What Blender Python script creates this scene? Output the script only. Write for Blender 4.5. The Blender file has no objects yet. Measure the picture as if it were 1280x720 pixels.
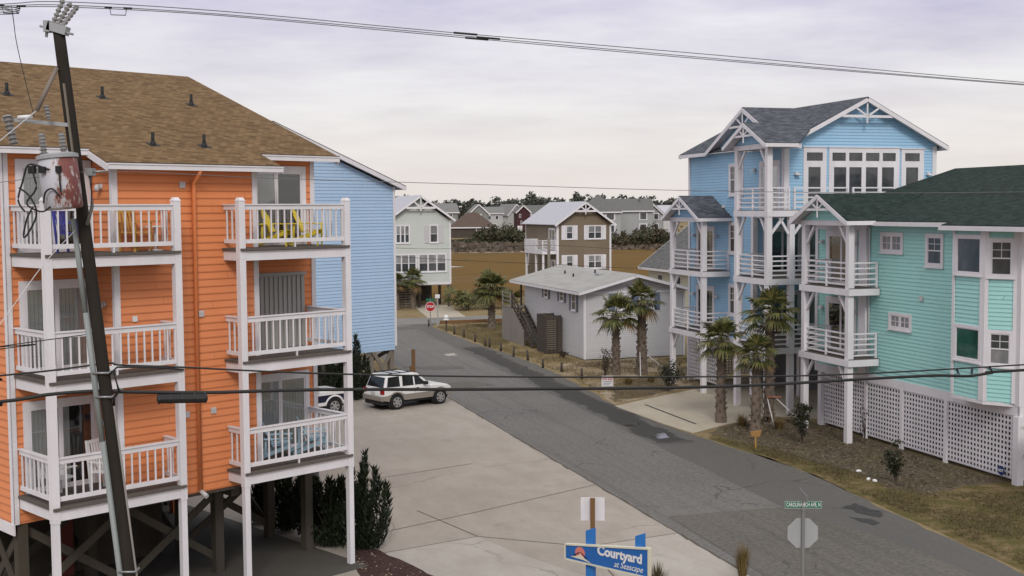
import bpy, bmesh, math, random
from mathutils import Vector, Matrix, Euler
random.seed(11)
R = math.radians
scene = bpy.context.scene
col = scene.collection

# ------------------------------------------------------------------ frames
A_ST = R(17.26)          # street frame: x = v (to the right of the street), y = s (away along it)
A_OR = R(45.05)          # orange house frame
O_OR = Vector((-4.386, 31.581, 0))
def SW(v, s, z=0.0):
    c, n = math.cos(A_ST), math.sin(A_ST)
    return Vector((v * c - s * n, v * n + s * c, z))
def OW(u, v, z=0.0):
    c, n = math.cos(A_OR), math.sin(A_OR)
    return Vector((O_OR.x + u * c - v * n, O_OR.y + u * n + v * c, z))

# ------------------------------------------------------------------ object helpers
OFF = {}
def off_of(o):
    while o is not None:
        if o.name in OFF: return OFF[o.name]
        o = o.parent
    return Vector((0, 0, 0))
def tag(o, label=None, cat=None, group=None, kind=None):
    if label: o['label'] = label
    if cat: o['category'] = cat
    if group: o['group'] = group
    if kind: o['kind'] = kind
    return o
def thing(name, label, cat, loc=(0, 0, 0), rz=0.0, group=None, off=(0, 0, 0)):
    o = bpy.data.objects.new(name, None)
    col.objects.link(o)
    o.location = loc; o.rotation_euler = (0, 0, rz)
    o.empty_display_size = 0.3
    OFF[o.name] = Vector(off)
    return tag(o, label, cat, group)
def copy_tree(o, parent=None):
    c = o.copy(); col.objects.link(c)
    if parent is not None: c.parent = parent
    for ch in list(o.children): copy_tree(ch, c)
    return c

class MB:
    def __init__(s): s.v = []; s.f = []; s.uv = []; s.sm = []
    def poly(s, pts, uv=None, smooth=False):
        n = len(s.v); s.v += [Vector(p) for p in pts]
        s.f.append(list(range(n, n + len(pts)))); s.uv.append(uv); s.sm.append(smooth)
        return s
    def mesh(s, pts, faces, smooth=False):
        n = len(s.v); s.v += [Vector(p) for p in pts]
        for f in faces: s.f.append([n + i for i in f]); s.uv.append(None); s.sm.append(smooth)
        return s
    def hexa(s, p):          # 8 points: bottom loop 0-3, top loop 4-7
        return s.mesh(p, [(3, 2, 1, 0), (4, 5, 6, 7), (0, 1, 5, 4), (1, 2, 6, 5), (2, 3, 7, 6), (3, 0, 4, 7)])
    def box(s, x0, x1, y0, y1, z0, z1):
        return s.hexa([(x0, y0, z0), (x1, y0, z0), (x1, y1, z0), (x0, y1, z0), (x0, y0, z1), (x1, y0, z1), (x1, y1, z1), (x0, y1, z1)])
    def bar(s, p0, p1, w, h, up=(0, 0, 1)):
        p0 = Vector(p0); p1 = Vector(p1); d = (p1 - p0).normalized(); up = Vector(up)
        if abs(d.dot(up)) > 0.97: up = Vector((1, 0, 0))
        a = d.cross(up).normalized(); b = a.cross(d).normalized()
        a *= w / 2; b *= h / 2
        return s.hexa([p0 - a - b, p0 + a - b, p1 + a - b, p1 - a - b, p0 - a + b, p0 + a + b, p1 + a + b, p1 - a + b])
    def tube(s, pts, r, n=6, caps=True, smooth=True):
        pts = [Vector(p) for p in pts]; base = len(s.v); m = len(pts)
        for i, p in enumerate(pts):
            d = (pts[min(i + 1, m - 1)] - pts[max(i - 1, 0)]).normalized()
            a = d.cross(Vector((0, 0, 1)))
            if a.length < 1e-3: a = d.cross(Vector((1, 0, 0)))
            a.normalize(); b = d.cross(a)
            rr = r[i] if isinstance(r, (list, tuple)) else r
            for k in range(n):
                t = 2 * math.pi * k / n
                s.v.append(p + a * (rr * math.cos(t)) + b * (rr * math.sin(t)))
        for i in range(m - 1):
            for k in range(n):
                k2 = (k + 1) % n
                s.f.append([base + i * n + k, base + i * n + k2, base + (i + 1) * n + k2, base + (i + 1) * n + k]); s.uv.append(None); s.sm.append(smooth)
        if caps:
            s.f.append([base + k for k in range(n)][::-1]); s.uv.append(None); s.sm.append(False)
            s.f.append([base + (m - 1) * n + k for k in range(n)]); s.uv.append(None); s.sm.append(False)
        return s
    def cyl(s, p0, p1, r0, r1=None, n=12): return s.tube([p0, p1], [r0, r0 if r1 is None else r1], n)
    def prism(s, pts2, fn, d0, d1):   # polygon in 2D mapped by fn(a,b,d), extruded from d0 to d1
        n = len(pts2)
        P = [fn(a, b, d0) for a, b in pts2] + [fn(a, b, d1) for a, b in pts2]
        F = [tuple(range(n))[::-1], tuple(range(n, 2 * n))] + [(i, (i + 1) % n, n + (i + 1) % n, n + i) for i in range(n)]
        return s.mesh(P, F)
    def sphere(s, c, rx, ry=None, rz=None, nu=12, nv=8):
        ry = ry or rx; rz = rz or rx; base = len(s.v); c = Vector(c)
        for j in range(nv + 1):
            ph = math.pi * j / nv
            for i in range(nu):
                th = 2 * math.pi * i / nu
                s.v.append(c + Vector((rx * math.sin(ph) * math.cos(th), ry * math.sin(ph) * math.sin(th), rz * math.cos(ph))))
        for j in range(nv):
            for i in range(nu):
                i2 = (i + 1) % nu
                s.f.append([base + j * nu + i, base + (j + 1) * nu + i, base + (j + 1) * nu + i2, base + j * nu + i2]); s.uv.append(None); s.sm.append(True)
        return s
    def build_each(s, name, mat, parent=None):      # every box of the builder as a part of its own
        for k in range(len(s.f) // 6):
            m = MB(); m.hexa(s.v[8 * k:8 * k + 8]); m.build(name, mat, parent)
    def build(s, name, mat, parent=None, bevel=0.0, label=None, kind=None):
        off = off_of(parent) if parent is not None else Vector((0, 0, 0))
        me = bpy.data.meshes.new(name)
        me.from_pydata([tuple(v - off) for v in s.v], [], s.f)
        if any(u is not None for u in s.uv):
            l = me.uv_layers.new(name='uv'); k = 0
            for f, u in zip(s.f, s.uv):
                for i in range(len(f)):
                    l.data[k].uv = u[i] if u is not None else (0, 0); k += 1
        if any(s.sm): me.polygons.foreach_set('use_smooth', s.sm)
        me.materials.append(mat); me.update()
        o = bpy.data.objects.new(name, me); col.objects.link(o)
        if parent is not None: o.parent = parent
        if bevel:
            b = o.modifiers.new('bevel', 'BEVEL'); b.width = bevel; b.segments = 2; b.limit_method = 'ANGLE'; b.angle_limit = R(35)
        if label: o['label'] = label
        if kind: o['kind'] = kind
        return o

# ------------------------------------------------------------------ materials
def nt(name):
    m = bpy.data.materials.new(name); m.use_nodes = True
    t = m.node_tree; return m, t, t.nodes['Principled BSDF']
class N:
    """tiny node helper"""
    def __init__(s, t): s.t = t
    def n(s, ty, **kw):
        x = s.t.nodes.new(ty)
        for k, v in kw.items():
            if k.startswith('_'): setattr(x, k[1:], v)
            else: x.inputs[k.replace('__', ' ')].default_value = v
        return x
    def l(s, a, b): s.t.links.new(a, b)
    def coord(s, out='Object'): return s.n('ShaderNodeTexCoord').outputs[out]
    def math(s, op, a, b=None, clamp=False):
        x = s.n('ShaderNodeMath', _operation=op); x.use_clamp = clamp
        for i, q in enumerate((a, b)):
            if q is None: continue
            if isinstance(q, (int, float)): x.inputs[i].default_value = q
            else: s.l(q, x.inputs[i])
        return x.outputs[0]
    def noise(s, vec, scale, detail=4, rough=0.6, stretch=None):
        if stretch:
            mp = s.n('ShaderNodeMapping'); mp.inputs['Scale'].default_value = stretch; s.l(vec, mp.inputs[0]); vec = mp.outputs[0]
        x = s.n('ShaderNodeTexNoise', Scale=scale, Detail=detail, Roughness=rough); s.l(vec, x.inputs['Vector']); return x.outputs['Fac']
    def ramp(s, fac, stops):
        x = s.n('ShaderNodeValToRGB'); e = x.color_ramp.elements
        while len(e) < len(stops): e.new(0.5)
        for el, (p, c) in zip(e, stops): el.position = p; el.color = (*c, 1) if len(c) == 3 else c
        s.l(fac, x.inputs[0]); return x.outputs[0]
    def mix(s, fac, a, b, blend='MIX'):
        x = s.n('ShaderNodeMix', _data_type='RGBA', _blend_type=blend)
        for sock, q in ((x.inputs[0], fac), (x.inputs[6], a), (x.inputs[7], b)):
            if isinstance(q, (int, float)): sock.default_value = q
            elif isinstance(q, (tuple, list)): sock.default_value = (*q, 1) if len(q) == 3 else q
            else: s.l(q, sock)
        return x.outputs[2]
    def bump(s, h, strength, dist, bsdf):
        x = s.n('ShaderNodeBump', Strength=strength, Distance=dist); s.l(h, x.inputs['Height']); s.l(x.outputs[0], bsdf.inputs['Normal'])
def mul(c, k): return tuple(min(1, q * k) for q in c)

def m_paint(name, c, rough=0.55, dirt=0.12, scale=1.6, spec=0.35, metallic=0.0, streak=True):
    m, t, b = nt(name); g = N(t); co = g.coord()
    f = g.noise(co, scale, 5, .65, (1, 1, .35) if streak else None)
    f2 = g.noise(co, scale * 9, 3, .6)
    a = g.mix(g.math('MULTIPLY', f, 1.0), mul(c, 1 - dirt * 1.6), mul(c, 1 + dirt))
    a = g.mix(g.math('MULTIPLY', f2, .25), a, mul(c, .82))
    g.l(a, b.inputs['Base Color']); b.inputs['Roughness'].default_value = rough
    b.inputs['Specular IOR Level'].default_value = spec; b.inputs['Metallic'].default_value = metallic
    g.bump(f2, .12, .01, b)
    return m
def m_siding(name, c, board, lap_shade=.45, gw=.12, dirt=.10):
    """lap siding: boards with weathered tone per board, dirt in the laps, streaks"""
    m, t, b = nt(name); g = N(t); co = g.coord()
    sx = g.n('ShaderNodeSeparateXYZ'); g.l(co, sx.inputs[0])
    zb = g.math('DIVIDE', sx.outputs[2], board)
    fr = g.math('FRACT', zb); idx = g.math('FLOOR', zb)
    wn = g.n('ShaderNodeTexWhiteNoise', _noise_dimensions='1D'); g.l(idx, wn.inputs['W'])
    base = g.mix(wn.outputs['Value'], mul(c, .94), mul(c, 1.04))
    fade = g.noise(co, .28, 4, .6); base = g.mix(g.ramp(fade, [(.36, (0, 0, 0)), (.64, (1, 1, 1))]), base, tuple(min(1, q * .93 + .045) for q in c))
    st = g.noise(co, 1.1, 5, .7, (1.3, 1.3, .18))
    base = g.mix(g.math('MULTIPLY', st, .55), base, mul(c, 1 - dirt * 2.2))
    fine = g.noise(co, 14, 3, .6, (.3, .3, 3))
    base = g.mix(g.math('MULTIPLY', fine, .22), base, mul(c, .86))
    al = g.math('ADD', g.math('DIVIDE', g.math('ADD', sx.outputs[0], sx.outputs[1]), 3.66), g.math('MULTIPLY', wn.outputs['Value'], 7.3))
    jt = g.math('LESS_THAN', g.math('FRACT', al), .0035); bt = g.n('ShaderNodeTexWhiteNoise', _noise_dimensions='2D')
    cv = g.n('ShaderNodeCombineXYZ'); g.l(g.math('FLOOR', al), cv.inputs[0]); g.l(idx, cv.inputs[1]); g.l(cv.outputs[0], bt.inputs['Vector'])
    base = g.mix(g.math('MULTIPLY', bt.outputs['Value'], .16), base, mul(c, .80))
    base = g.mix(g.math('MULTIPLY', jt, .55), base, mul(c, .40))
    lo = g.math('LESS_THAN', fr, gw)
    base = g.mix(g.math('MULTIPLY', lo, lap_shade), base, mul(c, .36))  # painted dark line at each lap, standing for shade under the lip
    g.l(base, b.inputs['Base Color']); b.inputs['Roughness'].default_value = .62; b.inputs['Specular IOR Level'].default_value = .25
    g.bump(fine, .15, .01, b)
    return m
def m_shingle(name, cols, w=.3, h=.14, dirt=.35, cdark=.45):
    m, t, b = nt(name); g = N(t); uv = g.coord('UV')
    br = g.n('ShaderNodeTexBrick', Scale=1.0); g.l(uv, br.inputs['Vector'])
    br.offset = .5; br.inputs['Brick Width'].default_value = w; br.inputs['Row Height'].default_value = h
    br.inputs['Mortar Size'].default_value = .008; br.inputs['Mortar Smooth'].default_value = .3
    br.inputs['Color1'].default_value = (0, 0, 0, 1); br.inputs['Color2'].default_value = (1, 1, 1, 1); br.inputs['Mortar'].default_value = (.5, .5, .5, 1)
    n = len(cols)
    tone = g.ramp(br.outputs['Color'], [(i / max(1, n - 1), c) for i, c in enumerate(cols)])
    pt = g.noise(uv, 1.4, 6, .75)
    tone = g.mix(g.math('MULTIPLY', pt, dirt), tone, mul(cols[0], .75))
    gr = g.noise(uv, 60, 2, .6)
    tone = g.mix(g.math('MULTIPLY', gr, .35), tone, mul(cols[-1], .55))
    tone = g.mix(g.math('MULTIPLY', br.outputs['Fac'], cdark), tone, mul(cols[0], .3))
    g.l(tone, b.inputs['Base Color']); b.inputs['Roughness'].default_value = .9; b.inputs['Specular IOR Level'].default_value = .12
    hh = g.math('SUBTRACT', gr, br.outputs['Fac']); g.bump(hh, .5, .012, b)
    return m
def m_glass(name, tint=(.75, .78, .78), refl=.22):
    m = bpy.data.materials.new(name); m.use_nodes = True; t = m.node_tree; t.nodes.clear(); g = N(t)
    o = g.n('ShaderNodeOutputMaterial'); mx = g.n('ShaderNodeMixShader')
    tr = g.n('ShaderNodeBsdfTransparent', Color=(*tint, 1)); gl = g.n('ShaderNodeBsdfGlossy', Roughness=.03, Color=(.9, .92, .95, 1))
    lw = g.n('ShaderNodeLayerWeight', Blend=.25)
    nz = g.noise(g.coord(), 1.2, 2, .5)
    bp = g.n('ShaderNodeBump', Strength=.04, Distance=.2); g.l(nz, bp.inputs['Height']); g.l(bp.outputs[0], gl.inputs['Normal'])
    f = g.math('ADD', g.math('MULTIPLY', lw.outputs['Fresnel'], .6), refl * .5, True)
    g.l(f, mx.inputs[0]); g.l(tr.outputs[0], mx.inputs[1]); g.l(gl.outputs[0], mx.inputs[2]); g.l(mx.outputs[0], o.inputs[0])
    return m
def m_pane(name, c=(.035, .04, .045), c2=(.10, .105, .11)):
    """window pane seen from afar: dark room behind glossy glass, with a paler curtain drifting through"""
    m, t, b = nt(name); g = N(t); co = g.coord()
    f = g.noise(co, 1.1, 3, .6, (1, 1, .5))
    g.l(g.ramp(f, [(.35, c), (.7, c2)]), b.inputs['Base Color'])
    b.inputs['Roughness'].default_value = .06; b.inputs['Specular IOR Level'].default_value = .55
    nz = g.noise(co, 2.5, 2, .5); g.bump(nz, .05, .05, b)
    return m
def m_leaf(name, cols, rough=.6, trans=.25):
    m, t, b = nt(name); g = N(t)
    geo = g.n('ShaderNodeNewGeometry'); 
    n = len(cols)
    tone = g.ramp(geo.outputs['Random Per Island'], [(i / max(1, n - 1), c) for i, c in enumerate(cols)])
    f = g.noise(g.coord(), 1.7, 3, .6)
    tone = g.mix(g.math('MULTIPLY', f, .6), tone, mul(cols[0], .6))
    g.l(tone, b.inputs['Base Color']); b.inputs['Roughness'].default_value = rough; b.inputs['Specular IOR Level'].default_value = .3
    return m
def m_wood(name, c, c2, sc=3.0, rough=.85):
    m, t, b = nt(name); g = N(t); co = g.coord()
    f = g.noise(co, sc, 6, .7, (6, 6, .5)); f2 = g.noise(co, .9, 4, .6)
    a = g.mix(f, c, c2); a = g.mix(g.math('MULTIPLY', f2, .5), a, mul(c, .55))
    g.l(a, b.inputs['Base Color']); b.inputs['Roughness'].default_value = rough; b.inputs['Specular IOR Level'].default_value = .15
    g.bump(f, .4, .02, b); return m

M = {}
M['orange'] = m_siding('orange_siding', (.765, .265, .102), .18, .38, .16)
M['orange_plain'] = m_paint('orange_paint', (.73, .235, .085))
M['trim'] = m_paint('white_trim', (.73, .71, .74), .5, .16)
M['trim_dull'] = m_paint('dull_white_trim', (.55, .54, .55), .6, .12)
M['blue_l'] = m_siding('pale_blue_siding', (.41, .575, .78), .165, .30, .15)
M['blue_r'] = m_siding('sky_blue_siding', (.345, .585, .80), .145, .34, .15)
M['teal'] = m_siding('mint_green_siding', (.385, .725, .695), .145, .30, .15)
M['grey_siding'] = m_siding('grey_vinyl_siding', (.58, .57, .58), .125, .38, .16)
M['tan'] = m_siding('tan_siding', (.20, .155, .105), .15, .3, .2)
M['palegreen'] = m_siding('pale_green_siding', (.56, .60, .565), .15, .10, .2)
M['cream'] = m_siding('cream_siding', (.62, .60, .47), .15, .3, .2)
M['roof_brown'] = m_shingle('brown_shingles', [(.10, .060, .030), (.185, .115, .055), (.25, .165, .088), (.14, .084, .042), (.215, .135, .066)], .20, .14, .30, .6)
M['roof_green'] = m_shingle('dark_green_shingles', [(.012, .021, .018), (.022, .038, .032), (.034, .054, .047)], .26, .14, .3, .55)
M['roof_slate'] = m_shingle('slate_grey_shingles', [(.052, .056, .068), (.09, .098, .118), (.135, .145, .17)], .3, .14, .3)
M['roof_pale'] = m_shingle('pale_grey_roofing', [(.33, .325, .31), (.37, .365, .35), (.40, .395, .38)], 1.0, .6, .4, .12)
M['roof_metal'] = m_paint('pale_metal_roof', (.42, .42, .46), .45, .06)
M['roof_dark'] = m_shingle('grey_shingles', [(.10, .10, .10), (.14, .14, .14), (.17, .17, .165)], .3, .14, .3)
M['wood_grey'] = m_wood('weathered_timber', (.17, .145, .115), (.28, .25, .21))
M['wood_dark'] = m_wood('dark_timber', (.06, .05, .042), (.12, .10, .085))
M['wood_brown'] = m_wood('brown_timber', (.16, .085, .04), (.26, .15, .075))
M['deck'] = m_wood('deck_boards', (.095, .080, .070), (.17, .15, .135))
M['glass'] = m_glass('door_glass', (.88, .89, .89), .13)
M['pane'] = m_pane('window_pane')
M['pane_pale'] = m_pane('curtained_pane', (.16, .165, .17), (.36, .36, .36))
M['pane_green'] = m_pane('green_curtained_pane', (.015, .06, .045), (.03, .11, .085))
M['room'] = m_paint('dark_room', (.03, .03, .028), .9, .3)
M['blind'] = m_paint('pale_blinds', (.55, .55, .53), .7, .12)
M['blind_dark'] = m_paint('dark_blinds', (.05, .05, .05), .7, .12)
M['shutter_grey'] = m_paint('grey_storm_shutter', (.36, .36, .345), .5, .1)
M['black'] = m_paint('black_rubber', (.012, .012, .013), .6, .2)
M['metal'] = m_paint('galvanised_metal', (.30, .31, .32), .4, .15, metallic=.6)
M['metal_grey'] = m_paint('grey_painted_metal', (.34, .35, .36), .5, .12)
M['conduit'] = m_paint('green_grey_conduit', (.25, .275, .27), .55, .2)
M['yellow'] = m_paint('yellow_paint', (.72, .56, .04), .5, .08)
M['amber'] = m_paint('amber_wood', (.55, .30, .07), .5, .1)
M['royal'] = m_paint('royal_blue_paint', (.045, .055, .30), .5, .1)
M['paleblue'] = m_paint('powder_blue_paint', (.32, .47, .56), .5, .1)
M['white_plastic'] = m_paint('white_plastic', (.70, .70, .71), .4, .05)
M['shutter_blue'] = m_paint('slate_blue_shutters', (.15, .19, .28), .6, .1)
M['shutter_dark'] = m_paint('grey_shutters', (.15, .155, .175), .6, .1)
M['sign_blue'] = m_paint('sign_blue', (.018, .12, .40), .45, .12)
M['post_blue'] = m_paint('post_blue', (.025, .17, .52), .5, .12)
M['sign_edge'] = m_paint('sign_edge', (.62, .60, .48), .5, .1)
M['salmon'] = m_paint('salmon_paint', (.62, .20, .17), .5, .1)
M['red'] = m_paint('sign_red', (.42, .015, .02), .4, .1)
M['sign_green'] = m_paint('sign_green', (.006, .15, .085), .4, .08)
M['navy'] = m_paint('navy_paint', (.012, .014, .035), .3, .1)
M['adt'] = m_paint('deep_blue_sign', (.02, .035, .16), .4, .1)
M['rust'] = m_paint('rust', (.20, .055, .04), .8, .3)  # orange paint darkened to carry the dimness under the house

M['wood_mid'] = m_wood('brown_grey_timber', (.10, .08, .066), (.17, .145, .125)); M['wood_pale'] = m_wood('silvered_timber', (.22, .20, .18), (.34, .315, .29))
M['stilt'] = m_wood('dark_stilt_timber', (.055, .047, .036), (.105, .092, .072))  # timber colour darkened to include the shade under the house
# ================================================================== camera, light, sky
cam = bpy.data.cameras.new('camera'); cam_o = bpy.data.objects.new('camera', cam); col.objects.link(cam_o)
scene.camera = cam_o
cam.sensor_width = 36.0; cam.lens = 36.0 * 1513 / 1280; cam.clip_start = .1; cam.clip_end = 6000
def set_cam():
    p, r = .0648, .0074
    f = Vector((0, math.cos(p), -math.sin(p))); x = Vector((1, 0, 0)); d = f.cross(x)
    c, s = math.cos(r), math.sin(r)
    X = c * x + s * d; D = -s * x + c * d
    m = Matrix(((X.x, -D.x, -f.x, 0), (X.y, -D.y, -f.y, 0), (X.z, -D.z, -f.z, 9.4), (0, 0, 0, 1)))
    cam_o.matrix_world = m
set_cam()
scene.view_settings.view_transform = 'Standard'; scene.view_settings.look = 'None'
scene.view_settings.exposure = 0; scene.view_settings.gamma = 1

SUN_EL, SUN_AZ = R(38), R(176)      # azimuth measured clockwise from +Y (behind the camera, to the right)
sd = Vector((math.sin(SUN_AZ) * math.cos(SUN_EL), math.cos(SUN_AZ) * math.cos(SUN_EL), math.sin(SUN_EL)))
sun = bpy.data.lights.new('sun', 'SUN'); sun.energy = 1.5; sun.angle = R(15); sun.color = (1, .955, .89)
sun_o = bpy.data.objects.new('sun', sun); col.objects.link(sun_o)
sun_o.rotation_euler = sd.to_track_quat('Z', 'Y').to_euler(); sun_o.location = sd * 60

w = bpy.data.worlds.new('World'); scene.world = w; w.use_nodes = True
t = w.node_tree; t.nodes.clear(); g = N(t)
out = g.n('ShaderNodeOutputWorld'); bg = g.n('ShaderNodeBackground', Strength=.1)
sky = g.n('ShaderNodeTexSky', _sky_type='NISHITA'); sky.sun_disc = False
sky.sun_elevation = SUN_EL; sky.sun_rotation = SUN_AZ; sky.altitude = 5; sky.air_density = 1.2; sky.dust_density = 2.5; sky.ozone_density = 1
tc = g.coord('Generated')
sx = g.n('ShaderNodeSeparateXYZ'); g.l(tc, sx.inputs[0]); zc = sx.outputs[2]
# stratus deck: direction projected to a flat cloud layer, so bands compress towards the horizon
zc2 = g.math('MAXIMUM', zc, .02)
dv = g.n('ShaderNodeCombineXYZ')
den = g.math('ADD', zc2, .10)
g.l(g.math('DIVIDE', sx.outputs[0], den), dv.inputs[0]); g.l(g.math('DIVIDE', sx.outputs[1], den), dv.inputs[1]); g.l(zc2, dv.inputs[2])
n1 = g.noise(dv.outputs[0], .55, 5, .55, (1, 1.3, 1)); n2 = g.noise(dv.outputs[0], 2.1, 5, .6, (1, 1.1, 1))
cl = g.math('ADD', g.math('MULTIPLY', n1, .72), g.math('MULTIPLY', n2, .28))
grad = g.ramp(zc, [(0.0, (8.5, 7.9, 7.5)), (.05, (9.0, 8.6, 8.35)), (.10, (9.2, 9.05, 9.15)), (.20, (8.1, 7.85, 8.9)), (.34, (8.6, 8.5, 8.8)), (.8, (12.5, 12.3, 12.4))])
dark = g.ramp(zc, [(0.0, (8.3, 7.65, 7.2)), (.05, (8.4, 7.9, 7.7)), (.10, (7.4, 7.1, 7.7)), (.16, (5.4, 5.1, 6.9)), (.22, (4.6, 4.3, 6.3)), (.34, (6.8, 6.6, 7.4)), (.8, (11.0, 10.8, 11.0))])
cc = g.mix(g.ramp(cl, [(.38, (0, 0, 0)), (.60, (1, 1, 1))]), dark, grad)
allc = g.mix(.93, sky.outputs[0], cc)
g.l(allc, bg.inputs[0]); g.l(bg.outputs[0], out.inputs[0])

# ================================================================== ground sheets
def sheet(name, pts, z, mat, kind='structure', st=True):
    mb = MB(); mb.poly([(x, y, z) for x, y in pts])
    o = mb.build(name, mat)
    if st: o.rotation_euler = (0, 0, A_ST)
    o['kind'] = kind
    return o
def m_ground(name, stops, s1=.12, s2=1.1, s3=9.0, bump=.5, w2=.5, stretch=None):
    m, t, b = nt(name); g = N(t); co = g.coord()
    a = g.noise(co, s1, 6, .62, stretch); c = g.noise(co, s2, 6, .72, stretch); d = g.noise(co, s3, 4, .7)
    f = g.math('ADD', g.math('MULTIPLY', a, 1 - w2), g.math('MULTIPLY', c, w2))
    f = g.math('ADD', g.math('MULTIPLY', f, .78), g.math('MULTIPLY', d, .22))
    g.l(g.ramp(f, stops), b.inputs['Base Color']); b.inputs['Roughness'].default_value = .95; b.inputs['Specular IOR Level'].default_value = .08
    h = g.math('ADD', g.math('MULTIPLY', c, .6), d); g.bump(h, bump, .06, b)
    return m
M['ground'] = m_ground('dry_sandy_grass', [(.30, (.085, .060, .030)), (.42, (.17, .125, .062)), (.50, (.24, .185, .105)), (.58, (.155, .125, .05)), (.70, (.33, .28, .20))], .09, .8, 8)
M['verge'] = m_ground('verge_grass', [(.30, (.05, .04, .028)), (.40, (.12, .09, .048)), (.47, (.085, .078, .026)), (.53, (.15, .11, .055)), (.60, (.20, .155, .09)), (.70, (.12, .09, .06))], .35, 1.6, 11, .6, .6)
M['mulch'] = m_ground('brown_mulch', [(.36, (.060, .046, .034)), (.45, (.105, .082, .058)), (.52, (.140, .112, .080)), (.58, (.125, .112, .055)), (.66, (.20, .17, .125))], .5, 2.2, 14, 1.0, .6)
M['sand'] = m_ground('sandy_litter', [(.3, (.14, .105, .06)), (.47, (.25, .19, .115)), (.58, (.36, .31, .24)), (.72, (.46, .42, .36))], .4, 1.6, 12, .7)
M['gravel'] = m_ground('red_gravel', [(.3, (.03, .017, .015)), (.5, (.085, .05, .045)), (.66, (.15, .10, .09)), (.8, (.24, .19, .17))], 2, 12, 45, 1.0, .7)
M['marsh'] = m_ground('golden_marsh_grass', [(.40, (.072, .050, .024)), (.46, (.118, .072, .022)), (.50, (.150, .086, .019)), (.54, (.112, .068, .022)), (.60, (.155, .105, .045))], .03, .16, .9, .4, .6, (.35, 1.7, 1))
M['reeds'] = m_ground('grey_brown_reeds', [(.40, (.075, .060, .045)), (.48, (.115, .092, .070)), (.54, (.150, .122, .096)), (.60, (.105, .08, .05))], .03, .16, .9, .4, .6, (.35, 1.7, 1))

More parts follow.
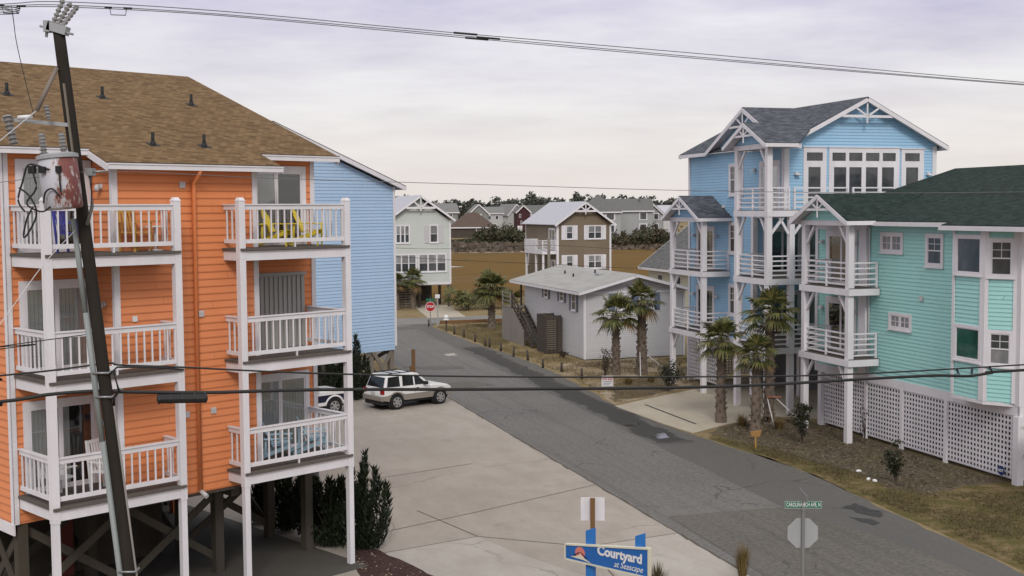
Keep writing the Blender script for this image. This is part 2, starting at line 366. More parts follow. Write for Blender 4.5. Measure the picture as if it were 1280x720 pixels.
def m_asphalt(name, c, patch=False):
    m, t, b = nt(name); g = N(t); co = g.coord()
    big = g.noise(co, .22, 5, .6); mid = g.noise(co, 1.3, 5, .7, (2.2, .35, 1)); fine = g.noise(co, 55, 3, .7)
    a = g.mix(g.ramp(big, [(.35, (0, 0, 0)), (.65, (1, 1, 1))]), mul(c, .86), mul(c, 1.12))
    a = g.mix(g.math('MULTIPLY', mid, .5), a, mul(c, .72))
    a = g.mix(g.math('MULTIPLY', fine, .38), a, mul(c, .45))
    ag = g.noise(co, 7.0, 5, .85); a = g.mix(g.ramp(ag, [(.44, (0, 0, 0)), (.66, (.55, .55, .55))]), a, mul(c, 1.55)); a = g.mix(g.ramp(ag, [(.34, (.5, .5, .5)), (.47, (0, 0, 0))]), a, mul(c, .5))
    tr_ = g.noise(co, .9, 4, .6, (2.6, .05, 1)); a = g.mix(g.ramp(tr_, [(.50, (0, 0, 0)), (.68, (.4, .4, .4))]), a, mul(c, .62))
    if patch:                       # repaving along the right side and a wet, broken repair strip, both with ragged edges
        sp_ = g.n('ShaderNodeSeparateXYZ'); g.l(co, sp_.inputs[0]); X, Y = sp_.outputs[0], sp_.outputs[1]
        rag = g.math('MULTIPLY', g.math('SUBTRACT', g.noise(co, .8, 6, .7, (1, .45, 1)), .5), 2.2)
        rag2 = g.math('MULTIPLY', g.math('SUBTRACT', g.noise(co, 2.4, 5, .75), .5), 1.2)
        def band(x0, k, soft, off=rag):   # smooth step where X passes x0 + k*(Y-40)
            q = g.math('SUBTRACT', g.math('SUBTRACT', X, g.math('MULTIPLY', g.math('SUBTRACT', Y, 40.0), k)), x0)
            return g.math('DIVIDE', g.math('ADD', q, g.math('MULTIPLY', off, .5)), soft, True)
        def between(v, a, b_, soft): 
            return g.math('MULTIPLY', g.math('DIVIDE', g.math('SUBTRACT', v, a), soft, True), g.math('DIVIDE', g.math('SUBTRACT', b_, v), soft, True))
        strip = band(19.4, .032, .05, g.math('MULTIPLY', rag, .25))
        a = g.mix(g.math('MULTIPLY', strip, .72), a, mul(c, .60))
        ctr = g.math('ADD', 20.55, g.math('MULTIPLY', g.math('SUBTRACT', Y, 46.0), .040))
        dist = g.math('ABSOLUTE', g.math('SUBTRACT', X, ctr))
        wid = g.math('ADD', .72, g.math('MULTIPLY', rag, .85))
        wet = g.math('MULTIPLY', g.math('DIVIDE', g.math('SUBTRACT', g.math('ADD', wid, g.math('MULTIPLY', rag2, .5)), dist), .07, True), between(g.math('ADD', Y, rag), 43.6, 80.0, .8))
        a = g.mix(g.math('MULTIPLY', wet, .90), a, mul(c, .28))
        pale = g.math('MULTIPLY', g.math('DIVIDE', g.math('SUBTRACT', g.math('ADD', .02, g.math('MULTIPLY', rag2, 1.5)), g.math('ABSOLUTE', g.math('SUBTRACT', X, 18.9))), .3, True), between(Y, 36.2, 40.4, 1.4))
        a = g.mix(g.math('MULTIPLY', pale, .4), a, mul(c, 1.8))
        grit = g.math('MULTIPLY', g.math('DIVIDE', g.math('SUBTRACT', X, 21.2), 1.2, True), g.ramp(g.noise(co, 3.0, 5, .7), [(.48, (0, 0, 0)), (.62, (1, 1, 1))]))
        a = g.mix(g.math('MULTIPLY', grit, .35), a, (.20, .16, .11))
    # cracks: warped cell edges, broken up
    wv = g.n('ShaderNodeVectorMath', _operation='ADD'); nz = g.n('ShaderNodeTexNoise', Scale=.9, Detail=5); g.l(co, nz.inputs['Vector'])
    g.l(co, wv.inputs[0]); g.l(nz.outputs['Color'], wv.inputs[1])
    vo = g.n('ShaderNodeTexVoronoi', _feature='DISTANCE_TO_EDGE', Scale=.20); g.l(wv.outputs[0], vo.inputs['Vector'])
    ck = g.math('LESS_THAN', vo.outputs[0], .0045)
    br = g.ramp(g.noise(co, .35, 3, .6), [(.48, (0, 0, 0)), (.60, (1, 1, 1))])
    ckm = g.math('MULTIPLY', ck, br)
    a = g.mix(g.math('MULTIPLY', ckm, .65), a, mul(c, .3))
    # tyre-worn pale wheel tracks are left to the noise; oil spots
    sp = g.ramp(g.noise(co, .9, 2, .5), [(.70, (0, 0, 0)), (.76, (1, 1, 1))])
    a = g.mix(g.math('MULTIPLY', sp, .35), a, mul(c, .55))
    g.l(a, b.inputs['Base Color']); b.inputs['Roughness'].default_value = .88; b.inputs['Specular IOR Level'].default_value = .2
    h = g.math('SUBTRACT', fine, g.math('MULTIPLY', ckm, 2.0)); g.bump(h, .45, .015, b)
    return m
M['asphalt'] = m_asphalt('old_asphalt', (.150, .144, .136), True)
M['asphalt_dark'] = m_asphalt('dark_asphalt', (.095, .092, .088))
M['asphalt_mid'] = m_asphalt('brown_asphalt', (.125, .116, .104))
M['asphalt_pale'] = m_asphalt('pale_asphalt', (.20, .195, .185))
M['asphalt_wet'] = m_asphalt('repair_asphalt', (.055, .054, .054))
def m_concrete(name, c):
    m, t, b = nt(name); g = N(t); co = g.coord()
    big = g.noise(co, .16, 6, .65); mid = g.noise(co, .9, 6, .7, (1.6, .6, 1)); fine = g.noise(co, 40, 3, .7)
    a = g.mix(g.ramp(big, [(.33, (0, 0, 0)), (.67, (1, 1, 1))]), mul(c, .84), mul(c, 1.10))
    a = g.mix(g.math('MULTIPLY', g.ramp(mid, [(.40, (0, 0, 0)), (.72, (1, 1, 1))]), .62), a, (c[0] * .74, c[1] * .70, c[2] * .66))
    sc = g.noise(co, .6, 4, .8, (.5, 3.0, 1)); a = g.mix(g.math('MULTIPLY', g.ramp(sc, [(.60, (0, 0, 0)), (.72, (1, 1, 1))]), .35), a, mul(c, .62))
    a = g.mix(g.math('MULTIPLY', fine, .22), a, mul(c, .66))
    ag = g.noise(co, 6.0, 5, .85); a = g.mix(g.ramp(ag, [(.50, (0, 0, 0)), (.70, (.4, .4, .4))]), a, mul(c, .72)); oil = g.noise(co, .55, 5, .7); a = g.mix(g.ramp(oil, [(.60, (0, 0, 0)), (.70, (.38, .38, .38))]), a, mul(c, .55))
    wv = g.n('ShaderNodeVectorMath', _operation='ADD'); nz = g.n('ShaderNodeTexNoise', Scale=.7, Detail=6); g.l(co, nz.inputs['Vector'])
    g.l(co, wv.inputs[0]); g.l(nz.outputs['Color'], wv.inputs[1])
    vo = g.n('ShaderNodeTexVoronoi', _feature='DISTANCE_TO_EDGE', Scale=.11); g.l(wv.outputs[0], vo.inputs['Vector'])
    br = g.ramp(g.noise(co, .25, 3, .6), [(.46, (0, 0, 0)), (.58, (1, 1, 1))])
    ck = g.math('MULTIPLY', g.math('LESS_THAN', vo.outputs[0], .0022), br)
    a = g.mix(g.math('MULTIPLY', ck, .4), a, mul(c, .35))
    g.l(a, b.inputs['Base Color']); b.inputs['Roughness'].default_value = .85; b.inputs['Specular IOR Level'].default_value = .2
    g.bump(fine, .2, .01, b)
    return m
M['concrete'] = m_concrete('tan_concrete', (.350, .314, .275))
M['concrete_pale'] = m_concrete('pale_concrete', (.40, .37, .33))
M['concrete_drive'] = m_concrete('cream_concrete', (.42, .375, .30))
M['concrete_dim'] = m_concrete('carport_concrete', (.085, .078, .070))  # under-house shade is put into this darker concrete colour
M['joint'] = m_paint('joint_dirt', (.10, .085, .07), .95, .3)

gpts = [(-1600, -300), (1600, -300), (1600, 124), (-1600, 124)]
sheet('ground', gpts, 0.0, M['ground'])
def wav(pts, seg=1.2, amp=.15, seed=1):
    rnd = random.Random(seed); outp = []
    for i, p in enumerate(pts):
        q = pts[(i + 1) % len(pts)]; L = math.dist(p, q); n = max(1, int(L / seg))
        for k in range(n):
            f = k / n; a = amp if 0 < k else amp * .5
            outp.append((p[0] + (q[0] - p[0]) * f + rnd.uniform(-a, a), p[1] + (q[1] - p[1]) * f + rnd.uniform(-a, a)))
    return outp
# the far side: marsh, then reeds, then the far shore rising gently
sheet('marsh', [(-900, 124), (900, 124), (900, 262), (-900, 262)], .0, M['marsh'])
sheet('reed_bed', [(-900, 262), (900, 262), (900, 335), (-900, 335)], .0, M['reeds'])
mb = MB()
for k in range(40):
    x0 = -1600 + 80 * k
    for (s0, z0), (s1, z1) in (((335, 0), (352, .9)), ((352, .9), (430, 1.6)), ((430, 1.6), (1500, 2.5)), ((1500, 2.5), (4200, 3.0))):
        mb.poly([(x0, s0, z0), (x0 + 80, s0, z0), (x0 + 80, s1, z1), (x0, s1, z1)])
o = mb.build('far_shore', M['ground'], kind='structure'); o.rotation_euler = (0, 0, A_ST)
# thin tidal creeks glinting in the marsh
M['water'] = m_paint('creek_water', (.42, .40, .38), .25, .1, spec=.6)
for i, pts in enumerate(([(36, 196), (44, 192), (52, 193), (50, 196), (42, 197)], [(60, 258), (82, 254), (104, 255), (103, 257), (80, 257)], [(92, 300), (118, 294), (119, 297), (96, 303)])):
    sheet('tidal_creek', wav(pts, 3, .35, i), .006, M['water'])

road_R = [(21.3, 14), (21.45, 20), (21.5, 25.35), (22.1, 32.5), (22.55, 37), (22.5, 40), (22.0, 44), (21.75, 48), (21.6, 53), (22.25, 58.5), (22.7, 63), (22.9, 66), (23.1, 71), (22.95, 76), (22.65, 82), (22.6, 88), (22.7, 95), (23.6, 97.2)]
def wline(pts, seg=.7, amp=.08, seed=3):
    rnd = random.Random(seed); o = []
    for p, q in zip(pts, pts[1:]):
        n = max(1, int(math.dist(p, q) / seg))
        for k in range(n): o.append((p[0] + (q[0] - p[0]) * k / n + rnd.uniform(-amp, amp), p[1] + (q[1] - p[1]) * k / n))
    return o + [pts[-1]]
sheet('road', [(14.77, 14)] + wline(road_R) + [(14.0, 97.5), (14.77, 94)], .004, M['asphalt'])
sheet('avenue', [(-60, -30), (90, -30), (90, 14.2), (-60, 14.2)], .004, M['asphalt'])
sheet('cross_street', [(-80, 97.3), (100, 97.3), (100, 102.6), (-80, 103.6)], .008, M['asphalt_pale'])
# repairs in the road, each a thin sheet above the last
sheet('road_patch', wav([(15.3, 33.4), (19.2, 33.3), (20.2, 28.5), (20.4, 22), (15.0, 24)], 2.0, .05, 6), .012, M['asphalt_mid'])
sheet('road_patch', wav([(15.2, 71.2), (18.6, 70.4), (18.5, 69.0), (16.2, 69.3)], .4, .25, 9), .012, M['asphalt_mid'])
sheet('road_patch', wav([(15.8, 63.6), (17.6, 63.6), (18.2, 61.9), (15.6, 61.2)], .6, .15, 10), .012, M['asphalt_mid'])
sheet('road_patch', wav([(15.0, 96.2), (22.5, 95.6), (22.3, 93.6), (18, 92.9), (14.6, 93.6)], .5, .3, 11), .012, M['asphalt_mid'])
sheet('road_patch', wav([(19.0, 76.3), (19.8, 76.7), (19.75, 75.4), (19.0, 75.2)], .5, .05, 12), .012, M['concrete_pale'])
m, tt, b = nt('puddle_water'); b.inputs['Base Color'].default_value = (.05, .05, .055, 1); b.inputs['Roughness'].default_value = .04; b.inputs['Specular IOR Level'].default_value = .8; M['puddle'] = m
sheet('puddle', wav([(20.3, 46.0), (20.9, 46.15), (20.75, 45.1), (20.1, 44.9)], .25, .08, 15), .016, M['puddle'])
sheet('puddle', wav([(20.0, 48.3), (20.9, 48.6), (20.8, 48.3), (20.1, 48.0)], .25, .06, 16), .016, M['puddle'])

sheet('road_patch', wav([(20.9, 32.6), (21.6, 33.0), (21.75, 31.7), (21.3, 31.2)], .25, .1, 14), .012, M['asphalt_wet'])
sheet('road_patch', wav([(20.4, 31.6), (20.9, 31.2), (20.9, 30.6), (20.6, 30.5)], .25, .08, 15), .012, M['asphalt_wet'])
# concrete forecourt with joints
sheet('forecourt', [(-60, 24), (7.2, 24), (14.0, 24.6), (14.77, 27.2), (14.77, 67.5), (-60, 67.5)], .008, M['concrete'])
sheet('pavement', wav([(5.6, 31.4), (6.25, 32.28), (9.19, 33.09), (9.7, 31.2), (10.9, 28.3), (11, 24.2), (7, 24.2)], 9, 0), .012, M['concrete_pale'])
sheet('pavement', [(11.8, 31.1), (14.75, 31.55), (14.75, 27.2), (14.0, 24.8), (11.3, 24.6)], .012, M['concrete_pale'])
jm = MB()
def joint(p, q, wd=.035):
    p = Vector((*p, .015)); q = Vector((*q, .015)); d = (q - p).normalized(); a = Vector((-d.y, d.x, 0)) * wd / 2
    jm.poly([p - a, q - a, q + a, p + a])
for p, q in (((14.75, 38.1), (9.98, 35.84)), ((9.98, 35.84), (5.5, 33.9)), ((14.75, 31.55), (11.8, 31.1)), ((11.8, 31.1), (9.19, 33.09)), ((9.19, 33.09), (6.25, 32.28)), ((11.7, 42.8), (7.0, 41.2)), ((9.19, 33.09), (8.2, 36.6)), ((11.8, 31.1), (11.2, 26))): joint(p, q)
for k in range(60): joint((14.79 + random.uniform(-.03, .03), 27.5 + k * .66), (14.79 + random.uniform(-.03, .03), 28.16 + k * .66), random.uniform(.04, .12))
o = jm.build('joint_lines', M['joint'], kind='structure'); o.rotation_euler = (0, 0, A_ST)
sheet('gravel_strip', wav([(5.16, 31.85), (5.75, 33.3), (6.2, 32.6), (6.73, 31.01), (7.13, 29.7), (6.9, 24.5), (5.3, 24.5), (5.3, 31.04)], .3, .06, 17), .016, M['gravel'])
# right-hand side
sheet('driveway', [(21.62, 53.2), (24.25, 54.9), (27, 56.5), (30.2, 58.6), (37, 61.5), (37, 46.6), (29, 46.6), (27.2, 48.2), (24.3, 47.0), (22.05, 45.6), (21.8, 48)], .012, M['concrete_drive'])
sheet('verge', wav([(21.5, 10), (21.6, 25), (22.2, 32.5), (22.6, 38), (22.1, 44.4), (24.4, 46.9), (27.2, 48), (28.3, 46.2), (28.3, 33.4), (34, 33.4), (34, 10)], 1.0, .06, 18), .004, M['verge'])
sheet('mulch_bed', wav([(22.6, 45.3), (24.3, 46.9), (27.26, 48.0), (28.2, 45.5), (28.2, 33.9), (26.4, 33.9), (24.6, 33.2), (23.9, 34.5), (24.1, 37.0), (23.6, 39.0), (23.4, 42.1)], .6, .16, 19), .008, M['mulch'])
sheet('sand_bed', wav([(21.75, 53.8), (23.0, 60), (23.4, 68), (26.4, 70), (31, 69.9), (30, 60.5), (26.7, 56.9), (24.2, 55.1)], .8, .12, 20), .004, M['sand'])
sheet('mulch_bed', wav([(22.3, 55.0), (24.3, 60.0), (26.6, 61.8), (28.4, 61.0), (26.7, 57.3), (24.2, 55.4)], .6, .15, 21), .008, M['mulch'])
sheet('grass_patch', wav([(22.9, 78), (23.0, 95), (30, 96), (34, 96), (31, 86), (26, 84)], 1.0, .2, 22), .004, M['verge'])
jm = MB(); jm.poly([(23.05, 47.5, .017), (23.16, 47.5, .017), (23.2, 53.1, .017), (23.08, 53.1, .017)])
o = jm.build('drain_slot', M['black'], kind='structure'); o.rotation_euler = (0, 0, A_ST)
sheet('driveway', [(24.2, 102.6), (27.6, 102.6), (29.4, 115.8), (26.0, 117.0)], .012, M['concrete_drive'])
sheet('concrete_floor', [], 0, M['concrete_dim']) if False else None
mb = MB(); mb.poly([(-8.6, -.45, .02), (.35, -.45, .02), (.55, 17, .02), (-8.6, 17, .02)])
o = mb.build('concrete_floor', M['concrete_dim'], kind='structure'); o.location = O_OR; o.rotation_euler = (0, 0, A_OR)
# ================================================================== house building kit
class WF:
    """wall frame: a along the wall, d outwards from it, z up"""
    def __init__(s, P0, da, nrm): s.P = Vector((*P0, 0)); s.a = Vector((*da, 0)); s.n = Vector((*nrm, 0))
    def __call__(s, a, d, z): return s.P + s.a * a + s.n * d + Vector((0, 0, z))
    def box(s, mb, a0, a1, d0, d1, z0, z1):
        mb.hexa([s(a0, d0, z0), s(a1, d0, z0), s(a1, d1, z0), s(a0, d1, z0), s(a0, d0, z1), s(a1, d0, z1), s(a1, d1, z1), s(a0, d1, z1)])
def clip(poly, z, keep_above):
    out = []
    for i, p in enumerate(poly):
        q = poly[(i + 1) % len(poly)]
        pi = (p[1] >= z) if keep_above else (p[1] <= z); qi = (q[1] >= z) if keep_above else (q[1] <= z)
        if pi: out.append(p)
        if pi != qi:
            f = (z - p[1]) / (q[1] - p[1]); out.append((p[0] + (q[0] - p[0]) * f, z))
    return out
def siding(mb, fr, poly, board, lip=.018):
    zmin = min(p[1] for p in poly); zmax = max(p[1] for p in poly)
    z = math.floor(zmin / board) * board
    while z < zmax:
        c = clip(clip(poly, z, True), z + board, False)
        if len(c) >= 3:
            mb.poly([fr(a, lip * (1 - (zz - z) / board), zz) for a, zz in c])
            zl = max(z, zmin); bt = [a for a, zz in c if zz < zl + 1e-4]
            if len(bt) >= 2:
                d = lip * (1 - (zl - z) / board)
                mb.poly([fr(min(bt), d, zl), fr(max(bt), d, zl), fr(max(bt), -.01, zl), fr(min(bt), -.01, zl)])
        z += board
def window(parent, fr, a0, a1, z0, z1, tw=.11, cols=1, rows=1, meet=True, pane='pane', mat='trim', muntin=None, mw=.05, name='window', top_mat=None):
    """casing a0..a1, z0..z1; cols sashes side by side; meet = a meeting rail; muntin=(cols,rows) of the upper sash"""
    mb = MB(); b = fr.box
    b(mb, a0, a0 + tw, 0, .055, z0, z1); b(mb, a1 - tw, a1, 0, .055, z0, z1)
    b(mb, a0 + tw, a1 - tw, 0, .055, z1 - tw, z1); b(mb, a0 + tw, a1 - tw, 0, .055, z0, z0 + tw)
    b(mb, a0 - .03, a1 + .03, .055, .09, z0 - .02, z0 + .035)
    A0, A1, Z0, Z1 = a0 + tw, a1 - tw, z0 + tw, z1 - tw
    cw = (A1 - A0) / cols; s = .035
    for c in range(cols):
        x0 = A0 + c * cw; x1 = x0 + cw
        if c: b(mb, x0 - mw / 2, x0 + mw / 2, .02, .05, Z0, Z1)
        for (p, q, r_, t_) in ((x0, x0 + s, Z0, Z1), (x1 - s, x1, Z0, Z1), (x0 + s, x1 - s, Z1 - s, Z1), (x0 + s, x1 - s, Z0, Z0 + s)): b(mb, p, q, .022, .040, r_, t_)
        zm = (Z0 + Z1) / 2
        if meet: b(mb, x0 + s, x1 - s, .022, .042, zm - .022, zm + .022)
        if muntin:
            zb = zm if meet else Z0
            for k in range(1, muntin[0]): xx = x0 + cw * k / muntin[0]; b(mb, xx - .01, xx + .01, .021, .034, zb, Z1 - s)
            for k in range(1, muntin[1]): zz = zb + (Z1 - zb) * k / muntin[1]; b(mb, x0 + s, x1 - s, .021, .034, zz - .01, zz + .01)
    o = mb.build(name, M[mat], parent)
    pb = MB(); b(pb, A0, A1, .004, .0208, Z0, Z1 if not top_mat else (Z0 + Z1) / 2); pb.build('pane', M[pane], o)
    if top_mat:
        pb = MB(); b(pb, A0, A1, .004, .0208, (Z0 + Z1) / 2, Z1); pb.build('pane', M[top_mat], o)
    return o
def slider(parent, fr, a0, a1, z0, z1, tw=.13, blinds='blind', open_frac=1.0, dark_half=None, split=.5):
    """sliding glass door: casing, two leaves, a dark room with vertical blinds behind real glass"""
    mb = MB(); b = fr.box
    b(mb, a0, a0 + tw, 0, .06, z0, z1); b(mb, a1 - tw, a1, 0, .06, z0, z1); b(mb, a0 + tw, a1 - tw, 0, .06, z1 - tw - .03, z1); b(mb, a0 + tw, a1 - tw, 0, .05, z0, z0 + .05)
    A0, A1, Z0, Z1 = a0 + tw, a1 - tw, z0 + .05, z1 - tw - .03
    m = A0 + (A1 - A0) * split
    for p, q, d in ((A0, A0 + .05, .05), (m - .05, m, .05), (m, m + .055, .062), (A1 - .05, A1, .05)): b(mb, p, q, .018, d, Z0, Z1)
    b(mb, A0 + .05, A1 - .05, .018, .048, Z1 - .05, Z1); b(mb, A0 + .05, A1 - .05, .018, .048, Z0, Z0 + .07)
    o = mb.build('sliding_door', M['trim'], parent)
    rb = MB(); b(rb, A0, A1, .001, .0205, Z0, Z1); rb.build('dark_interior', M['room'], o)
    if blinds:
        bl = MB(); x = A0 + .03; lim = A0 + (A1 - A0) * open_frac
        while x < lim - .03:
            t_ = random.uniform(-.003, .003)
            bl.hexa([fr(x, .022, Z0 + .04), fr(x + .085, .027 + t_, Z0 + .04), fr(x + .085, .0285 + t_, Z0 + .04), fr(x, .0235, Z0 + .04), fr(x, .022, Z1 - .03), fr(x + .085, .027 + t_, Z1 - .03), fr(x + .085, .0285 + t_, Z1 - .03), fr(x, .0235, Z1 - .03)])
            x += .093
        if bl.v: bl.build('vertical_blinds', M[blinds], o)
    gb = MB(); b(gb, A0 + .05, m - .05, .037, .041, Z0 + .07, Z1 - .05); b(gb, m + .055, A1 - .05, .037, .041, Z0 + .07, Z1 - .05)
    gb.build('pane', M['glass'], o)
    return o
def roof_plane(mb, pts, th=.07, udir=None):
    """pts: coplanar 3D polygon; slab of thickness th below with UVs in metres"""
    P = [Vector(p) for p in pts]; n = (P[1] - P[0]).cross(P[2] - P[0]).normalized()
    if n.z < 0: P = P[::-1]; n = -n
    h = Vector((0, 0, 1)).cross(n); h = h.normalized() if h.length > 1e-4 else Vector((1, 0, 0)); sl = n.cross(h)
    o = P[0]; uv = [((p - o).dot(h), (p - o).dot(sl)) for p in P]
    mb.poly(P, uv)
    Q = [p - Vector((0, 0, th)) for p in P]; mb.poly(Q[::-1])
    for i in range(len(P)):
        j = (i + 1) % len(P); mb.poly([P[i], Q[i], Q[j], P[j]], [(0, 0), (0, .05), (.3, .05), (.3, 0)])
def fascia(mb, p, q, h=.18, w=.03, drop=.0):
    p = Vector(p) - Vector((0, 0, drop)); q = Vector(q) - Vector((0, 0, drop))
    mb.bar(p - Vector((0, 0, h / 2)), q - Vector((0, 0, h / 2)), w, h)

# ================================================================== the orange house
UO, VO = (1, 0), (0, 1)
oh = thing('apartment_house', 'orange three-storey apartment house on stilts with white balconies and a brown shingle roof', 'house', O_OR, A_OR)
VW, VR = .85, 1.85
fr_bay = WF((0, VW), (1, 0), (0, -1)); fr_rec = WF((0, VR), (1, 0), (0, -1)); fr_left = WF((-8.04, 0), (0, 1), (-1, 0))
fr_right = WF((.38, 0), (0, 1), (1, 0)); fr_back = WF((0, 16.5), (1, 0), (0, 1))
ridge = lambda v: 10.55 + .36 * (min(v, 18.4 - v) - .5)
mb = MB(); siding(mb, fr_bay, [(-5.95, 2.5), (-2.1, 2.5), (-2.1, 10.5), (-5.95, 10.5)], .18); mb.build('front_wall', M['orange'], oh)
mb = MB(); siding(mb, fr_rec, [(-8.04, 2.3), (-5.95, 2.3), (-5.95, 10.95), (-8.04, 10.95)], .18); mb.build('balcony_wall', M['orange'], oh)
mb = MB(); siding(mb, fr_rec, [(-2.1, 2.3), (.38, 2.3), (.38, 10.95), (-2.1, 10.95)], .18); mb.build('balcony_wall', M['orange'], oh)
mb = MB(); siding(mb, WF((-5.95, 0), (0, 1), (-1, 0)), [(VW, 2.5), (VR, 2.5), (VR, 10.6), (VW, 10.6)], .18); mb.build('return_wall', M['orange'], oh)
mb = MB(); siding(mb, WF((-2.1, 0), (0, 1), (1, 0)), [(VW, 2.5), (VR, 2.5), (VR, 10.6), (VW, 10.6)], .18); mb.build('return_wall', M['orange'], oh)
gp = [(VR, 2.3), (16.5, 2.3), (16.5, ridge(16.5) - .1), (9.2, 13.55), (VR, 10.95)]
mb = MB(); siding(mb, fr_left, gp, .18); mb.build('end_wall', M['orange'], oh)
mb = MB(); siding(mb, fr_right, gp, .18); mb.build('end_wall', M['orange'], oh)
mb = MB(); siding(mb, fr_back, [(-8.04, 2.3), (.38, 2.3), (.38, 10.9), (-8.04, 10.9)], .18); mb.build('back_wall', M['orange'], oh)
mb = MB(); mb.box(-8.0, .34, VR + .02, 16.45, 2.28, 2.36); mb.box(-5.92, -2.13, VW + .02, VR + .02, 2.42, 2.5); mb.build('floor_underside', M['wood_dark'], oh)
mb = MB()
for u, v in ((-8.04, VR), (.38, VR)):
    s = -1 if u < 0 else 1
    mb.box(u - (.03 if s < 0 else .1), u + (.1 if s < 0 else .03), v - .035, v - .003, 2.3, 10.9); mb.box(u - .035 if s < 0 else u + .003, u - .003 if s < 0 else u + .035, v - .035, v + .1, 2.3, 10.9)
for u in (-5.95, -2.1):
    s = 1 if u == -5.95 else -1
    mb.box(min(u, u + s * .11), max(u, u + s * .11), VW - .035, VW - .003, 2.5, 10.45)
    mb.box(u - .035 if s > 0 else u + .003, u - .003 if s > 0 else u + .035, VW - .035, VW + .08, 2.5, 10.45)
mb.build_each('corner_board', M['trim'], oh)
mb = MB(); mb.box(-8.09, -8.05, 1.8, 16.5, 2.06, 2.32); mb.box(.39, .43, 1.8, 16.5, 2.06, 2.32); mb.build('skirt_board', M['trim'], oh)
# roof
RZ = lambda v: 10.55 + .36 * (v - .5)
mb = MB()
roof_plane(mb, [(-8.45, 1.46, RZ(1.46)), (.95, 1.46, RZ(1.46)), (.95, 9.2, RZ(9.2)), (-8.45, 9.2, RZ(9.2))])
roof_plane(mb, [(-6.25, .5, RZ(.5)), (-1.55, .5, RZ(.5)), (-1.55, 1.46, RZ(1.46)), (-6.25, 1.46, RZ(1.46))])
roof_plane(mb, [(-8.45, 16.94, RZ(1.46)), (.95, 16.94, RZ(1.46)), (.95, 9.2, RZ(9.2)), (-8.45, 9.2, RZ(9.2))])
rf = mb.build('roof', M['roof_brown'], oh)
mb = MB()
for u0, u1, v in ((-8.45, -6.25, 1.46), (-6.25, -1.55, .5), (-1.55, .95, 1.46)):
    z = RZ(v); mb.box(u0, u1, v - .10, v - .002, z - .17, z - .035); mb.box(u0, u1, v - .12, v - .10, z - .06, z - .03)
for u in (-6.25, -1.55): mb.bar((u, .42, RZ(.42) - .11), (u, 1.5, RZ(1.5) - .11), .04, .15)
mb.build('gutter', M['trim'], rf)
mb = MB()
for u0, u1, v in ((-8.45, -6.25, 1.46), (-6.25, -1.55, .5), (-1.55, .95, 1.46)): mb.box(u0, u1, v - .10, v + .0, RZ(v) - .03, RZ(v) - .005)
mb.build('drip_edge', M['wood_dark'], rf)
mb = MB(); mb.box(-8.4, .9, 1.48, 1.84, 10.78, 10.80); mb.box(-6.2, -1.6, .52, .84, 10.43, 10.45)
for u in (.95, -8.45): mb.bar((u, 1.4, RZ(1.4) - .12), (u, 9.2, RZ(9.2) - .12), .03, .18); mb.bar((u, 17, RZ(1.4) - .12), (u, 9.2, RZ(9.2) - .12), .03, .18)
mb.build('soffit', M['trim'], rf)
for u, v in ((-6.27, 5.72), (-3.55, 6.0), (-.94, 5.82), (-4.32, 1.9), (-2.9, 1.9)):
    z = RZ(v); mb = MB(); mb.cyl((u, v, z - .05), (u, v, z + .30), .042, .042, 10); mb.cyl((u, v, z - .08), (u, v, z + .10), .11, .05, 10)
    mb.hexa([(u - .13, v - .14, z - .09), (u + .13, v - .14, z - .09), (u + .13, v + .12, z + .02), (u - .13, v + .12, z + .02), (u - .13, v - .14, z - .035), (u + .13, v - .14, z - .035), (u + .13, v + .12, z + .058), (u - .13, v + .12, z + .058)]); mb.build('vent_pipe', M['black'], rf)
# downpipe and small fittings
mb = MB(); mb.tube([(-3.9, VW - .08, 2.55), (-3.9, VW - .08, 10.0), (-3.9, VW - .10, 10.12), (-3.9, .48, 10.30), (-3.9, .45, 10.42)], .055, 8); mb.build('downpipe', M['orange_plain'], oh)
mb = MB(); mb.tube([(-3.9, VW - .06, 2.56), (-3.86, VW - .3, 2.44)], .06, 8); mb.build('downpipe_outlet', M['trim_dull'], oh)
for u, z in ((-4.17, 10.05), (-3.74, 6.91), (-3.46, 4.49), (-4.2, 4.48)):
    mb = MB(); fr_bay.box(mb, u - .07, u + .07, .012, .05, z - .075, z + .075)
    for k in range(3): fr_bay.box(mb, u - .055, u + .055, .05, .06, z - .055 + k * .04, z - .035 + k * .04)
    mb.build('wall_vent', M['trim_dull'], oh)
mb = MB(); fr_bay.box(mb, -5.55, -5.43, .012, .045, 6.84, 6.97); mb.build('outlet_box', M['white_plastic'], oh)
frl = WF((-5.95, 0), (0, 1), (-1, 0))
for z in (10.0, 7.25, 4.5):
    mb = MB(); mb.cyl(frl(1.35, .0, z), frl(1.35, .06, z), .07, .07, 10); mb.sphere(frl(1.35, .12, z - .03), .07, .07, .09, 10, 6); mb.build('wall_lamp', M['trim_dull'], oh)
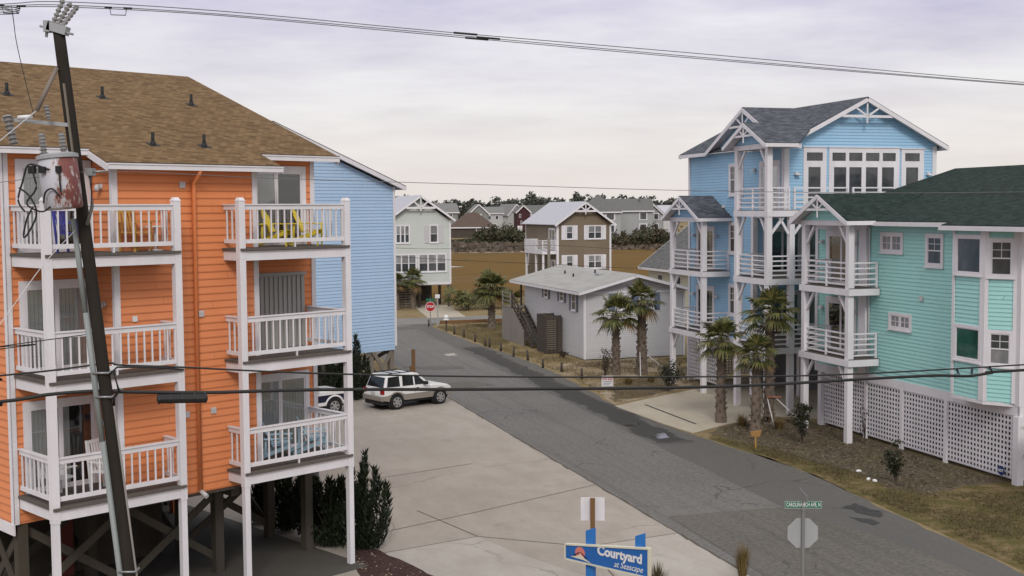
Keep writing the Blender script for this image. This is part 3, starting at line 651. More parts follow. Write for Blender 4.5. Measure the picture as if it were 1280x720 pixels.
# balconies
DECK = (8.5, 5.735, 2.97)
def orange_rail(mb, p, q, zd, post_side=True):
    p = Vector(p); q = Vector(q); L = (q - p).length; d = (q - p) / L
    up = lambda v, z: Vector((v.x, v.y, z))
    mb.bar(up(p, zd + 1.0), up(q, zd + 1.0), .05, .115); mb.bar(up(p, zd + 1.068), up(q, zd + 1.068), .11, .03)
    mb.bar(up(p, zd + .17), up(q, zd + .17), .045, .10)
    n = max(2, int(L / .19))
    for k in range(n):
        c = p + d * (L * (k + .5) / n); w = .032
        mb.box(c.x - w / 2, c.x + w / 2, c.y - w / 2, c.y + w / 2, zd + .2, zd + .96)
def balcony(left, zd):
    u0, u1 = (-7.9, -4.78) if left else (-3.05, .13)
    mb = MB()
    zt = zd - .07; zb = zd - .30
    mb.box(u0, u1, .02, .07, zb, zt)                                   # front beam
    us = u0; mb.box(us - .02, us + .03, .07, VR - .02 if left else VW - .02, zb, zt)
    ue = u1; mb.box(ue - .03, ue + .02, .07, VW - .02 if left else VR - .02, zb, zt)
    mb.box(u0, u1, .0, .02, zt - .02, zt)
    bo = mb.build('balcony', M['trim'], oh)
    mb = MB()
    if left:
        rects = ((u0 - .06, -5.97, -.04, VR - .02), (-5.97, u1 + .05, -.04, VW - .02))
    else:
        rects = ((u0 - .06, -2.08, -.04, VW - .02), (-2.08, u1 + .05, -.04, VR - .02))
    for a, b_, c, d in rects: mb.box(a, b_, c, d, zd - .06, zd)
    mb.build('deck_boards', M['deck'], bo)
    mb = MB()
    for a, b_, c, d in rects: mb.box(a + .12, b_ - .12, c + .15, d - .05, zd - .26, zd - .07)
    mb.build('joists', M['wood_dark'], bo)
    mb = MB(); orange_rail(mb, (u0, .09), (u1, .09), zd)
    mb.box((u0 + u1) / 2 - .02, (u0 + u1) / 2 + .02, .07, .11, zd, zd + .13)
    mb.build('railing', M['trim'], bo)
    mb = MB(); orange_rail(mb, (u0 + .02, .12), (u0 + .02, (VR if left else VW) - .03), zd); mb.build('railing', M['trim'], bo)
    mb = MB(); orange_rail(mb, (u1 - .02, .12), (u1 - .02, (VW if left else VR) - .03), zd); mb.build('railing', M['trim'], bo)
for zd in DECK:
    balcony(True, zd); balcony(False, zd)
for u in (-7.97, -4.87, -3.13, .06):
    mb = MB(); mb.box(u, u + .17, 0, .17, 2.62, 9.66); mb.box(u + .012, u + .158, .012, .158, 0, 2.62)
    mb.hexa([(u - .012, -.012, 9.66), (u + .182, -.012, 9.66), (u + .182, .182, 9.66), (u - .012, .182, 9.66), (u + .03, .03, 9.74), (u + .14, .03, 9.74), (u + .14, .14, 9.74), (u + .03, .14, 9.74)])
    for zd in DECK:
        for dz in (-.12, -.25):
            mb.cyl((u + .085, 0, zd + dz), (u + .085, -.012, zd + dz), .014, .014, 6); mb.cyl((u, .085, zd + dz), (u - .012, .085, zd + dz), .014, .014, 6)
    mb.build('balcony_post', M['trim'], oh)
# doors
for i, zd in enumerate(DECK):
    slider(oh, fr_rec, -7.78, -5.99, zd, zd + 2.12, blinds=('blind', 'blind', 'blind')[i], open_frac=(.45, 1.0, .62)[i], split=.48)
    if i != 1: slider(oh, fr_rec, -1.78, .12, zd, zd + 2.1, blinds='blind', open_frac=(.5, 1.0, 1.0)[i] if i else .47, split=.5)
# storm shutter closing the middle door on the right
mb = MB(); fr_rec.box(mb, -1.72, .02, 0.02, .05, DECK[1], DECK[1] + 1.95)
k = -1.72
while k < -.05:
    fr_rec.box(mb, k + .02, k + .11, .05, .085, DECK[1] + .02, DECK[1] + 1.92); k += .145
fr_rec.box(mb, -1.76, .06, .02, .1, DECK[1] + 1.95, DECK[1] + 2.03); mb.build('storm_shutter', M['shutter_grey'], oh)
# stilts, braces, added light-blocking partition
for u in (-7.85, -5.3, -2.72, .1):
    for v in (2.0, 3.85, 6.6, 9.6, 12.8, 16.0):
        mb = MB(); mb.box(u - .12, u + .12, v - .12, v + .12, 0, 2.28)
        if u == -2.72 and v == 2.0: mb.box(u - .12, u + .12, v - .9, v - .12, 2.18, 2.4)
        mb.build('stilt', M['stilt'], oh)
for (a, b_) in (((-7.85, 2.0), (-7.85, 3.85)), ((-7.85, 3.85), (-5.3, 3.85)), ((-5.3, 2.0), (-2.72, 2.0)), ((-5.3, 3.85), (-5.3, 6.6)), ((-2.72, 3.85), (-2.72, 6.6)), ((.1, 3.85), (.1, 6.6)), ((-2.72, 3.85), (.1, 3.85)), ((-7.85, 2.0), (-5.3, 2.0))):
    mb = MB(); mb.bar((*a, .35), (*b_, 2.15), .05, .19); mb.bar((a[0] + .06, a[1] + .06, 2.15), (b_[0] + .06, b_[1] + .06, .35), .05, .19); mb.build('cross_brace', M['stilt'], oh)
mb = MB(); mb.box(-5.85, -5.45, 4.5, 4.69, .02, 2.28); mb.build('service_casing', M['rust'], oh)
mb = MB(); mb.box(-8.0, -2.9, 4.7, 4.8, 0.02, 2.28); mb.box(-2.9, -2.8, 4.7, 16.2, .02, 2.28); mb.box(-8.0, -7.92, 4.8, 16.2, .02, 2.28); mb.box(-8, -2.9, 16.1, 16.2, .02, 2.28); mb.build('storage_partition', M['stilt'], oh)  # walls added to keep light out from under the house
mb = MB(); mb.box(-.4, -.15, 8.4, 8.65, 0.02, 2.28); mb.build('service_pipe_casing', M['orange_plain'], oh)

# ------------------------------------------------------------------ balcony furniture (each a thing)
def adirondack(name, label, loc, rz, mat, group=None, tall=.95):
    t = thing(name, label, 'chair', loc, rz, group)
    mb = MB()
    for k in range(6): y = -.27 + k * .095; mb.hexa([(-.10, y, .36), (.34, y, .40), (.34, y + .08, .40), (-.10, y + .08, .36), (-.10, y, .385), (.34, y, .425), (.34, y + .08, .425), (-.10, y + .08, .385)])
    mb.build('seat', M[mat], t)
    mb = MB(); hs = (.80, .9, .97, .97, .9, .8)
    for k in range(6):
        y = -.27 + k * .092; h = hs[k] * tall / .95; x1 = -.10 - (h - .3) * .42
        mb.hexa([(-.10, y, .34), (-.075, y, .34), (-.075, y + .076, .34), (-.10, y + .076, .34), (x1, y * 1.1, h), (x1 + .025, y * 1.1, h), (x1 + .025, y * 1.1 + .076, h), (x1, y * 1.1 + .076, h)])
    mb.build('backrest', M[mat], t)
    for s in (-1, 1):
        mb = MB(); mb.box(-.33, .40, s * .34 - .06, s * .34 + .06, .56, .585); mb.build('armrest', M[mat], t)
        mb = MB(); mb.box(.31, .345, s * .31 - .045, s * .31 + .045, 0, .56); mb.build('leg', M[mat], t)
        mb = MB(); mb.bar((.34, s * .285, .37), (-.5, s * .285, .06), .03, .1); mb.box(-.52, -.48, s * .285 - .03, s * .285 + .03, 0, .1); mb.bar((-.28, s * .31, .57), (-.3, s * .31, .14), .03, .05); mb.build('leg', M[mat], t)
    return t
def slat_chair(name, label, loc, rz, mat, back=1.0, group=None):
    t = thing(name, label, 'chair', loc, rz, group)
    mb = MB(); mb.box(-.22, .24, -.25, .25, .42, .45); mb.build('seat', M[mat], t)
    mb = MB()
    for k in range(5): y = -.2 + k * .1; mb.bar((-.22, y, .45), (-.32, y, back), .05, .015, (1, 0, 0))
    mb.bar((-.32, -.26, back), (-.32, .26, back), .03, .08); mb.build('backrest', M[mat], t)
    for s in (-1, 1):
        mb = MB(); mb.bar((-.24, s * .25, 0), (-.335, s * .25, back + .05), .04, .045, (1, 0, 0)); mb.build('leg', M[mat], t)
        mb = MB(); mb.bar((.22, s * .25, 0), (.22, s * .25, .66), .04, .04); mb.build('leg', M[mat], t)
        mb = MB(); mb.box(-.28, .27, s * .25 - .035, s * .25 + .035, .66, .69); mb.build('armrest', M[mat], t)
    return t
Z3, Z1 = DECK[0] + .002, DECK[2] + .002
adirondack('deck_chair', 'bright yellow slatted chair on the top right balcony, the nearer one to the downpipe', OW(-1.42, .95, Z3), A_OR - .85, 'yellow', 'yellow chairs on the top balcony')
adirondack('deck_chair', 'bright yellow slatted chair on the top right balcony, the one nearer its outer corner post', OW(-.50, .9, Z3), A_OR - .8, 'yellow', 'yellow chairs on the top balcony')
adirondack('deck_chair', 'powder blue slatted chair on the lowest right balcony, half hidden beside the sliding door', OW(-1.5, 1.0, Z1), A_OR - .6, 'paleblue', 'blue chairs on the lowest balcony')
adirondack('deck_chair', 'powder blue slatted chair on the lowest right balcony, near the outer corner post', OW(-.45, .95, Z1), A_OR - .5, 'paleblue', 'blue chairs on the lowest balcony')
slat_chair('patio_chair', 'white high-backed chair on the lowest left balcony in front of the open sliding door', OW(-6.25, .95, Z1), A_OR - 1.1, 'white_plastic', 1.12)
slat_chair('patio_chair', 'low white chair in the left corner of the lowest left balcony', OW(-7.3, 1.1, Z1), A_OR + .2, 'white_plastic', .85)
slat_chair('patio_chair', 'royal blue chair on the top left balcony beside the leaning pole', OW(-6.9, .9, Z3), A_OR - .9, 'royal', .92)
slat_chair('patio_chair', 'amber wooden chair on the top left balcony right of the leaning pole', OW(-5.62, .42, Z3), A_OR - 1.3, 'amber', .92)
t = thing('patio_table', 'small round white table with one post on the top left balcony', 'table', OW(-5.12, .45, Z3), A_OR)
mb = MB(); mb.cyl((0, 0, .55), (0, 0, .58), .26, .26, 16); mb.build('table_top', M['white_plastic'], t)
mb = MB(); mb.cyl((0, 0, .02), (0, 0, .55), .03, .03, 8); mb.cyl((0, 0, 0), (0, 0, .03), .18, .14, 12); mb.build('table_leg', M['white_plastic'], t)
# ================================================================== pale blue house on the left
bl = thing('stilt_house', 'pale blue house on timber stilts with a plain gable wall behind the orange house', 'house', OW(13.2, 27, 0), A_OR, off=(13.2, 27, 0))
frb = WF((0, 23), (1, 0), (0, -1))
mb = MB(); siding(mb, frb, [(5.7, 2.4), (20.7, 2.4), (20.7, 10.55), (13.2, 13.35), (5.7, 10.55)], .165); mb.build('gable_wall', M['blue_l'], bl)
mb = MB(); siding(mb, WF((20.7, 0), (0, 1), (1, 0)), [(23, 2.4), (33, 2.4), (33, 10.55), (23, 10.55)], .165); mb.build('side_wall', M['blue_l'], bl)
mb = MB(); siding(mb, WF((5.7, 0), (0, 1), (-1, 0)), [(23, 2.4), (33, 2.4), (33, 10.55), (23, 10.55)], .165); mb.build('side_wall', M['blue_l'], bl)
mb = MB(); siding(mb, WF((0, 33), (1, 0), (0, 1)), [(5.7, 2.4), (20.7, 2.4), (20.7, 10.55), (13.2, 13.35), (5.7, 10.55)], .165); mb.build('back_wall', M['blue_l'], bl)
mb = MB(); frb.box(mb, 20.6, 20.73, .02, .045, 2.4, 10.6); mb.box(20.702, 20.74, 22.96, 23.1, 2.4, 10.6); mb.build('corner_board', M['trim'], bl)
mb = MB(); frb.box(mb, 5.7, 20.59, .019, .04, 2.2, 2.46); mb.box(5.75, 20.65, 23.02, 33, 2.3, 2.38); mb.build('skirt_board', M['blue_l'], bl)
mb = MB()
for s in (-1, 1): roof_plane(mb, [(13.2, 22.65, 13.62), (13.2 + s * 8.02, 22.65, 10.66), (13.2 + s * 8.02, 33.3, 10.66), (13.2, 33.3, 13.62)])
rf = mb.build('roof', M['roof_dark'], bl)
mb = MB()
for s in (-1, 1): mb.bar((13.2, 22.64, 13.46), (13.2 + s * 8.02, 22.64, 10.50), .03, .20); mb.bar((13.2 + s * 8.0, 22.64, 10.53), (13.2 + s * 8.0, 33.3, 10.53), .04, .16)
mb.build('rake_board', M['trim'], rf)
mb = MB()
for s in (-1, 1): mb.hexa([(13.2, 22.66, 13.42), (13.2 + s * 8, 22.66, 10.46), (13.2 + s * 8, 22.99, 10.46), (13.2, 22.99, 13.42), (13.2, 22.66, 13.44), (13.2 + s * 8, 22.66, 10.48), (13.2 + s * 8, 22.99, 10.48), (13.2, 22.99, 13.44)])
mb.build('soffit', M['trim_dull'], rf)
for u in (6.2, 9.5, 12.8, 16.2, 19.15, 20.5):
    for v in (23.2, 27.5, 32.6):
        mb = MB(); mb.box(u - .13, u + .13, v - .13, v + .13, 0, 2.31); mb.build('stilt', M['wood_grey'], bl)
for a, b_ in (((19.15, 23.05), (20.5, 23.05)), ((20.5, 23.2), (20.5, 27.5)), ((16.2, 23.05), (19.15, 23.05)), ((12.8, 23.05), (16.2, 23.05))):
    mb = MB(); mb.bar((*a, .3), (*b_, 2.25), .05, .2); mb.bar((a[0] - .01, a[1] - .06, 2.25), (b_[0] - .01, b_[1] - .06, .3), .05, .2); mb.build('cross_brace', M['wood_grey'], bl)
# ================================================================== right-hand houses (local x = v, y = s)
def truss(mb, cx, half, apex, slope, y, axis='s', w=.07, drop=.55, depth=.05):
    """white fan-shaped gable ornament: tie, king post and two struts under the apex; axis: along which the gable runs"""
    hw = min(half, drop / slope)
    P = (lambda a, z: Vector((y, a, z))) if axis == 's' else (lambda a, z: Vector((a, y, z)))
    zt = apex - drop
    mb.bar(P(cx - hw, zt), P(cx + hw, zt), depth, w * 1.5)
    mb.bar(P(cx, apex - .08), P(cx, zt - .32), depth, w * 1.4, (1, 1, 0))
    for s in (-1, 1): mb.bar(P(cx, zt), P(cx + s * hw * .46, apex - drop * .42), depth, w)
def gable_porch(parent, front, back, cx, half, eave, slope, wall_mat, roof_mat, oh_f=.5, beam_z=None, posts=None, back_low=None, board=.145):
    """small gable roof over a balcony, ridge along v; front = v of the gable wall, roof runs on to v = back"""
    apex = eave + half * slope
    mb = MB(); f = front - oh_f
    bl_ = back if back_low is None else back_low
    for s in (-1, 1): roof_plane(mb, [(f, cx, apex), (f, cx + s * half, eave), (bl_, cx + s * half, eave), (back, cx, apex)])
    rf = mb.build('porch_roof', roof_mat, parent)
    mb = MB()
    for s in (-1, 1):
        mb.bar((f - .01, cx, apex - .13), (f - .01, cx + s * half, eave - .13), .04, .17, (0, 0, 1))
        mb.box(f, bl_, cx + s * half - .015, cx + s * half + .015, eave - .19, eave - .03)
        mb.hexa([(f, cx, apex - .10), (f, cx + s * half * .985, eave - .10), (front, cx + s * half * .985, eave - .10), (front, cx, apex - .10), (f, cx, apex - .075), (f, cx + s * half * .985, eave - .075), (front, cx + s * half * .985, eave - .075), (front, cx, apex - .075)])
    truss(mb, cx, half, apex - .2, slope, f + .02, 's', drop=half * slope * .42, w=.06)
    mb.build('gable_trim', M['trim'], rf)
    mb = MB(); siding(mb, WF((front, 0), (0, 1), (-1, 0)), [(cx - half + .25, eave - .02), (cx + half - .25, eave - .02), (cx, apex - .14)], board); mb.build('gable_wall', wall_mat, rf)
def hrail(mb, p, q, zd, n=5, top=1.0):
    p = Vector(p); q = Vector(q); up = lambda v, z: Vector((v.x, v.y, z))
    for k in range(n): z = zd + .14 + (top - .14) * k / (n - 1); mb.bar(up(p, z), up(q, z), .045, .06)
    L = (q - p).length; m = max(1, round(L / 1.4))
    for k in range(m + 1):
        c = p + (q - p) * (k / m); mb.box(c.x - .04, c.x + .04, c.y - .04, c.y + .04, zd, zd + top + .03)
def post(parent, v, s, z0, z1, w=.25, name='porch_post'):
    mb = MB(); mb.box(v - w / 2, v + w / 2, s - w / 2, s + w / 2, z0, z1); return mb.build(name, M['trim'], parent, bevel=.01)
def braces(parent, items, name='knee_brace'):
    for p, q in items:
        mb = MB(); mb.bar(p, q, .09, .11); mb.build(name, M['trim'], parent)
def sconce(parent, fr, a, z):
    mb = MB(); fr.box(mb, a - .06, a + .06, .01, .05, z - .08, z + .08); mb.hexa([fr(a - .13, .05, z - .03), fr(a + .13, .05, z - .03), fr(a + .13, .24, z - .06), fr(a - .13, .24, z - .06), fr(a - .07, .05, z + .09), fr(a + .07, .05, z + .09), fr(a + .07, .14, z + .05), fr(a - .07, .14, z + .05)])
    return mb.build('wall_lamp', M['trim_dull'], parent)
def lattice(parent, fr, a0, a1, z0, z1, pitch=.172, w=.080):
    mb = MB(); n = int((a1 - a0) / pitch); m = int((z1 - z0) / pitch)
    for k in range(n + 1): a = a0 + (a1 - a0) * k / n; fr.box(mb, a - w / 2, a + w / 2, .012, .022, z0, z1)
    for k in range(m + 1): z = z0 + (z1 - z0) * k / m; fr.box(mb, a0, a1, .0, .010, z - w / 2, z + w / 2)
    return mb.build('lattice_panel', M['trim'], parent)

# ------------------------------------------------------------------ mint green house
gh = thing('beach_house', 'mint green beach house with dark green shingle roof and white lattice skirting', 'house', SW(35, 40, 0), A_ST, off=(35, 40, 0))
VG = 28.2
fg = WF((VG, 0), (0, 1), (-1, 0)); fn = WF((0, 33.45), (1, 0), (0, -1)); ff = WF((0, 46.2), (1, 0), (0, 1)); fk = WF((43, 0), (0, 1), (1, 0))
mb = MB(); siding(mb, fg, [(33.45, 2.62), (46.2, 2.62), (46.2, 8.75), (33.45, 8.75)], .145); mb.build('street_wall', M['teal'], gh)
gp = [(VG, 2.62), (43, 2.62), (43, 8.75), (35.5, 10.95), (VG, 8.75)]
mb = MB(); siding(mb, fn, gp, .145); mb.build('end_wall', M['teal'], gh)
mb = MB(); siding(mb, ff, gp, .145); mb.build('end_wall', M['teal'], gh)
mb = MB(); siding(mb, fk, [(33.45, 2.62), (46.2, 2.62), (46.2, 8.75), (33.45, 8.75)], .145); mb.build('back_wall', M['teal'], gh)
mb = MB(); fg.box(mb, 33.4, 46.2, .0, .05, 2.32, 2.66); fn.box(mb, VG - .05, 43, 0, .05, 2.32, 2.66); mb.box(VG + .02, 42.9, 33.5, 46.15, 2.5, 2.6); mb.build('skirt_board', M['trim'], gh)
mb = MB()
fg.box(mb, 33.42, 33.62, .02, .06, 2.66, 8.7); fg.box(mb, 46.0, 46.2, .02, .06, 2.66, 8.7); fg.box(mb, 42.25, 42.75, .02, .16, 2.66, 8.7); fn.box(mb, VG - .06, VG + .14, .02, .06, 2.66, 8.7)
fg.box(mb, 42.3, 46.2, .02, .07, 8.45, 8.72); mb.build_each('corner_board', M['trim'], gh)
mb = MB(); mb.tube([fg(42.15, .06, 2.3), fg(42.15, .06, 8.55), fg(42.15, .35, 8.72)], .04, 6); mb.build('downpipe', M['trim'], gh)
# the stepped-out bay with a canted right side
BV = 27.6
fb = WF((BV, 0), (0, 1), (-1, 0))
cb = (34.5, BV); ce = (33.62, 28.16); dl = math.dist(cb, ce)
fc = WF((cb[1], cb[0]), ((ce[1] - cb[1]) / dl, (ce[0] - cb[0]) / dl), (-(cb[0] - ce[0]) / dl, (cb[1] - ce[1]) / dl))
bay = MB(); siding(bay, fb, [(34.5, 2.72), (36.16, 2.72), (36.16, 8.72), (34.5, 8.72)], .145)
siding(bay, fc, [(0, 2.72), (dl, 2.72), (dl, 8.72), (0, 8.72)], .145); siding(bay, WF((0, 36.16), (1, 0), (0, 1)), [(BV, 2.72), (VG, 2.72), (VG, 8.72), (BV, 8.72)], .145)
bo = bay.build('bay', M['teal'], gh)
mb = MB(); mb.hexa([(BV - .04, 36.2, 2.62), (VG, 36.2, 2.62), (VG, 33.6, 2.62), (BV - .04, 34.48, 2.62), (BV - .04, 36.2, 2.74), (VG, 36.2, 2.74), (VG, 33.6, 2.74), (BV - .04, 34.48, 2.74)])
fb.box(mb, 34.46, 34.72, .02, .05, 2.74, 8.7); fc.box(mb, 0.0, .12, .022, .052, 2.74, 8.7); fb.box(mb, 36.06, 36.2, .02, .05, 2.74, 8.7); fc.box(mb, dl - .1, dl + .02, .02, .05, 2.74, 8.7)
mb.build('bay_trim', M['trim'], bo)
window(bo, fb, 34.62, 36.08, 6.98, 8.42, .12, meet=False); window(bo, fc, .08, .98, 6.95, 8.32, .12, muntin=(2, 2))
window(bo, fb, 34.62, 36.08, 3.98, 5.28, .12, meet=False, pane='pane_green'); window(bo, fc, .08, .98, 3.92, 5.2, .12, muntin=(2, 2), pane='pane_pale', top_mat='pane')
window(gh, fg, 39.97, 41.45, 7.57, 8.40, .13, cols=2, meet=False, muntin=(2, 2), mw=.12, pane='pane_pale')
window(gh, fg, 37.52, 38.58, 7.13, 8.40, .14, muntin=(2, 2))
window(gh, fg, 39.38, 40.83, 4.60, 5.29, .12, cols=2, meet=False, muntin=(2, 2), mw=.12, pane='pane_pale')
mb = MB(); fg.box(mb, 38.68, 38.86, .02, .09, 5.86, 6.04); mb.build('wall_vent', M['trim_dull'], gh)
# roof
zr = lambda v: 8.86 + .29 * (v - 27.75)
mb = MB()
roof_plane(mb, [(27.7, 36.6, zr(27.7)), (27.7, 46.55, zr(27.7)), (35.5, 46.55, zr(35.5)), (35.5, 36.6, zr(35.5))])
roof_plane(mb, [(27.35, 31.9, zr(27.35)), (27.35, 36.6, zr(27.35)), (35.5, 36.6, zr(35.5)), (35.5, 31.9, zr(35.5))])
roof_plane(mb, [(43.4, 31.9, zr(27.6)), (43.4, 46.55, zr(27.6)), (35.5, 46.55, zr(35.5)), (35.5, 31.9, zr(35.5))])
rf = mb.build('roof', M['roof_green'], gh)
mb = MB()
mb.box(27.6, 27.69, 36.6, 42.0, zr(27.7) - .19, zr(27.7) - .03); mb.box(27.25, 27.34, 31.9, 36.62, zr(27.35) - .19, zr(27.35) - .03)
for y in (31.88, 46.57): mb.bar((27.6, y, zr(27.6) - .12), (35.5, y, zr(35.5) - .12), .03, .18); mb.bar((43.4, y, zr(27.6) - .12), (35.5, y, zr(35.5) - .12), .03, .18)
mb.build_each('gutter', M['trim'], rf)
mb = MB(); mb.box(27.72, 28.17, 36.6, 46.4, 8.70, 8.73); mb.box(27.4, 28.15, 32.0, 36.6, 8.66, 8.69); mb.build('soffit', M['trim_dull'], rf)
mb = MB(); mb.cyl((33.2, 38.2, zr(33.2) - .05), (33.2, 38.2, zr(33.2) + .32), .06, .06, 8); mb.build('vent_pipe', M['white_plastic'], rf)
gable_porch(gh, 26.9, 31.4, 43.25, 2.15, 8.88, .5, M['teal'], M['roof_green'], back_low=28.0)
mb = MB(); mb.box(26.78, 27.02, 41.4, 45.15, 8.66, 8.86); mb.box(27.02, 28.1, 41.45, 41.68, 8.66, 8.86); mb.box(27.02, 28.1, 44.85, 45.08, 8.66, 8.86); mb.box(27.0, 28.18, 41.5, 45.0, 8.84, 8.86); mb.build('porch_beam', M['trim'], gh)
for s in (41.65, 44.95): post(gh, 26.92, s, 0, 8.66)
for zd in (6.18, 3.36):
    mb = MB(); mb.box(26.76, 28.14, 41.42, 45.2, zd - .28, zd - .02); bo = mb.build('balcony', M['trim'], gh)
    mb = MB(); mb.box(26.80, 28.16, 41.46, 45.16, zd - .018, zd + .012); mb.build('deck_boards', M['deck'], bo)
    mb = MB(); hrail(mb, (26.92, 41.8), (26.92, 44.82), zd); mb.build('railing', M['trim'], bo)
    mb = MB(); hrail(mb, (27.05, 41.62), (28.12, 41.62), zd); mb.build('railing', M['trim'], bo)
    mb = MB(); hrail(mb, (27.05, 44.98), (28.12, 44.98), zd); mb.build('railing', M['trim'], bo)
    slider(gh, fg, 43.05, 45.35, zd + .01, zd + 2.26, .2, blinds='blind', open_frac=.4 if zd < 5 else .9, split=.5)
    sconce(gh, fg, 42.95, zd + 1.75); sconce(gh, fg, 45.65, zd + 1.75)
braces(gh, [((26.92, 44.82, z - .75), (26.92, 44.25, z - .02)) for z in (8.66, 5.9, 3.08)] + [((26.92, 41.78, z - .75), (26.92, 42.35, z - .02)) for z in (8.66, 5.9, 3.08)])
# lattice skirting
for a0, a1 in ((33.6, 37.14), (37.34, 39.82), (40.02, 42.24), (42.44, 45.5)): lattice(gh, fg, a0, a1, .18, 2.3)
for a in (37.24, 39.92, 42.34): mb = MB(); fg.box(mb, a - .1, a + .1, -.03, .06, 0, 2.33); mb.build('skirting_post', M['trim'], gh)
for a in (33.42, 45.62): mb = MB(); fg.box(mb, a - .13, a + .13, -.1, .16, 0, 2.33); mb.build('corner_post', M['trim'], gh)
lattice(gh, WF((0, 33.45), (1, 0), (0, -1)), 28.4, 36, .18, 2.3); lattice(gh, WF((0, 45.62), (1, 0), (0, 1)), 28.4, 31.6, .18, 2.3)
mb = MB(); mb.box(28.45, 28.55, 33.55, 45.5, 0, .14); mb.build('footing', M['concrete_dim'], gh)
mb = MB(); mb.box(28.75, 28.85, 33.6, 45.5, .15, 2.48); mb.build('inner_wall', M['room'], gh)  # dark sheet standing for the unlit space behind the lattice
# security placard
t = thing('security_sign', 'small dark blue octagonal security sign at the foot of the lattice near the corner post', 'sign', SW(28.02, 34.05, 0), A_ST)
def text(name, s, size, mat, parent, loc, rot, bold=0.0, ext=.004, shear=0, align='CENTER', sx=1.0):
    cu = bpy.data.curves.new(name, 'FONT'); cu.body = s; cu.size = size; cu.align_x = align; cu.align_y = 'CENTER'; cu.extrude = ext; cu.offset = bold; cu.shear = shear
    cu.resolution_u = 3
    tmp = bpy.data.objects.new('tmp', cu); col.objects.link(tmp)
    bpy.context.view_layer.update(); dg = bpy.context.evaluated_depsgraph_get()
    me = bpy.data.meshes.new_from_object(tmp.evaluated_get(dg)); bpy.data.objects.remove(tmp)
    me.materials.clear(); me.materials.append(M[mat]); o = bpy.data.objects.new(name, me); col.objects.link(o)
    o.parent = parent; o.location = loc; o.rotation_euler = rot; o.scale = (sx, 1, 1)
    return o
def octagon(mb, fn, r, d0, d1): mb.prism([(r * math.cos(R(22.5 + 45 * k)), r * math.sin(R(22.5 + 45 * k))) for k in range(8)], fn, d0, d1)
mb = MB(); octagon(mb, lambda a, b, d: Vector((d, -a, b + .38)), .17, -.01, .01); mb.build('sign_plate', M['adt'], t)
mb = MB(); mb.cyl((.02, 0, 0), (.02, 0, .5), .012, .012, 6); mb.build('stake', M['metal'], t)
text('lettering', 'ADT', .13, 'white_plastic', t, (-.015, 0, .38), (R(90), 0, R(-90)), .004)

# ------------------------------------------------------------------ sky blue house
bh = thing('beach_house', 'tall sky blue beach house with slate grey gables and white balconies', 'house', SW(33, 55, 0), A_ST, off=(33, 55, 0))
VB = 28.8; S3, S2, SF = 50.0, 52.9, 60.1
fl = WF((VB, 0), (0, 1), (-1, 0)); f3 = WF((0, S3), (1, 0), (0, -1)); f2 = WF((0, S2), (1, 0), (0, -1))
mb = MB(); siding(mb, fl, [(S2, 2.7), (SF, 2.7), (SF, 12.35), (S3, 12.35), (S3, 9.0), (S2, 9.0)][0:3] + [(S2, 12.35)], .145); siding(mb, fl, [(S3, 9.0), (S2, 9.0), (S2, 12.35), (S3, 12.35)], .145)
mb.build('street_wall', M['blue_r'], bh)
mb = MB(); siding(mb, f3, [(VB, 9.0), (37, 9.0), (37, 12.35), (32.9, 14.42), (VB, 12.35)], .145); mb.build('gable_wall', M['blue_r'], bh)
mb = MB(); siding(mb, f2, [(VB, 2.7), (37, 2.7), (37, 9.0), (VB, 9.0)], .145); mb.build('recessed_wall', M['blue_r'], bh)
mb = MB(); siding(mb, WF((0, SF), (1, 0), (0, 1)), [(VB, 2.7), (37, 2.7), (37, 12.35), (32.9, 14.42), (VB, 12.35)], .145); mb.build('end_wall', M['blue_r'], bh)
mb = MB(); siding(mb, WF((37, 0), (0, 1), (1, 0)), [(S3, 2.7), (SF, 2.7), (SF, 12.35), (S3, 12.35)], .145); mb.build('back_wall', M['blue_r'], bh)
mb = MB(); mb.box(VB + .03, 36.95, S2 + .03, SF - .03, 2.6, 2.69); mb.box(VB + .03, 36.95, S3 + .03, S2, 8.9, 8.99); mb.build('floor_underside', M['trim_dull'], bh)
mb = MB()
fl.box(mb, S3 - .04, S3 + .2, .02, .05, 9.0, 12.3); f3.box(mb, VB - .05, VB + .22, .02, .05, 9.0, 12.3); f3.box(mb, 36.8, 37.03, .02, .05, 9.0, 12.3); fl.box(mb, SF - .18, SF + .03, .02, .05, 2.7, 12.3)
fl.box(mb, S2 - .04, S2 + .2, .02, .05, 2.7, 9.0); f2.box(mb, VB - .05, VB + .2, .02, .05, 2.7, 8.9); fl.box(mb, S2 + .2, SF - .18, .02, .045, 2.55, 2.82); mb.build_each('corner_board', M['trim'], bh)
# gable windows
def glazing(v0, v1, z1, doors, trs, zt=(11.56, 11.95), zb=9.3, zd=11.27):
    mb = MB(); b = f3.box
    b(mb, v0, v1, .0, .05, zt[1], z1); b(mb, v0, v1, .0, .05, zd, zt[0]); b(mb, v0, doors[0][0], 0, .05, zb, zd); b(mb, doors[-1][1], v1, 0, .05, zb, zd)
    b(mb, v0, trs[0][0], 0, .05, zt[0], zt[1]); b(mb, trs[-1][1], v1, 0, .05, zt[0], zt[1])
    for (p, q), (p2, q2) in zip(doors, doors[1:]): b(mb, q, p2, 0, .06, zb, zd)
    for (p, q), (p2, q2) in zip(trs, trs[1:]): b(mb, q, p2, 0, .05, zt[0], zt[1])
    b(mb, v0 - .04, v1 + .04, 0, .09, z1, z1 + .04)
    o = mb.build('window', M['trim'], bh)
    for p, q in doors: mb = MB(); b(mb, p, q, .003, .02, zb, zd); mb.build('pane', M['pane'], o)
    for p, q in trs: mb = MB(); b(mb, p, q, .003, .02, *zt); mb.build('pane', M['pane'], o)
glazing(29.76, 30.98, 12.18, [(30.02, 30.67)], [(29.93, 30.78)])
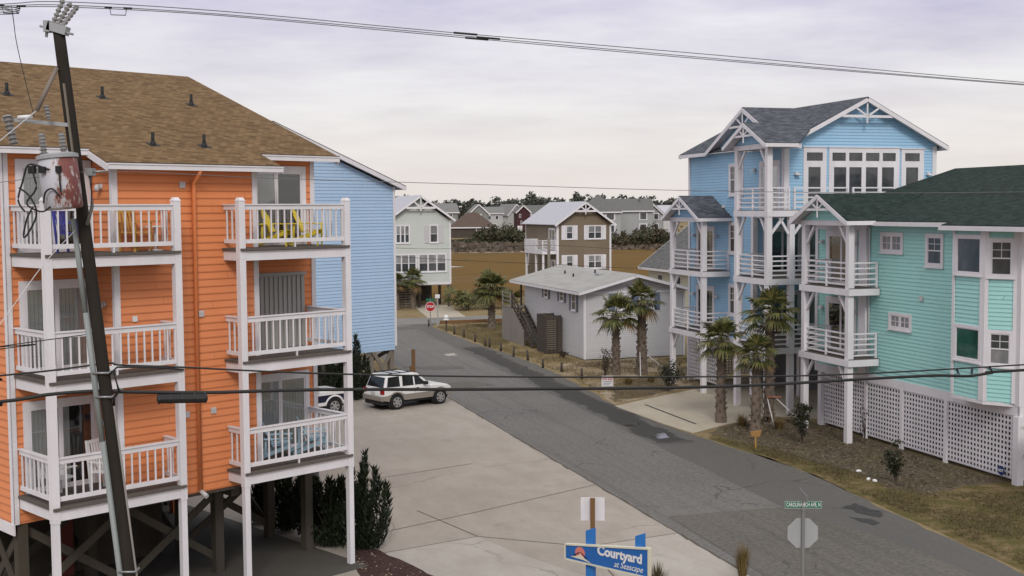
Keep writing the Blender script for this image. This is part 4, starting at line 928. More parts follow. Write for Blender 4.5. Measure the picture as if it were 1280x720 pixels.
glazing(31.12, 34.95, 12.18, [(31.38, 32.04), (32.2, 32.87), (33.1, 33.75), (33.98, 34.65)], [(31.29, 32.01), (32.19, 32.91), (33.1, 33.84), (34.02, 34.74)])
glazing(35.06, 36.32, 12.14, [(35.32, 36.0)], [(35.26, 36.08)])
sconce(bh, f3, 29.4, 10.95); sconce(bh, f3, 36.58, 10.95)
window(bh, fl, 53.92, 55.45, 9.98, 11.62, .14, cols=2, muntin=(2, 2), mw=.1); window(bh, fl, 53.93, 55.42, 7.05, 8.68, .14, cols=2, muntin=(2, 2), mw=.1); window(bh, fl, 53.95, 55.42, 3.92, 5.55, .14, cols=2, muntin=(2, 2), mw=.1)
slider(bh, fl, 50.35, 52.3, 9.29, 11.62, .2, blinds='blind', open_frac=.35); sconce(bh, fl, 52.75, 11.2)
for zd in (6.2, 3.06):
    slider(bh, fl, 57.0, 59.1, zd + .02, zd + 2.25, .18, blinds='blind', open_frac=.3); sconce(bh, fl, 56.7, zd + 1.75); sconce(bh, fl, 59.4, zd + 1.75)
    slider(bh, f2, 29.3, 31.4, zd + .02, zd + 2.25, .14, blinds=None); slider(bh, f2, 31.7, 33.9, zd + .02, zd + 2.25, .14, blinds='blind')
mb = MB(); fl.box(mb, 55.9, 56.05, .02, .12, 9.4, 9.55); mb.build('outlet_box', M['white_plastic'], bh)
# main roof
ez = 12.3; zm = lambda v: ez + .5 * (v - 28.4)
mb = MB()
roof_plane(mb, [(28.4, 49.55, ez), (28.4, 60.5, ez), (32.9, 60.5, zm(32.9)), (32.9, 49.55, zm(32.9))])
roof_plane(mb, [(37.4, 49.55, ez), (37.4, 60.5, ez), (32.9, 60.5, zm(32.9)), (32.9, 49.55, zm(32.9))])
# cross gable towards the street
cg, ch = 53.2, 3.95; ca = ez + ch * .5
for s in (-1, 1): roof_plane(mb, [(28.3, cg, ca), (28.3, cg + s * ch, ez + .02), (28.45, cg + s * ch, ez + .02), (28.4 + (ca - ez) / .5, cg, ca)])
rf = mb.build('roof', M['roof_slate'], bh)
mb = MB()
for s in (-1, 1): mb.bar((32.9 + s * .02, 49.53, zm(32.9) - .15), (32.9 + s * 4.5, 49.53, ez - .15), .04, .18); mb.bar((32.9, 60.52, zm(32.9) - .15), (32.9 + s * 4.5, 60.52, ez - .15), .04, .22)
for s in (-1, 1):
    mb.hexa([(32.9, 49.55, zm(32.9) - .13), (32.9 + s * 4.45, 49.55, ez - .12), (32.9 + s * 4.45, 49.98, ez - .12), (32.9, 49.98, zm(32.9) - .13), (32.9, 49.55, zm(32.9) - .10), (32.9 + s * 4.45, 49.55, ez - .09), (32.9 + s * 4.45, 49.98, ez - .09), (32.9, 49.98, zm(32.9) - .10)])
    mb.box(32.9 + s * 4.35, 32.9 + s * 4.48, 49.55, 60.5, ez - .22, ez - .06) if s > 0 else None
mb.box(28.33, 28.39, 57.2, 60.5, ez - .22, ez - .04); mb.box(28.33, 28.39, 52.2, 53.0, ez - .22, ez - .04)
mb.box(28.4, 28.8, 49.6, 60.4, ez - .12, ez - .09)
truss(mb, 32.9, 4.5, zm(32.9) - .24, .5, 49.56, 'v', .08, .68, .06)
for s in (-1, 1): mb.bar((28.29, cg, ca - .14), (28.29, cg + s * ch, ez - .12), .04, .19)
truss(mb, cg, ch, ca - .22, .5, 28.32, 's', .07, .7)
for s in (-1, 1): mb.hexa([(28.32, cg, ca - .12), (28.32, cg + s * ch * .98, ez - .10), (28.74, cg + s * ch * .98, ez - .10), (28.74, cg, ca - .12), (28.32, cg, ca - .09), (28.32, cg + s * ch * .98, ez - .07), (28.74, cg + s * ch * .98, ez - .07), (28.74, cg, ca - .09)])
mb.build('rake_boards', M['trim'], rf)
mb = MB(); siding(mb, WF((28.75, 0), (0, 1), (-1, 0)), [(cg - ch + .1, ez - .1), (cg + ch - .1, ez - .1), (cg, ca - .15)], .145); mb.build('gable_wall', M['blue_r'], rf)
gable_porch(bh, 27.2, 30.4, 50.1, 2.05, 12.28, .5, M['blue_r'], M['roof_slate'], back_low=28.4)
gable_porch(bh, 27.4, VB, 57.35, 2.25, 8.92, .5, M['blue_r'], M['roof_slate'])
mb = MB(); mb.box(27.08, 27.32, 48.5, 51.75, 12.06, 12.28); mb.box(27.32, VB, 48.5, 48.7, 12.06, 12.28); mb.box(27.32, VB, 51.5, 51.7, 12.06, 12.28); mb.box(27.3, VB, 48.6, 51.6, 12.26, 12.28); mb.build('porch_beam', M['trim'], bh)
mb = MB(); mb.box(27.28, 27.52, 55.3, 59.35, 8.7, 8.92); mb.box(27.52, VB, 55.38, 55.6, 8.7, 8.92); mb.box(27.52, VB, 59.05, 59.27, 8.7, 8.92); mb.box(27.5, VB, 55.4, 59.2, 8.88, 8.9); mb.build('porch_beam', M['trim'], bh)
# far balcony (two floors)
for s in (55.5, 59.15): post(bh, 27.4, s, 0, 8.72)
for zd in (6.2, 3.06):
    mb = MB(); mb.box(27.24, VB - .02, 55.3, 59.35, zd - .28, zd - .02); bo = mb.build('balcony', M['trim'], bh)
    mb = MB(); mb.box(27.28, VB - .02, 55.34, 59.31, zd - .018, zd + .012); mb.build('deck_boards', M['deck'], bo)
    mb = MB(); hrail(mb, (27.4, 55.65), (27.4, 59.0), zd); mb.build('railing', M['trim'], bo)
    mb = MB(); hrail(mb, (27.5, 55.45), (VB - .05, 55.45), zd); mb.build('railing', M['trim'], bo)
    mb = MB(); hrail(mb, (27.5, 59.2), (VB - .05, 59.2), zd); mb.build('railing', M['trim'], bo)
braces(bh, [((27.4, s + d * .12, z - .75), (27.4, s + d * .7, z - .02)) for z in (8.7, 5.92, 2.78) for s, d in ((55.5, 1), (59.15, -1))])
# wrap-round decks (three floors)
for s, v, top in ((51.5, 27.2, 12.06), (48.62, 27.2, 12.06), (48.62, 28.35, 9.0), (48.62, 31.4, 9.0), (48.62, 34.4, 9.0), (48.62, 36.9, 9.0)): post(bh, v, s, 0, top, .26)
for zd in (9.28, 6.2, 3.06):
    sb = S3 if zd > 9 else S2
    mb = MB(); mb.box(27.06, VB - .02, 48.46, 51.68, zd - .29, zd - .02); mb.box(VB - .02, 37, 48.46, sb - .02, zd - .29, zd - .02); bo = mb.build('balcony', M['trim'], bh)
    mb = MB(); mb.box(27.10, VB - .02, 48.5, 51.64, zd - .018, zd + .012); mb.box(VB - .02, 37, 48.5, sb - .02, zd - .018, zd + .012); mb.build('deck_boards', M['deck'], bo)
    mb = MB(); hrail(mb, (27.2, 48.78), (27.2, 51.35), zd); mb.build('railing', M['trim'], bo)
    for a, b_ in (((27.35, 48.6), (28.22, 48.6)), ((28.5, 48.6), (31.26, 48.6)), ((31.54, 48.6), (34.26, 48.6)), ((34.54, 48.6), (36.76, 48.6))): mb = MB(); hrail(mb, a, b_, zd); mb.build('railing', M['trim'], bo)
    mb = MB(); hrail(mb, (27.35, 51.55), (VB - .05, 51.55), zd); mb.build('railing', M['trim'], bo)
braces(bh, [((27.2, s + d * .12, z - .8), (27.2, s + d * .72, z - .02)) for z in (12.06, 8.99, 5.9, 2.77) for s, d in ((51.5, -1), (48.62, 1))] + [((27.32, 48.62, 8.2), (27.95, 48.62, 8.96)), ((28.22, 48.62, 8.2), (27.75, 48.62, 8.96)), ((28.5, 48.62, 8.2), (29.1, 48.62, 8.96)), ((27.3, 48.5, 7.7), (28.5, 47.4, 8.95))][:3])
# below: carport posts and lattice
for v, s in ((28.8, 52.9), (31.4, 52.9), (34.4, 52.9), (28.8, 56.5), (36.8, 52.9), (32.8, 56.5), (32.8, 60)): post(bh, v, s, 0, 2.62, .24, 'carport_post')
for a0, a1 in ((56.65, 58.2), (58.4, 60.0)): lattice(bh, fl, a0, a1, .25, 2.5, .2, .09)
post(bh, 28.8, 58.3, 0, 2.6, .16, 'carport_post'); post(bh, 28.8, 60.1, 0, 2.6, .16, 'carport_post')
lattice(bh, WF((0, 60), (1, 0), (0, -1)), 28.9, 32.6, .25, 2.5, .16, .08)
mb = MB(); siding(mb, WF((0, 54.5), (1, 0), (0, -1)), [(32.5, 0.02), (36.9, 0.02), (36.9, 2.6), (32.5, 2.6)], .145); siding(mb, WF((32.5, 0), (0, 1), (-1, 0)), [(54.5, 0.02), (59.8, 0.02), (59.8, 2.6), (54.5, 2.6)], .145); mb.build('storeroom', M['shutter_dark'], bh)
mb = MB(); siding(mb, WF((0, 46.9), (1, 0), (0, 1)), [(31, 0.02), (37, 0.02), (37, .03), (31, .03)], .145)

# ------------------------------------------------------------------ low grey house
wh = thing('cottage', 'low pale grey clapboard house with a light flat-pitched roof and outside wooden stair', 'house', SW(29.9, 76.8, 0), A_ST, off=(29.9, 76.8, 0))
fw = WF((0, 70.2), (1, 0), (0, -1)); fs = WF((26.5, 0), (0, 1), (-1, 0))
gp = [(26.5, .05), (33.3, .05), (33.3, 4.28), (29.9, 5.16), (26.5, 4.28)]
mb = MB(); siding(mb, fw, gp, .125); mb.build('gable_wall', M['grey_siding'], wh)
mb = MB(); siding(mb, fs, [(70.2, .05), (82.2, .05), (82.2, 4.28), (70.2, 4.28)], .125); mb.build('street_wall', M['grey_siding'], wh)
mb = MB(); siding(mb, WF((33.3, 0), (0, 1), (1, 0)), [(70.2, .05), (83.5, .05), (83.5, 4.28), (70.2, 4.28)], .125); siding(mb, WF((0, 83.5), (1, 0), (0, 1)), [(27.6, .05), (33.3, .05), (33.3, 4.28), (29.9, 5.16), (27.6, 4.6)], .125); mb.build('rear_wall', M['grey_siding'], wh)
mb = MB(); mb.box(26.5, 26.56, 82.2, 83.5, 0, 2.0) ; mb.box(27.55, 27.62, 82.2, 83.5, 2.0, 4.5); mb.box(26.5, 27.6, 82.14, 82.2, 2.0, 4.3); mb.build('entry_recess', M['wood_dark'], wh)
mb = MB(); fw.box(mb, 26.46, 26.6, .02, .045, 0.05, 4.25); fs.box(mb, 70.16, 70.3, .02, .045, .05, 4.25); fw.box(mb, 33.2, 33.34, .02, .045, .05, 4.25); fw.box(mb, 26.6, 33.2, .02, .05, 4.12, 4.26)
fw.prism = None
mb.prism([(28.9, 4.72), (30.9, 4.72), (29.9, 4.98)], lambda a, b, d: fw(a, d, b), .02, .05); mb.build('trim_boards', M['trim'], wh)
mb = MB(); mb.cyl((26.6, 83.4, 0), (26.6, 83.4, 4.2), .07, .07, 8); mb.build('porch_post', M['wood_dark'], wh)
mb = MB()
for s in (-1, 1): roof_plane(mb, [(29.9, 69.6, 5.32), (29.9 + s * 3.95, 69.6, 4.30), (29.9 + s * 3.95, 84.1, 4.30), (29.9, 84.1, 5.32)], .05)
rf = mb.build('roof', M['roof_pale'], wh)
mb = MB()
for s in (-1, 1):
    mb.bar((29.9, 69.58, 5.20), (29.9 + s * 3.95, 69.58, 4.18), .03, .17); mb.bar((29.9, 84.12, 5.20), (29.9 + s * 3.95, 84.12, 4.18), .03, .17); mb.box(29.9 + s * 3.95 - .02, 29.9 + s * 3.95 + .02, 69.6, 84.1, 4.10, 4.25)
mb.box(26.0, 26.48, 69.7, 84, 4.15, 4.17); mb.build('fascia', M['trim'], rf)
for v, s in ((28.4, 79), (28.1, 76.5), (29.2, 75.3)): mb = MB(); z = 4.3 + (v - 25.95) * .258; mb.cyl((v, s, z - .05), (v, s, z + .22), .06, .06, 8); mb.build('vent_pipe', M['black'], rf)
mb = MB(); z = 4.3 + (29.0 - 25.95) * .258; mb.box(28.8, 29.2, 73.6, 74.3, z - .1, z + .1); mb.build('roof_hatch', M['metal_grey'], rf)
def shutters(parent, fr, spans, z0, z1, mat, name='shutter'):
    for a0, a1 in spans:
        mb = MB(); fr.box(mb, a0, a1, .02, .055, z0, z1); n = max(3, int((z1 - z0) / .09))
        for k in range(n): z = z0 + .04 + (z1 - z0 - .08) * k / n; fr.box(mb, a0 + .04, a1 - .04, .055, .068, z, z + .05)
        mb.build(name, M[mat], parent)
window(wh, fw, 28.6, 29.62, 3.02, 4.1, .1, meet=False, pane='pane_pale'); window(wh, fw, 30.2, 31.18, 3.02, 4.1, .1, meet=False, pane='pane_pale')
shutters(wh, fw, ((28.12, 28.55), (31.23, 31.6), (29.68, 30.15)), 3.0, 4.12, 'shutter_blue')
for c, z0 in ((77.45, 3.38), (74.3, 3.34), (72.05, 2.92)):
    window(wh, fs, c - .42, c + .42, z0, 4.14, .09); shutters(wh, fs, ((c - .78, c - .44), (c + .44, c + .78)), z0, 4.14, 'shutter_dark')
mb = MB(); mb.box(25.3, 26.48, 74.2, 75.9, .0, .08)
for k in range(5): y = 74.39 + k * .345; mb.box(25.3, 25.36, y - .18, y + .175, .05, 2.5)
for k in range(4): x = 25.4 + k * .29; mb.box(x - .13, x + .13, 74.15, 74.2, .05, 2.5)
mb.box(25.36, 26.48, 74.2, 75.9, 2.3, 2.34); mb.box(25.36, 26.48, 75.88, 75.94, .05, 2.5); mb.build('shower_enclosure', M['wood_dark'], wh)
mb = MB(); lf = WF((0, 74.14), (1, 0), (0, -1)); 
for k in range(14): lf.box(mb, 25.4, 26.0, .0, .02, .3 + k * .14, .35 + k * .14)
mb.build('lattice_panel', M['wood_grey'], wh)
# outside stair and landing
mb = MB()
for k in range(11):
    z = .22 + k * .22; y = 77.6 + k * .40; mb.box(25.55, 26.4, y, y + .32, z - .045, z)
st = mb.build('stair', M['wood_dark'], wh)
mb = MB(); mb.bar((25.5, 77.4, .05), (25.5, 82.0, 2.5), .05, .26); mb.bar((26.42, 77.4, .05), (26.42, 82.0, 2.5), .05, .26); mb.build('stringer', M['wood_dark'], st)
mb = MB(); mb.bar((25.45, 77.5, 1.05), (25.45, 82.0, 3.5), .06, .16); mb.bar((25.45, 77.5, .6), (25.45, 82.0, 3.0), .05, .1)
for y in (77.5, 79.0, 80.5, 82.0): mb.box(25.4, 25.5, y - .05, y + .05, 0, 1.1 + (y - 77.5) * .545)
mb.build('handrail', M['wood_dark'], st)
mb = MB(); mb.box(25.35, 27.5, 82.0, 84.0, 2.38, 2.46); mb.build('landing', M['wood_grey'], wh)
mb = MB()
for k in range(9): y = 79.1 + k * .325; zt = min(2.4, .3 + (y - 77.5) * .53); mb.box(25.38, 25.42, y, y + .3, 0, zt)
for k in range(7): x = 24.9 + .02; 
mb.build('stair_skirting', M['wood_pale'], wh)
mb = MB(); 
for z in (2.9, 3.2, 3.46): mb.box(25.35, 25.4, 82.0, 84.0, z - .05, z)
mb.box(25.33, 25.43, 82.0, 82.1, 0, 3.5); mb.box(25.33, 25.43, 83.9, 84.0, 0, 3.5)
for k in range(7): y = 82.0 + k * .285; mb.box(25.36, 25.4, y, y + .265, 0, 2.4)
mb.build('landing_rail', M['wood_pale'], wh)
# ================================================================== houses across the cross street
mh = thing('beach_house', 'pale green house raised over an open carport, with rows of white windows', 'house', SW(26.2, 119, 0), A_ST, off=(26.2, 119, 0))
fm = WF((0, 114), (1, 0), (0, -1)); c0, c1 = 23.2, 29.2
gp = [(c0, 2.3), (c1, 2.3), (c1, 8.35), (26.2, 10.45), (c0, 8.35)]
mb = MB(); siding(mb, fm, gp, .15, .01); mb.build('gable_wall', M['palegreen'], mh)
mb = MB(); siding(mb, WF((c1, 0), (0, 1), (1, 0)), [(114, 2.3), (124, 2.3), (124, 8.35), (114, 8.35)], .15, .01); siding(mb, WF((c0, 0), (0, 1), (-1, 0)), [(114, 2.3), (124, 2.3), (124, 8.35), (114, 8.35)], .15, .01); siding(mb, WF((0, 124), (1, 0), (0, 1)), gp, .15, .01); mb.build('side_walls', M['palegreen'], mh)
mb = MB(); fm.box(mb, c1 - .12, c1 + .04, .02, .05, 2.3, 8.35); fm.box(mb, c0 - .04, c0 + .12, .02, .05, 2.3, 8.35); fm.box(mb, c0, c1, .018, .04, 2.2, 2.42); mb.box(c0, c1, 114.02, 124, 2.15, 2.25); mb.build('trim_boards', M['trim'], mh)
mb = MB()
for s in (-1, 1): roof_plane(mb, [(26.2, 113.5, 10.85), (26.2 + s * 3.4, 113.5, 8.47), (26.2 + s * 3.4, 124.4, 8.47), (26.2, 124.4, 10.85)])
rf = mb.build('roof', M['roof_metal'], mh)
mb = MB()
for s in (-1, 1): mb.bar((26.2, 113.48, 10.73), (26.2 + s * 3.4, 113.48, 8.35), .04, .18)
truss(mb, 26.2, 3.4, 10.62, .7, 113.5, 'v', .13, 1.0, .06); mb.build('gable_trim', M['trim'], rf)
window(mh, fm, 23.75, 25.2, 6.2, 8.0, .1, cols=3, mw=.12, pane='pane', top_mat='pane_pale'); window(mh, fm, 27.1, 28.0, 6.2, 8.0, .1, pane='pane', top_mat='pane_pale')
shutters(mh, fm, ((26.62, 27.06), (28.04, 28.48)), 6.22, 7.95, 'trim_dull')
window(mh, fm, 23.5, 25.85, 3.38, 5.22, .12, cols=3, mw=.12, top_mat='pane_pale'); window(mh, fm, 25.95, 28.8, 3.38, 5.22, .12, cols=3, mw=.14, top_mat='pane_pale')
for v in (23.35, 26.1, 29.05):
    for s in (114.2, 118, 122, 123.8): mb = MB(); mb.box(v - .12, v + .12, s - .12, s + .12, 0, 2.2); mb.build('stilt', M['wood_dark'], mh)
mb = MB(); mb.box(23.2, 29.2, 122.8, 122.9, 0, 2.2); mb.build('carport_back', M['wood_dark'], mh)
mb = MB()
for k in range(9): fm.box(mb, 22.6, 25.7, .1, .13, .15 + k * .24, .28 + k * .24)
for k in range(4): fm.box(mb, 22.6 + k * 1.0, 22.7 + k * 1.0, .05, .1, 0, 2.2)
mb.build('slat_screen', M['wood_grey'], mh)

th = thing('beach_house', 'tan house with white shutters, a white balcony and a pale metal roof', 'house', SW(40.8, 113, 0), A_ST, off=(40.8, 113, 0))
ft = WF((0, 108), (1, 0), (0, -1)); fts = WF((38.05, 0), (0, 1), (-1, 0))
gp = [(38.05, .4), (43.5, .4), (43.5, 7.9), (40.78, 9.8), (38.05, 7.9)]
mb = MB(); siding(mb, ft, gp, .15, .01); mb.build('gable_wall', M['tan'], th)
mb = MB(); siding(mb, fts, [(108, .4), (117.5, .4), (117.5, 7.9), (108, 7.9)], .15, .01); mb.build('street_wall', M['tan'], th)
mb = MB(); siding(mb, WF((43.5, 0), (0, 1), (1, 0)), [(108, .4), (117.5, .4), (117.5, 7.9), (108, 7.9)], .15, .01); siding(mb, WF((0, 117.5), (1, 0), (0, 1)), gp, .15, .01); mb.build('rear_walls', M['tan'], th)
mb = MB()
for a in (38.05, 43.38): ft.box(mb, a - .03, a + .15, .02, .06, .4, 7.85)
fts.box(mb, 107.97, 108.12, .02, .06, .4, 7.85); fts.box(mb, 117.35, 117.53, .02, .06, .4, 7.85); mb.build_each('corner_board', M['trim'], th)
mb = MB()
for s in (-1, 1): roof_plane(mb, [(40.78, 107.5, 10.12), (40.78 + s * 3.1, 107.5, 7.95), (40.78 + s * 3.1, 118, 7.95), (40.78, 118, 10.12)], .05)
rf = mb.build('roof', M['roof_metal'], th)
mb = MB()
for s in (-1, 1): mb.bar((40.78, 107.48, 10.0), (40.78 + s * 3.1, 107.48, 7.83), .04, .17)
truss(mb, 40.78, 3.1, 9.95, .7, 107.5, 'v', .12, .75, .06); mb.build('gable_trim', M['trim'], rf)
for z0, z1 in ((6.5, 7.85), (3.7, 5.05)):
    window(th, ft, 38.92, 39.68, z0, z1, .08, top_mat='pane_pale'); window(th, ft, 41.12, 42.6, z0, z1, .08, cols=2, mw=.1, top_mat='pane_pale')
    shutters(th, ft, ((38.48, 38.9), (39.7, 40.1), (40.75, 41.1), (42.62, 43.0)), z0 - .02, z1, 'trim')
window(th, fts, 116.6, 117.2, 3.8, 5.2, .08); slider(th, fts, 108.4, 110.3, 5.5, 7.6, .12)
mb = MB(); mb.box(36.6, 38.03, 108.1, 113.6, 5.15, 5.45); bo = mb.build('balcony', M['trim'], th)
mb = MB(); mb.box(36.6, 36.66, 110.2, 113.6, 5.5, 6.5); mb.box(36.6, 38, 113.55, 113.6, 5.5, 6.5); hrail(mb, (36.65, 108.2), (36.65, 110.2), 5.45, 7); hrail(mb, (36.65, 108.15), (38.0, 108.15), 5.45, 7); mb.build('railing', M['trim'], bo)
for s in (108.3, 110.4, 113.4): post(th, 36.75, s, 0, 5.15, .18)
slider(th, fts, 108.5, 110.3, 2.5, 4.6, .12)

ct = thing('cottage', 'cream cottage with a broad dark grey gable roof, half hidden behind the sky blue house', 'house', SW(47.3, 92, 0), A_ST, off=(47.3, 92, 0))
mb = MB(); gp = [(43.1, 0), (51.5, 0), (51.5, 4.55), (47.3, 7.6), (43.1, 4.55)]
siding(mb, WF((43.1, 0), (0, 1), (-1, 0)), [(85, 0), (98.1, 0), (98.1, 4.6), (85, 4.6)], .15, .01); siding(mb, WF((0, 98.1), (1, 0), (0, 1)), gp, .15, .01); siding(mb, WF((0, 85), (1, 0), (0, -1)), gp, .15, .01); mb.build('wall', M['cream'], ct)
fq = WF((43.1, 0), (0, 1), (-1, 0)); window(ct, fq, 95.0, 96.2, 2.4, 3.8, .1); window(ct, fq, 91.4, 92.6, 2.4, 3.8, .1); window(ct, fq, 87.4, 88.6, 2.4, 3.8, .1)
mb = MB()
for s_ in (-1, 1): roof_plane(mb, [(47.3, 84.4, 8.0), (47.3 + s_ * 4.95, 84.4, 4.32), (47.3 + s_ * 4.95, 98.65, 4.32), (47.3, 98.65, 8.0)])
rf = mb.build('roof', M['roof_dark'], ct)
mb = MB(); mb.box(42.3, 42.36, 84.4, 98.65, 4.08, 4.27)
for y in (84.38, 98.67): mb.bar((47.3, y, 7.88), (42.35, y, 4.2), .04, .2); mb.bar((47.3, y, 7.88), (52.25, y, 4.2), .04, .2)
mb.build('fascia', M['trim'], rf)
# ------------------------------------------------------------------ far shore houses
def far_house(name, label, loc, rz, w, d, base, eave, ridge, wall, roof, wins=(), axis='x', roofkind='gable', group='houses on the far shore', door=None, over=.5):
    t = thing(name, label, 'house', (loc[0], loc[1], base), rz, group)
    h = eave - base; k = ridge - base
    mb = MB(); mb.box(-w / 2, w / 2, -d / 2, d / 2, -1.2, h)
    if roofkind == 'gable':
        if axis == 'y': 
            for y in (-d / 2, d / 2): mb.poly([(-w / 2, y, h), (w / 2, y, h), (0, y, k - .15)])
        else:
            for x in (-w / 2, w / 2): mb.poly([(x, -d / 2, h), (x, d / 2, h), (x, 0, k - .15)])
    mb.build('wall', M[wall], t)
    mb = MB(); a, b_ = w / 2 + over, d / 2 + over
    if roofkind == 'gable':
        if axis == 'y':
            for s in (-1, 1): roof_plane(mb, [(0, -b_, k), (s * a, -b_, h - .1), (s * a, b_, h - .1), (0, b_, k)], .2)
        else:
            for s in (-1, 1): roof_plane(mb, [(-a, 0, k), (-a, s * b_, h - .1), (a, s * b_, h - .1), (a, 0, k)], .2)
    else:
        rr = max(.3, a - b_); P = [(-a, -b_, h), (a, -b_, h), (a, b_, h), (-a, b_, h)]; r0, r1 = (-rr, 0, k), (rr, 0, k)
        for p in ((P[0], P[1], r1, r0), (P[1], P[2], r1), (P[2], P[3], r0, r1), (P[3], P[0], r0)): roof_plane(mb, p, .2)
    rf = mb.build('roof', M[roof], t)
    mb = MB()
    if roofkind == 'gable' and axis == 'y':
        for s in (-1, 1): mb.bar((0, -b_ - .02, k - .2), (s * a, -b_ - .02, h - .3), .06, .4)
    else: mb.box(-a, a, -b_ - .05, -b_ + .05, h - .4, h - .05)
    mb.build('fascia', M['trim'], rf)
    for x, z, ww, hh in wins:
        mb = MB(); mb.box(x - ww / 2, x + ww / 2, -d / 2 - .08, -d / 2 - .0, z - base - hh / 2, z - base + hh / 2); o = mb.build('window', M['trim'], t)
        mb = MB(); mb.box(x - ww * .36, x + ww * .36, -d / 2 - .11, -d / 2 - .08, z - base - hh * .38, z - base + hh * .38); mb.build('pane', M['pane'], o)
    if door: x, z0, z1, ww = door; mb = MB(); mb.box(x - ww / 2, x + ww / 2, -d / 2 - .1, -d / 2, z0 - base, z1 - base); mb.build('garage_door', M['trim'], t)
    return t
M['wall_brown'] = m_paint('brown_boards', (.075, .058, .048), .8, .25); M['wall_greygreen'] = m_paint('grey_green_boards', (.24, .25, .235), .8, .2)
M['wall_white'] = m_paint('far_white_boards', (.50, .50, .50), .8, .15); M['wall_maroon'] = m_paint('maroon_boards', (.058, .020, .022), .8, .2); M['wall_pale'] = m_paint('pale_grey_boards', (.38, .385, .38), .8, .15)
M['roof_umber'] = m_paint('umber_roof', (.105, .075, .06), .9, .25); M['roof_grey'] = m_paint('far_grey_roof', (.135, .135, .13), .9, .2); M['roof_mid'] = m_paint('far_mid_grey_roof', (.19, .19, .185), .9, .2)
def FX(px, Y): return ((px - 640) / 1513 * Y, Y)
far_house('house', 'low brown house with an umber hipped roof behind the marsh, left of the dark bushes', FX(591, 372), .1, 13, 10, .6, 4.2, 8.6, 'wall_brown', 'roof_umber', [(1.5, 3.2, 1.4, 2.2)], roofkind='hip')
far_house('house', 'grey green house whose pointed white-edged gable rises behind the umber roof', FX(597, 415), .12, 6.6, 14, 1.4, 7.9, 11.3, 'wall_greygreen', 'roof_mid', [(-.4, 6.9, 2.6, 2.0)], axis='y')
far_house('house', 'white-walled house with a low grey roof between the grey green gable and the maroon house', FX(617, 432), .05, 6.5, 9, 1.6, 8.2, 10.4, 'wall_white', 'roof_mid', [(-1.4, 6.6, 1.2, 1.5), (1.2, 6.6, 1.2, 1.5), (0, 3.6, 2.4, 1.8)])
far_house('house', 'narrow white house with a steep grey gable next to the maroon house', FX(637, 445), .55, 7, 10, 1.6, 7.3, 11.4, 'wall_white', 'roof_mid', [(1.0, 6.2, 1.6, 1.6)], axis='y')
far_house('house', 'maroon three-storey house with white windows and a white garage door on the far shore', FX(653, 420), .12, 4.5, 9, 1.6, 8.4, 10.9, 'wall_maroon', 'roof_grey', [(-1.2, 7.2, .7, 1.2), (-.8, 4.9, .6, 1.2), (.6, 4.9, .6, 1.2)], axis='y', door=(-1.3, 1.7, 3.8, 1.7))
far_house('house', 'dark house with a long grey roof right of the maroon house', FX(668, 440), .1, 9, 9, 1.6, 7.6, 10.9, 'wall_brown', 'roof_grey', [(-2.2, 6.8, .9, 1.3), (0, 6.8, .9, 1.3)])
far_house('house', 'house with a pale grey metal roof just behind the pale green house', FX(553, 400), .25, 9, 9, 1.5, 8.7, 11.6, 'wall_greygreen', 'roof_mid', [(2, 7.6, 1.6, .9)])
cd = far_house('condominium', 'long pale grey condominium with a slate roof beyond the tan house', FX(784, 330), .0, 12.5, 12, 1.2, 8.9, 12.1, 'wall_pale', 'roof_grey', [(-4.9, 7.7, 1.0, 1.5), (-4.0, 7.7, 1.0, 1.5), (3.8, 7.4, 2.2, 2.2), (3.8, 4.3, 2.2, 2.2), (-4.2, 4.4, 2.0, 2.0)], group='condominiums on the far shore')
mb = MB(); mb.box(3, 3.4, -2, -1.6, 9.5, 11.3); mb.box(4.6, 5.0, 1, 1.4, 9.5, 11.5); mb.build('chimney', M['roof_grey'], cd)
far_house('condominium', 'hip-roofed end of the grey condominium, with white balconies, rising right behind the tan house roof', FX(748, 322), .0, 11, 11, 1.2, 8.7, 13.0, 'wall_pale', 'roof_grey', [(-1.5, 7.4, 2.4, 1.8), (2.8, 7.4, 2.6, 2.2), (2.8, 4.2, 2.8, 2.2)], roofkind='hip', group='condominiums on the far shore')
far_house('condominium', 'gabled right end of the grey condominium with stacked pale balconies', FX(815, 335), -.15, 6.2, 9, 1.2, 8.0, 11.2, 'wall_pale', 'roof_grey', [(-1.4, 7.2, 1.5, 1.8), (1.4, 7.2, 1.5, 1.8), (-1.4, 4.4, 1.5, 1.8), (1.4, 4.4, 1.5, 1.8)], axis='y', group='condominiums on the far shore')
far_house('house', 'small white house glimpsed left of the far balcony roof', FX(833, 380), .1, 5, 8, 1.3, 8.2, 10.4, 'wall_white', 'roof_metal', [(0, 6.8, 1.4, 1.3)])

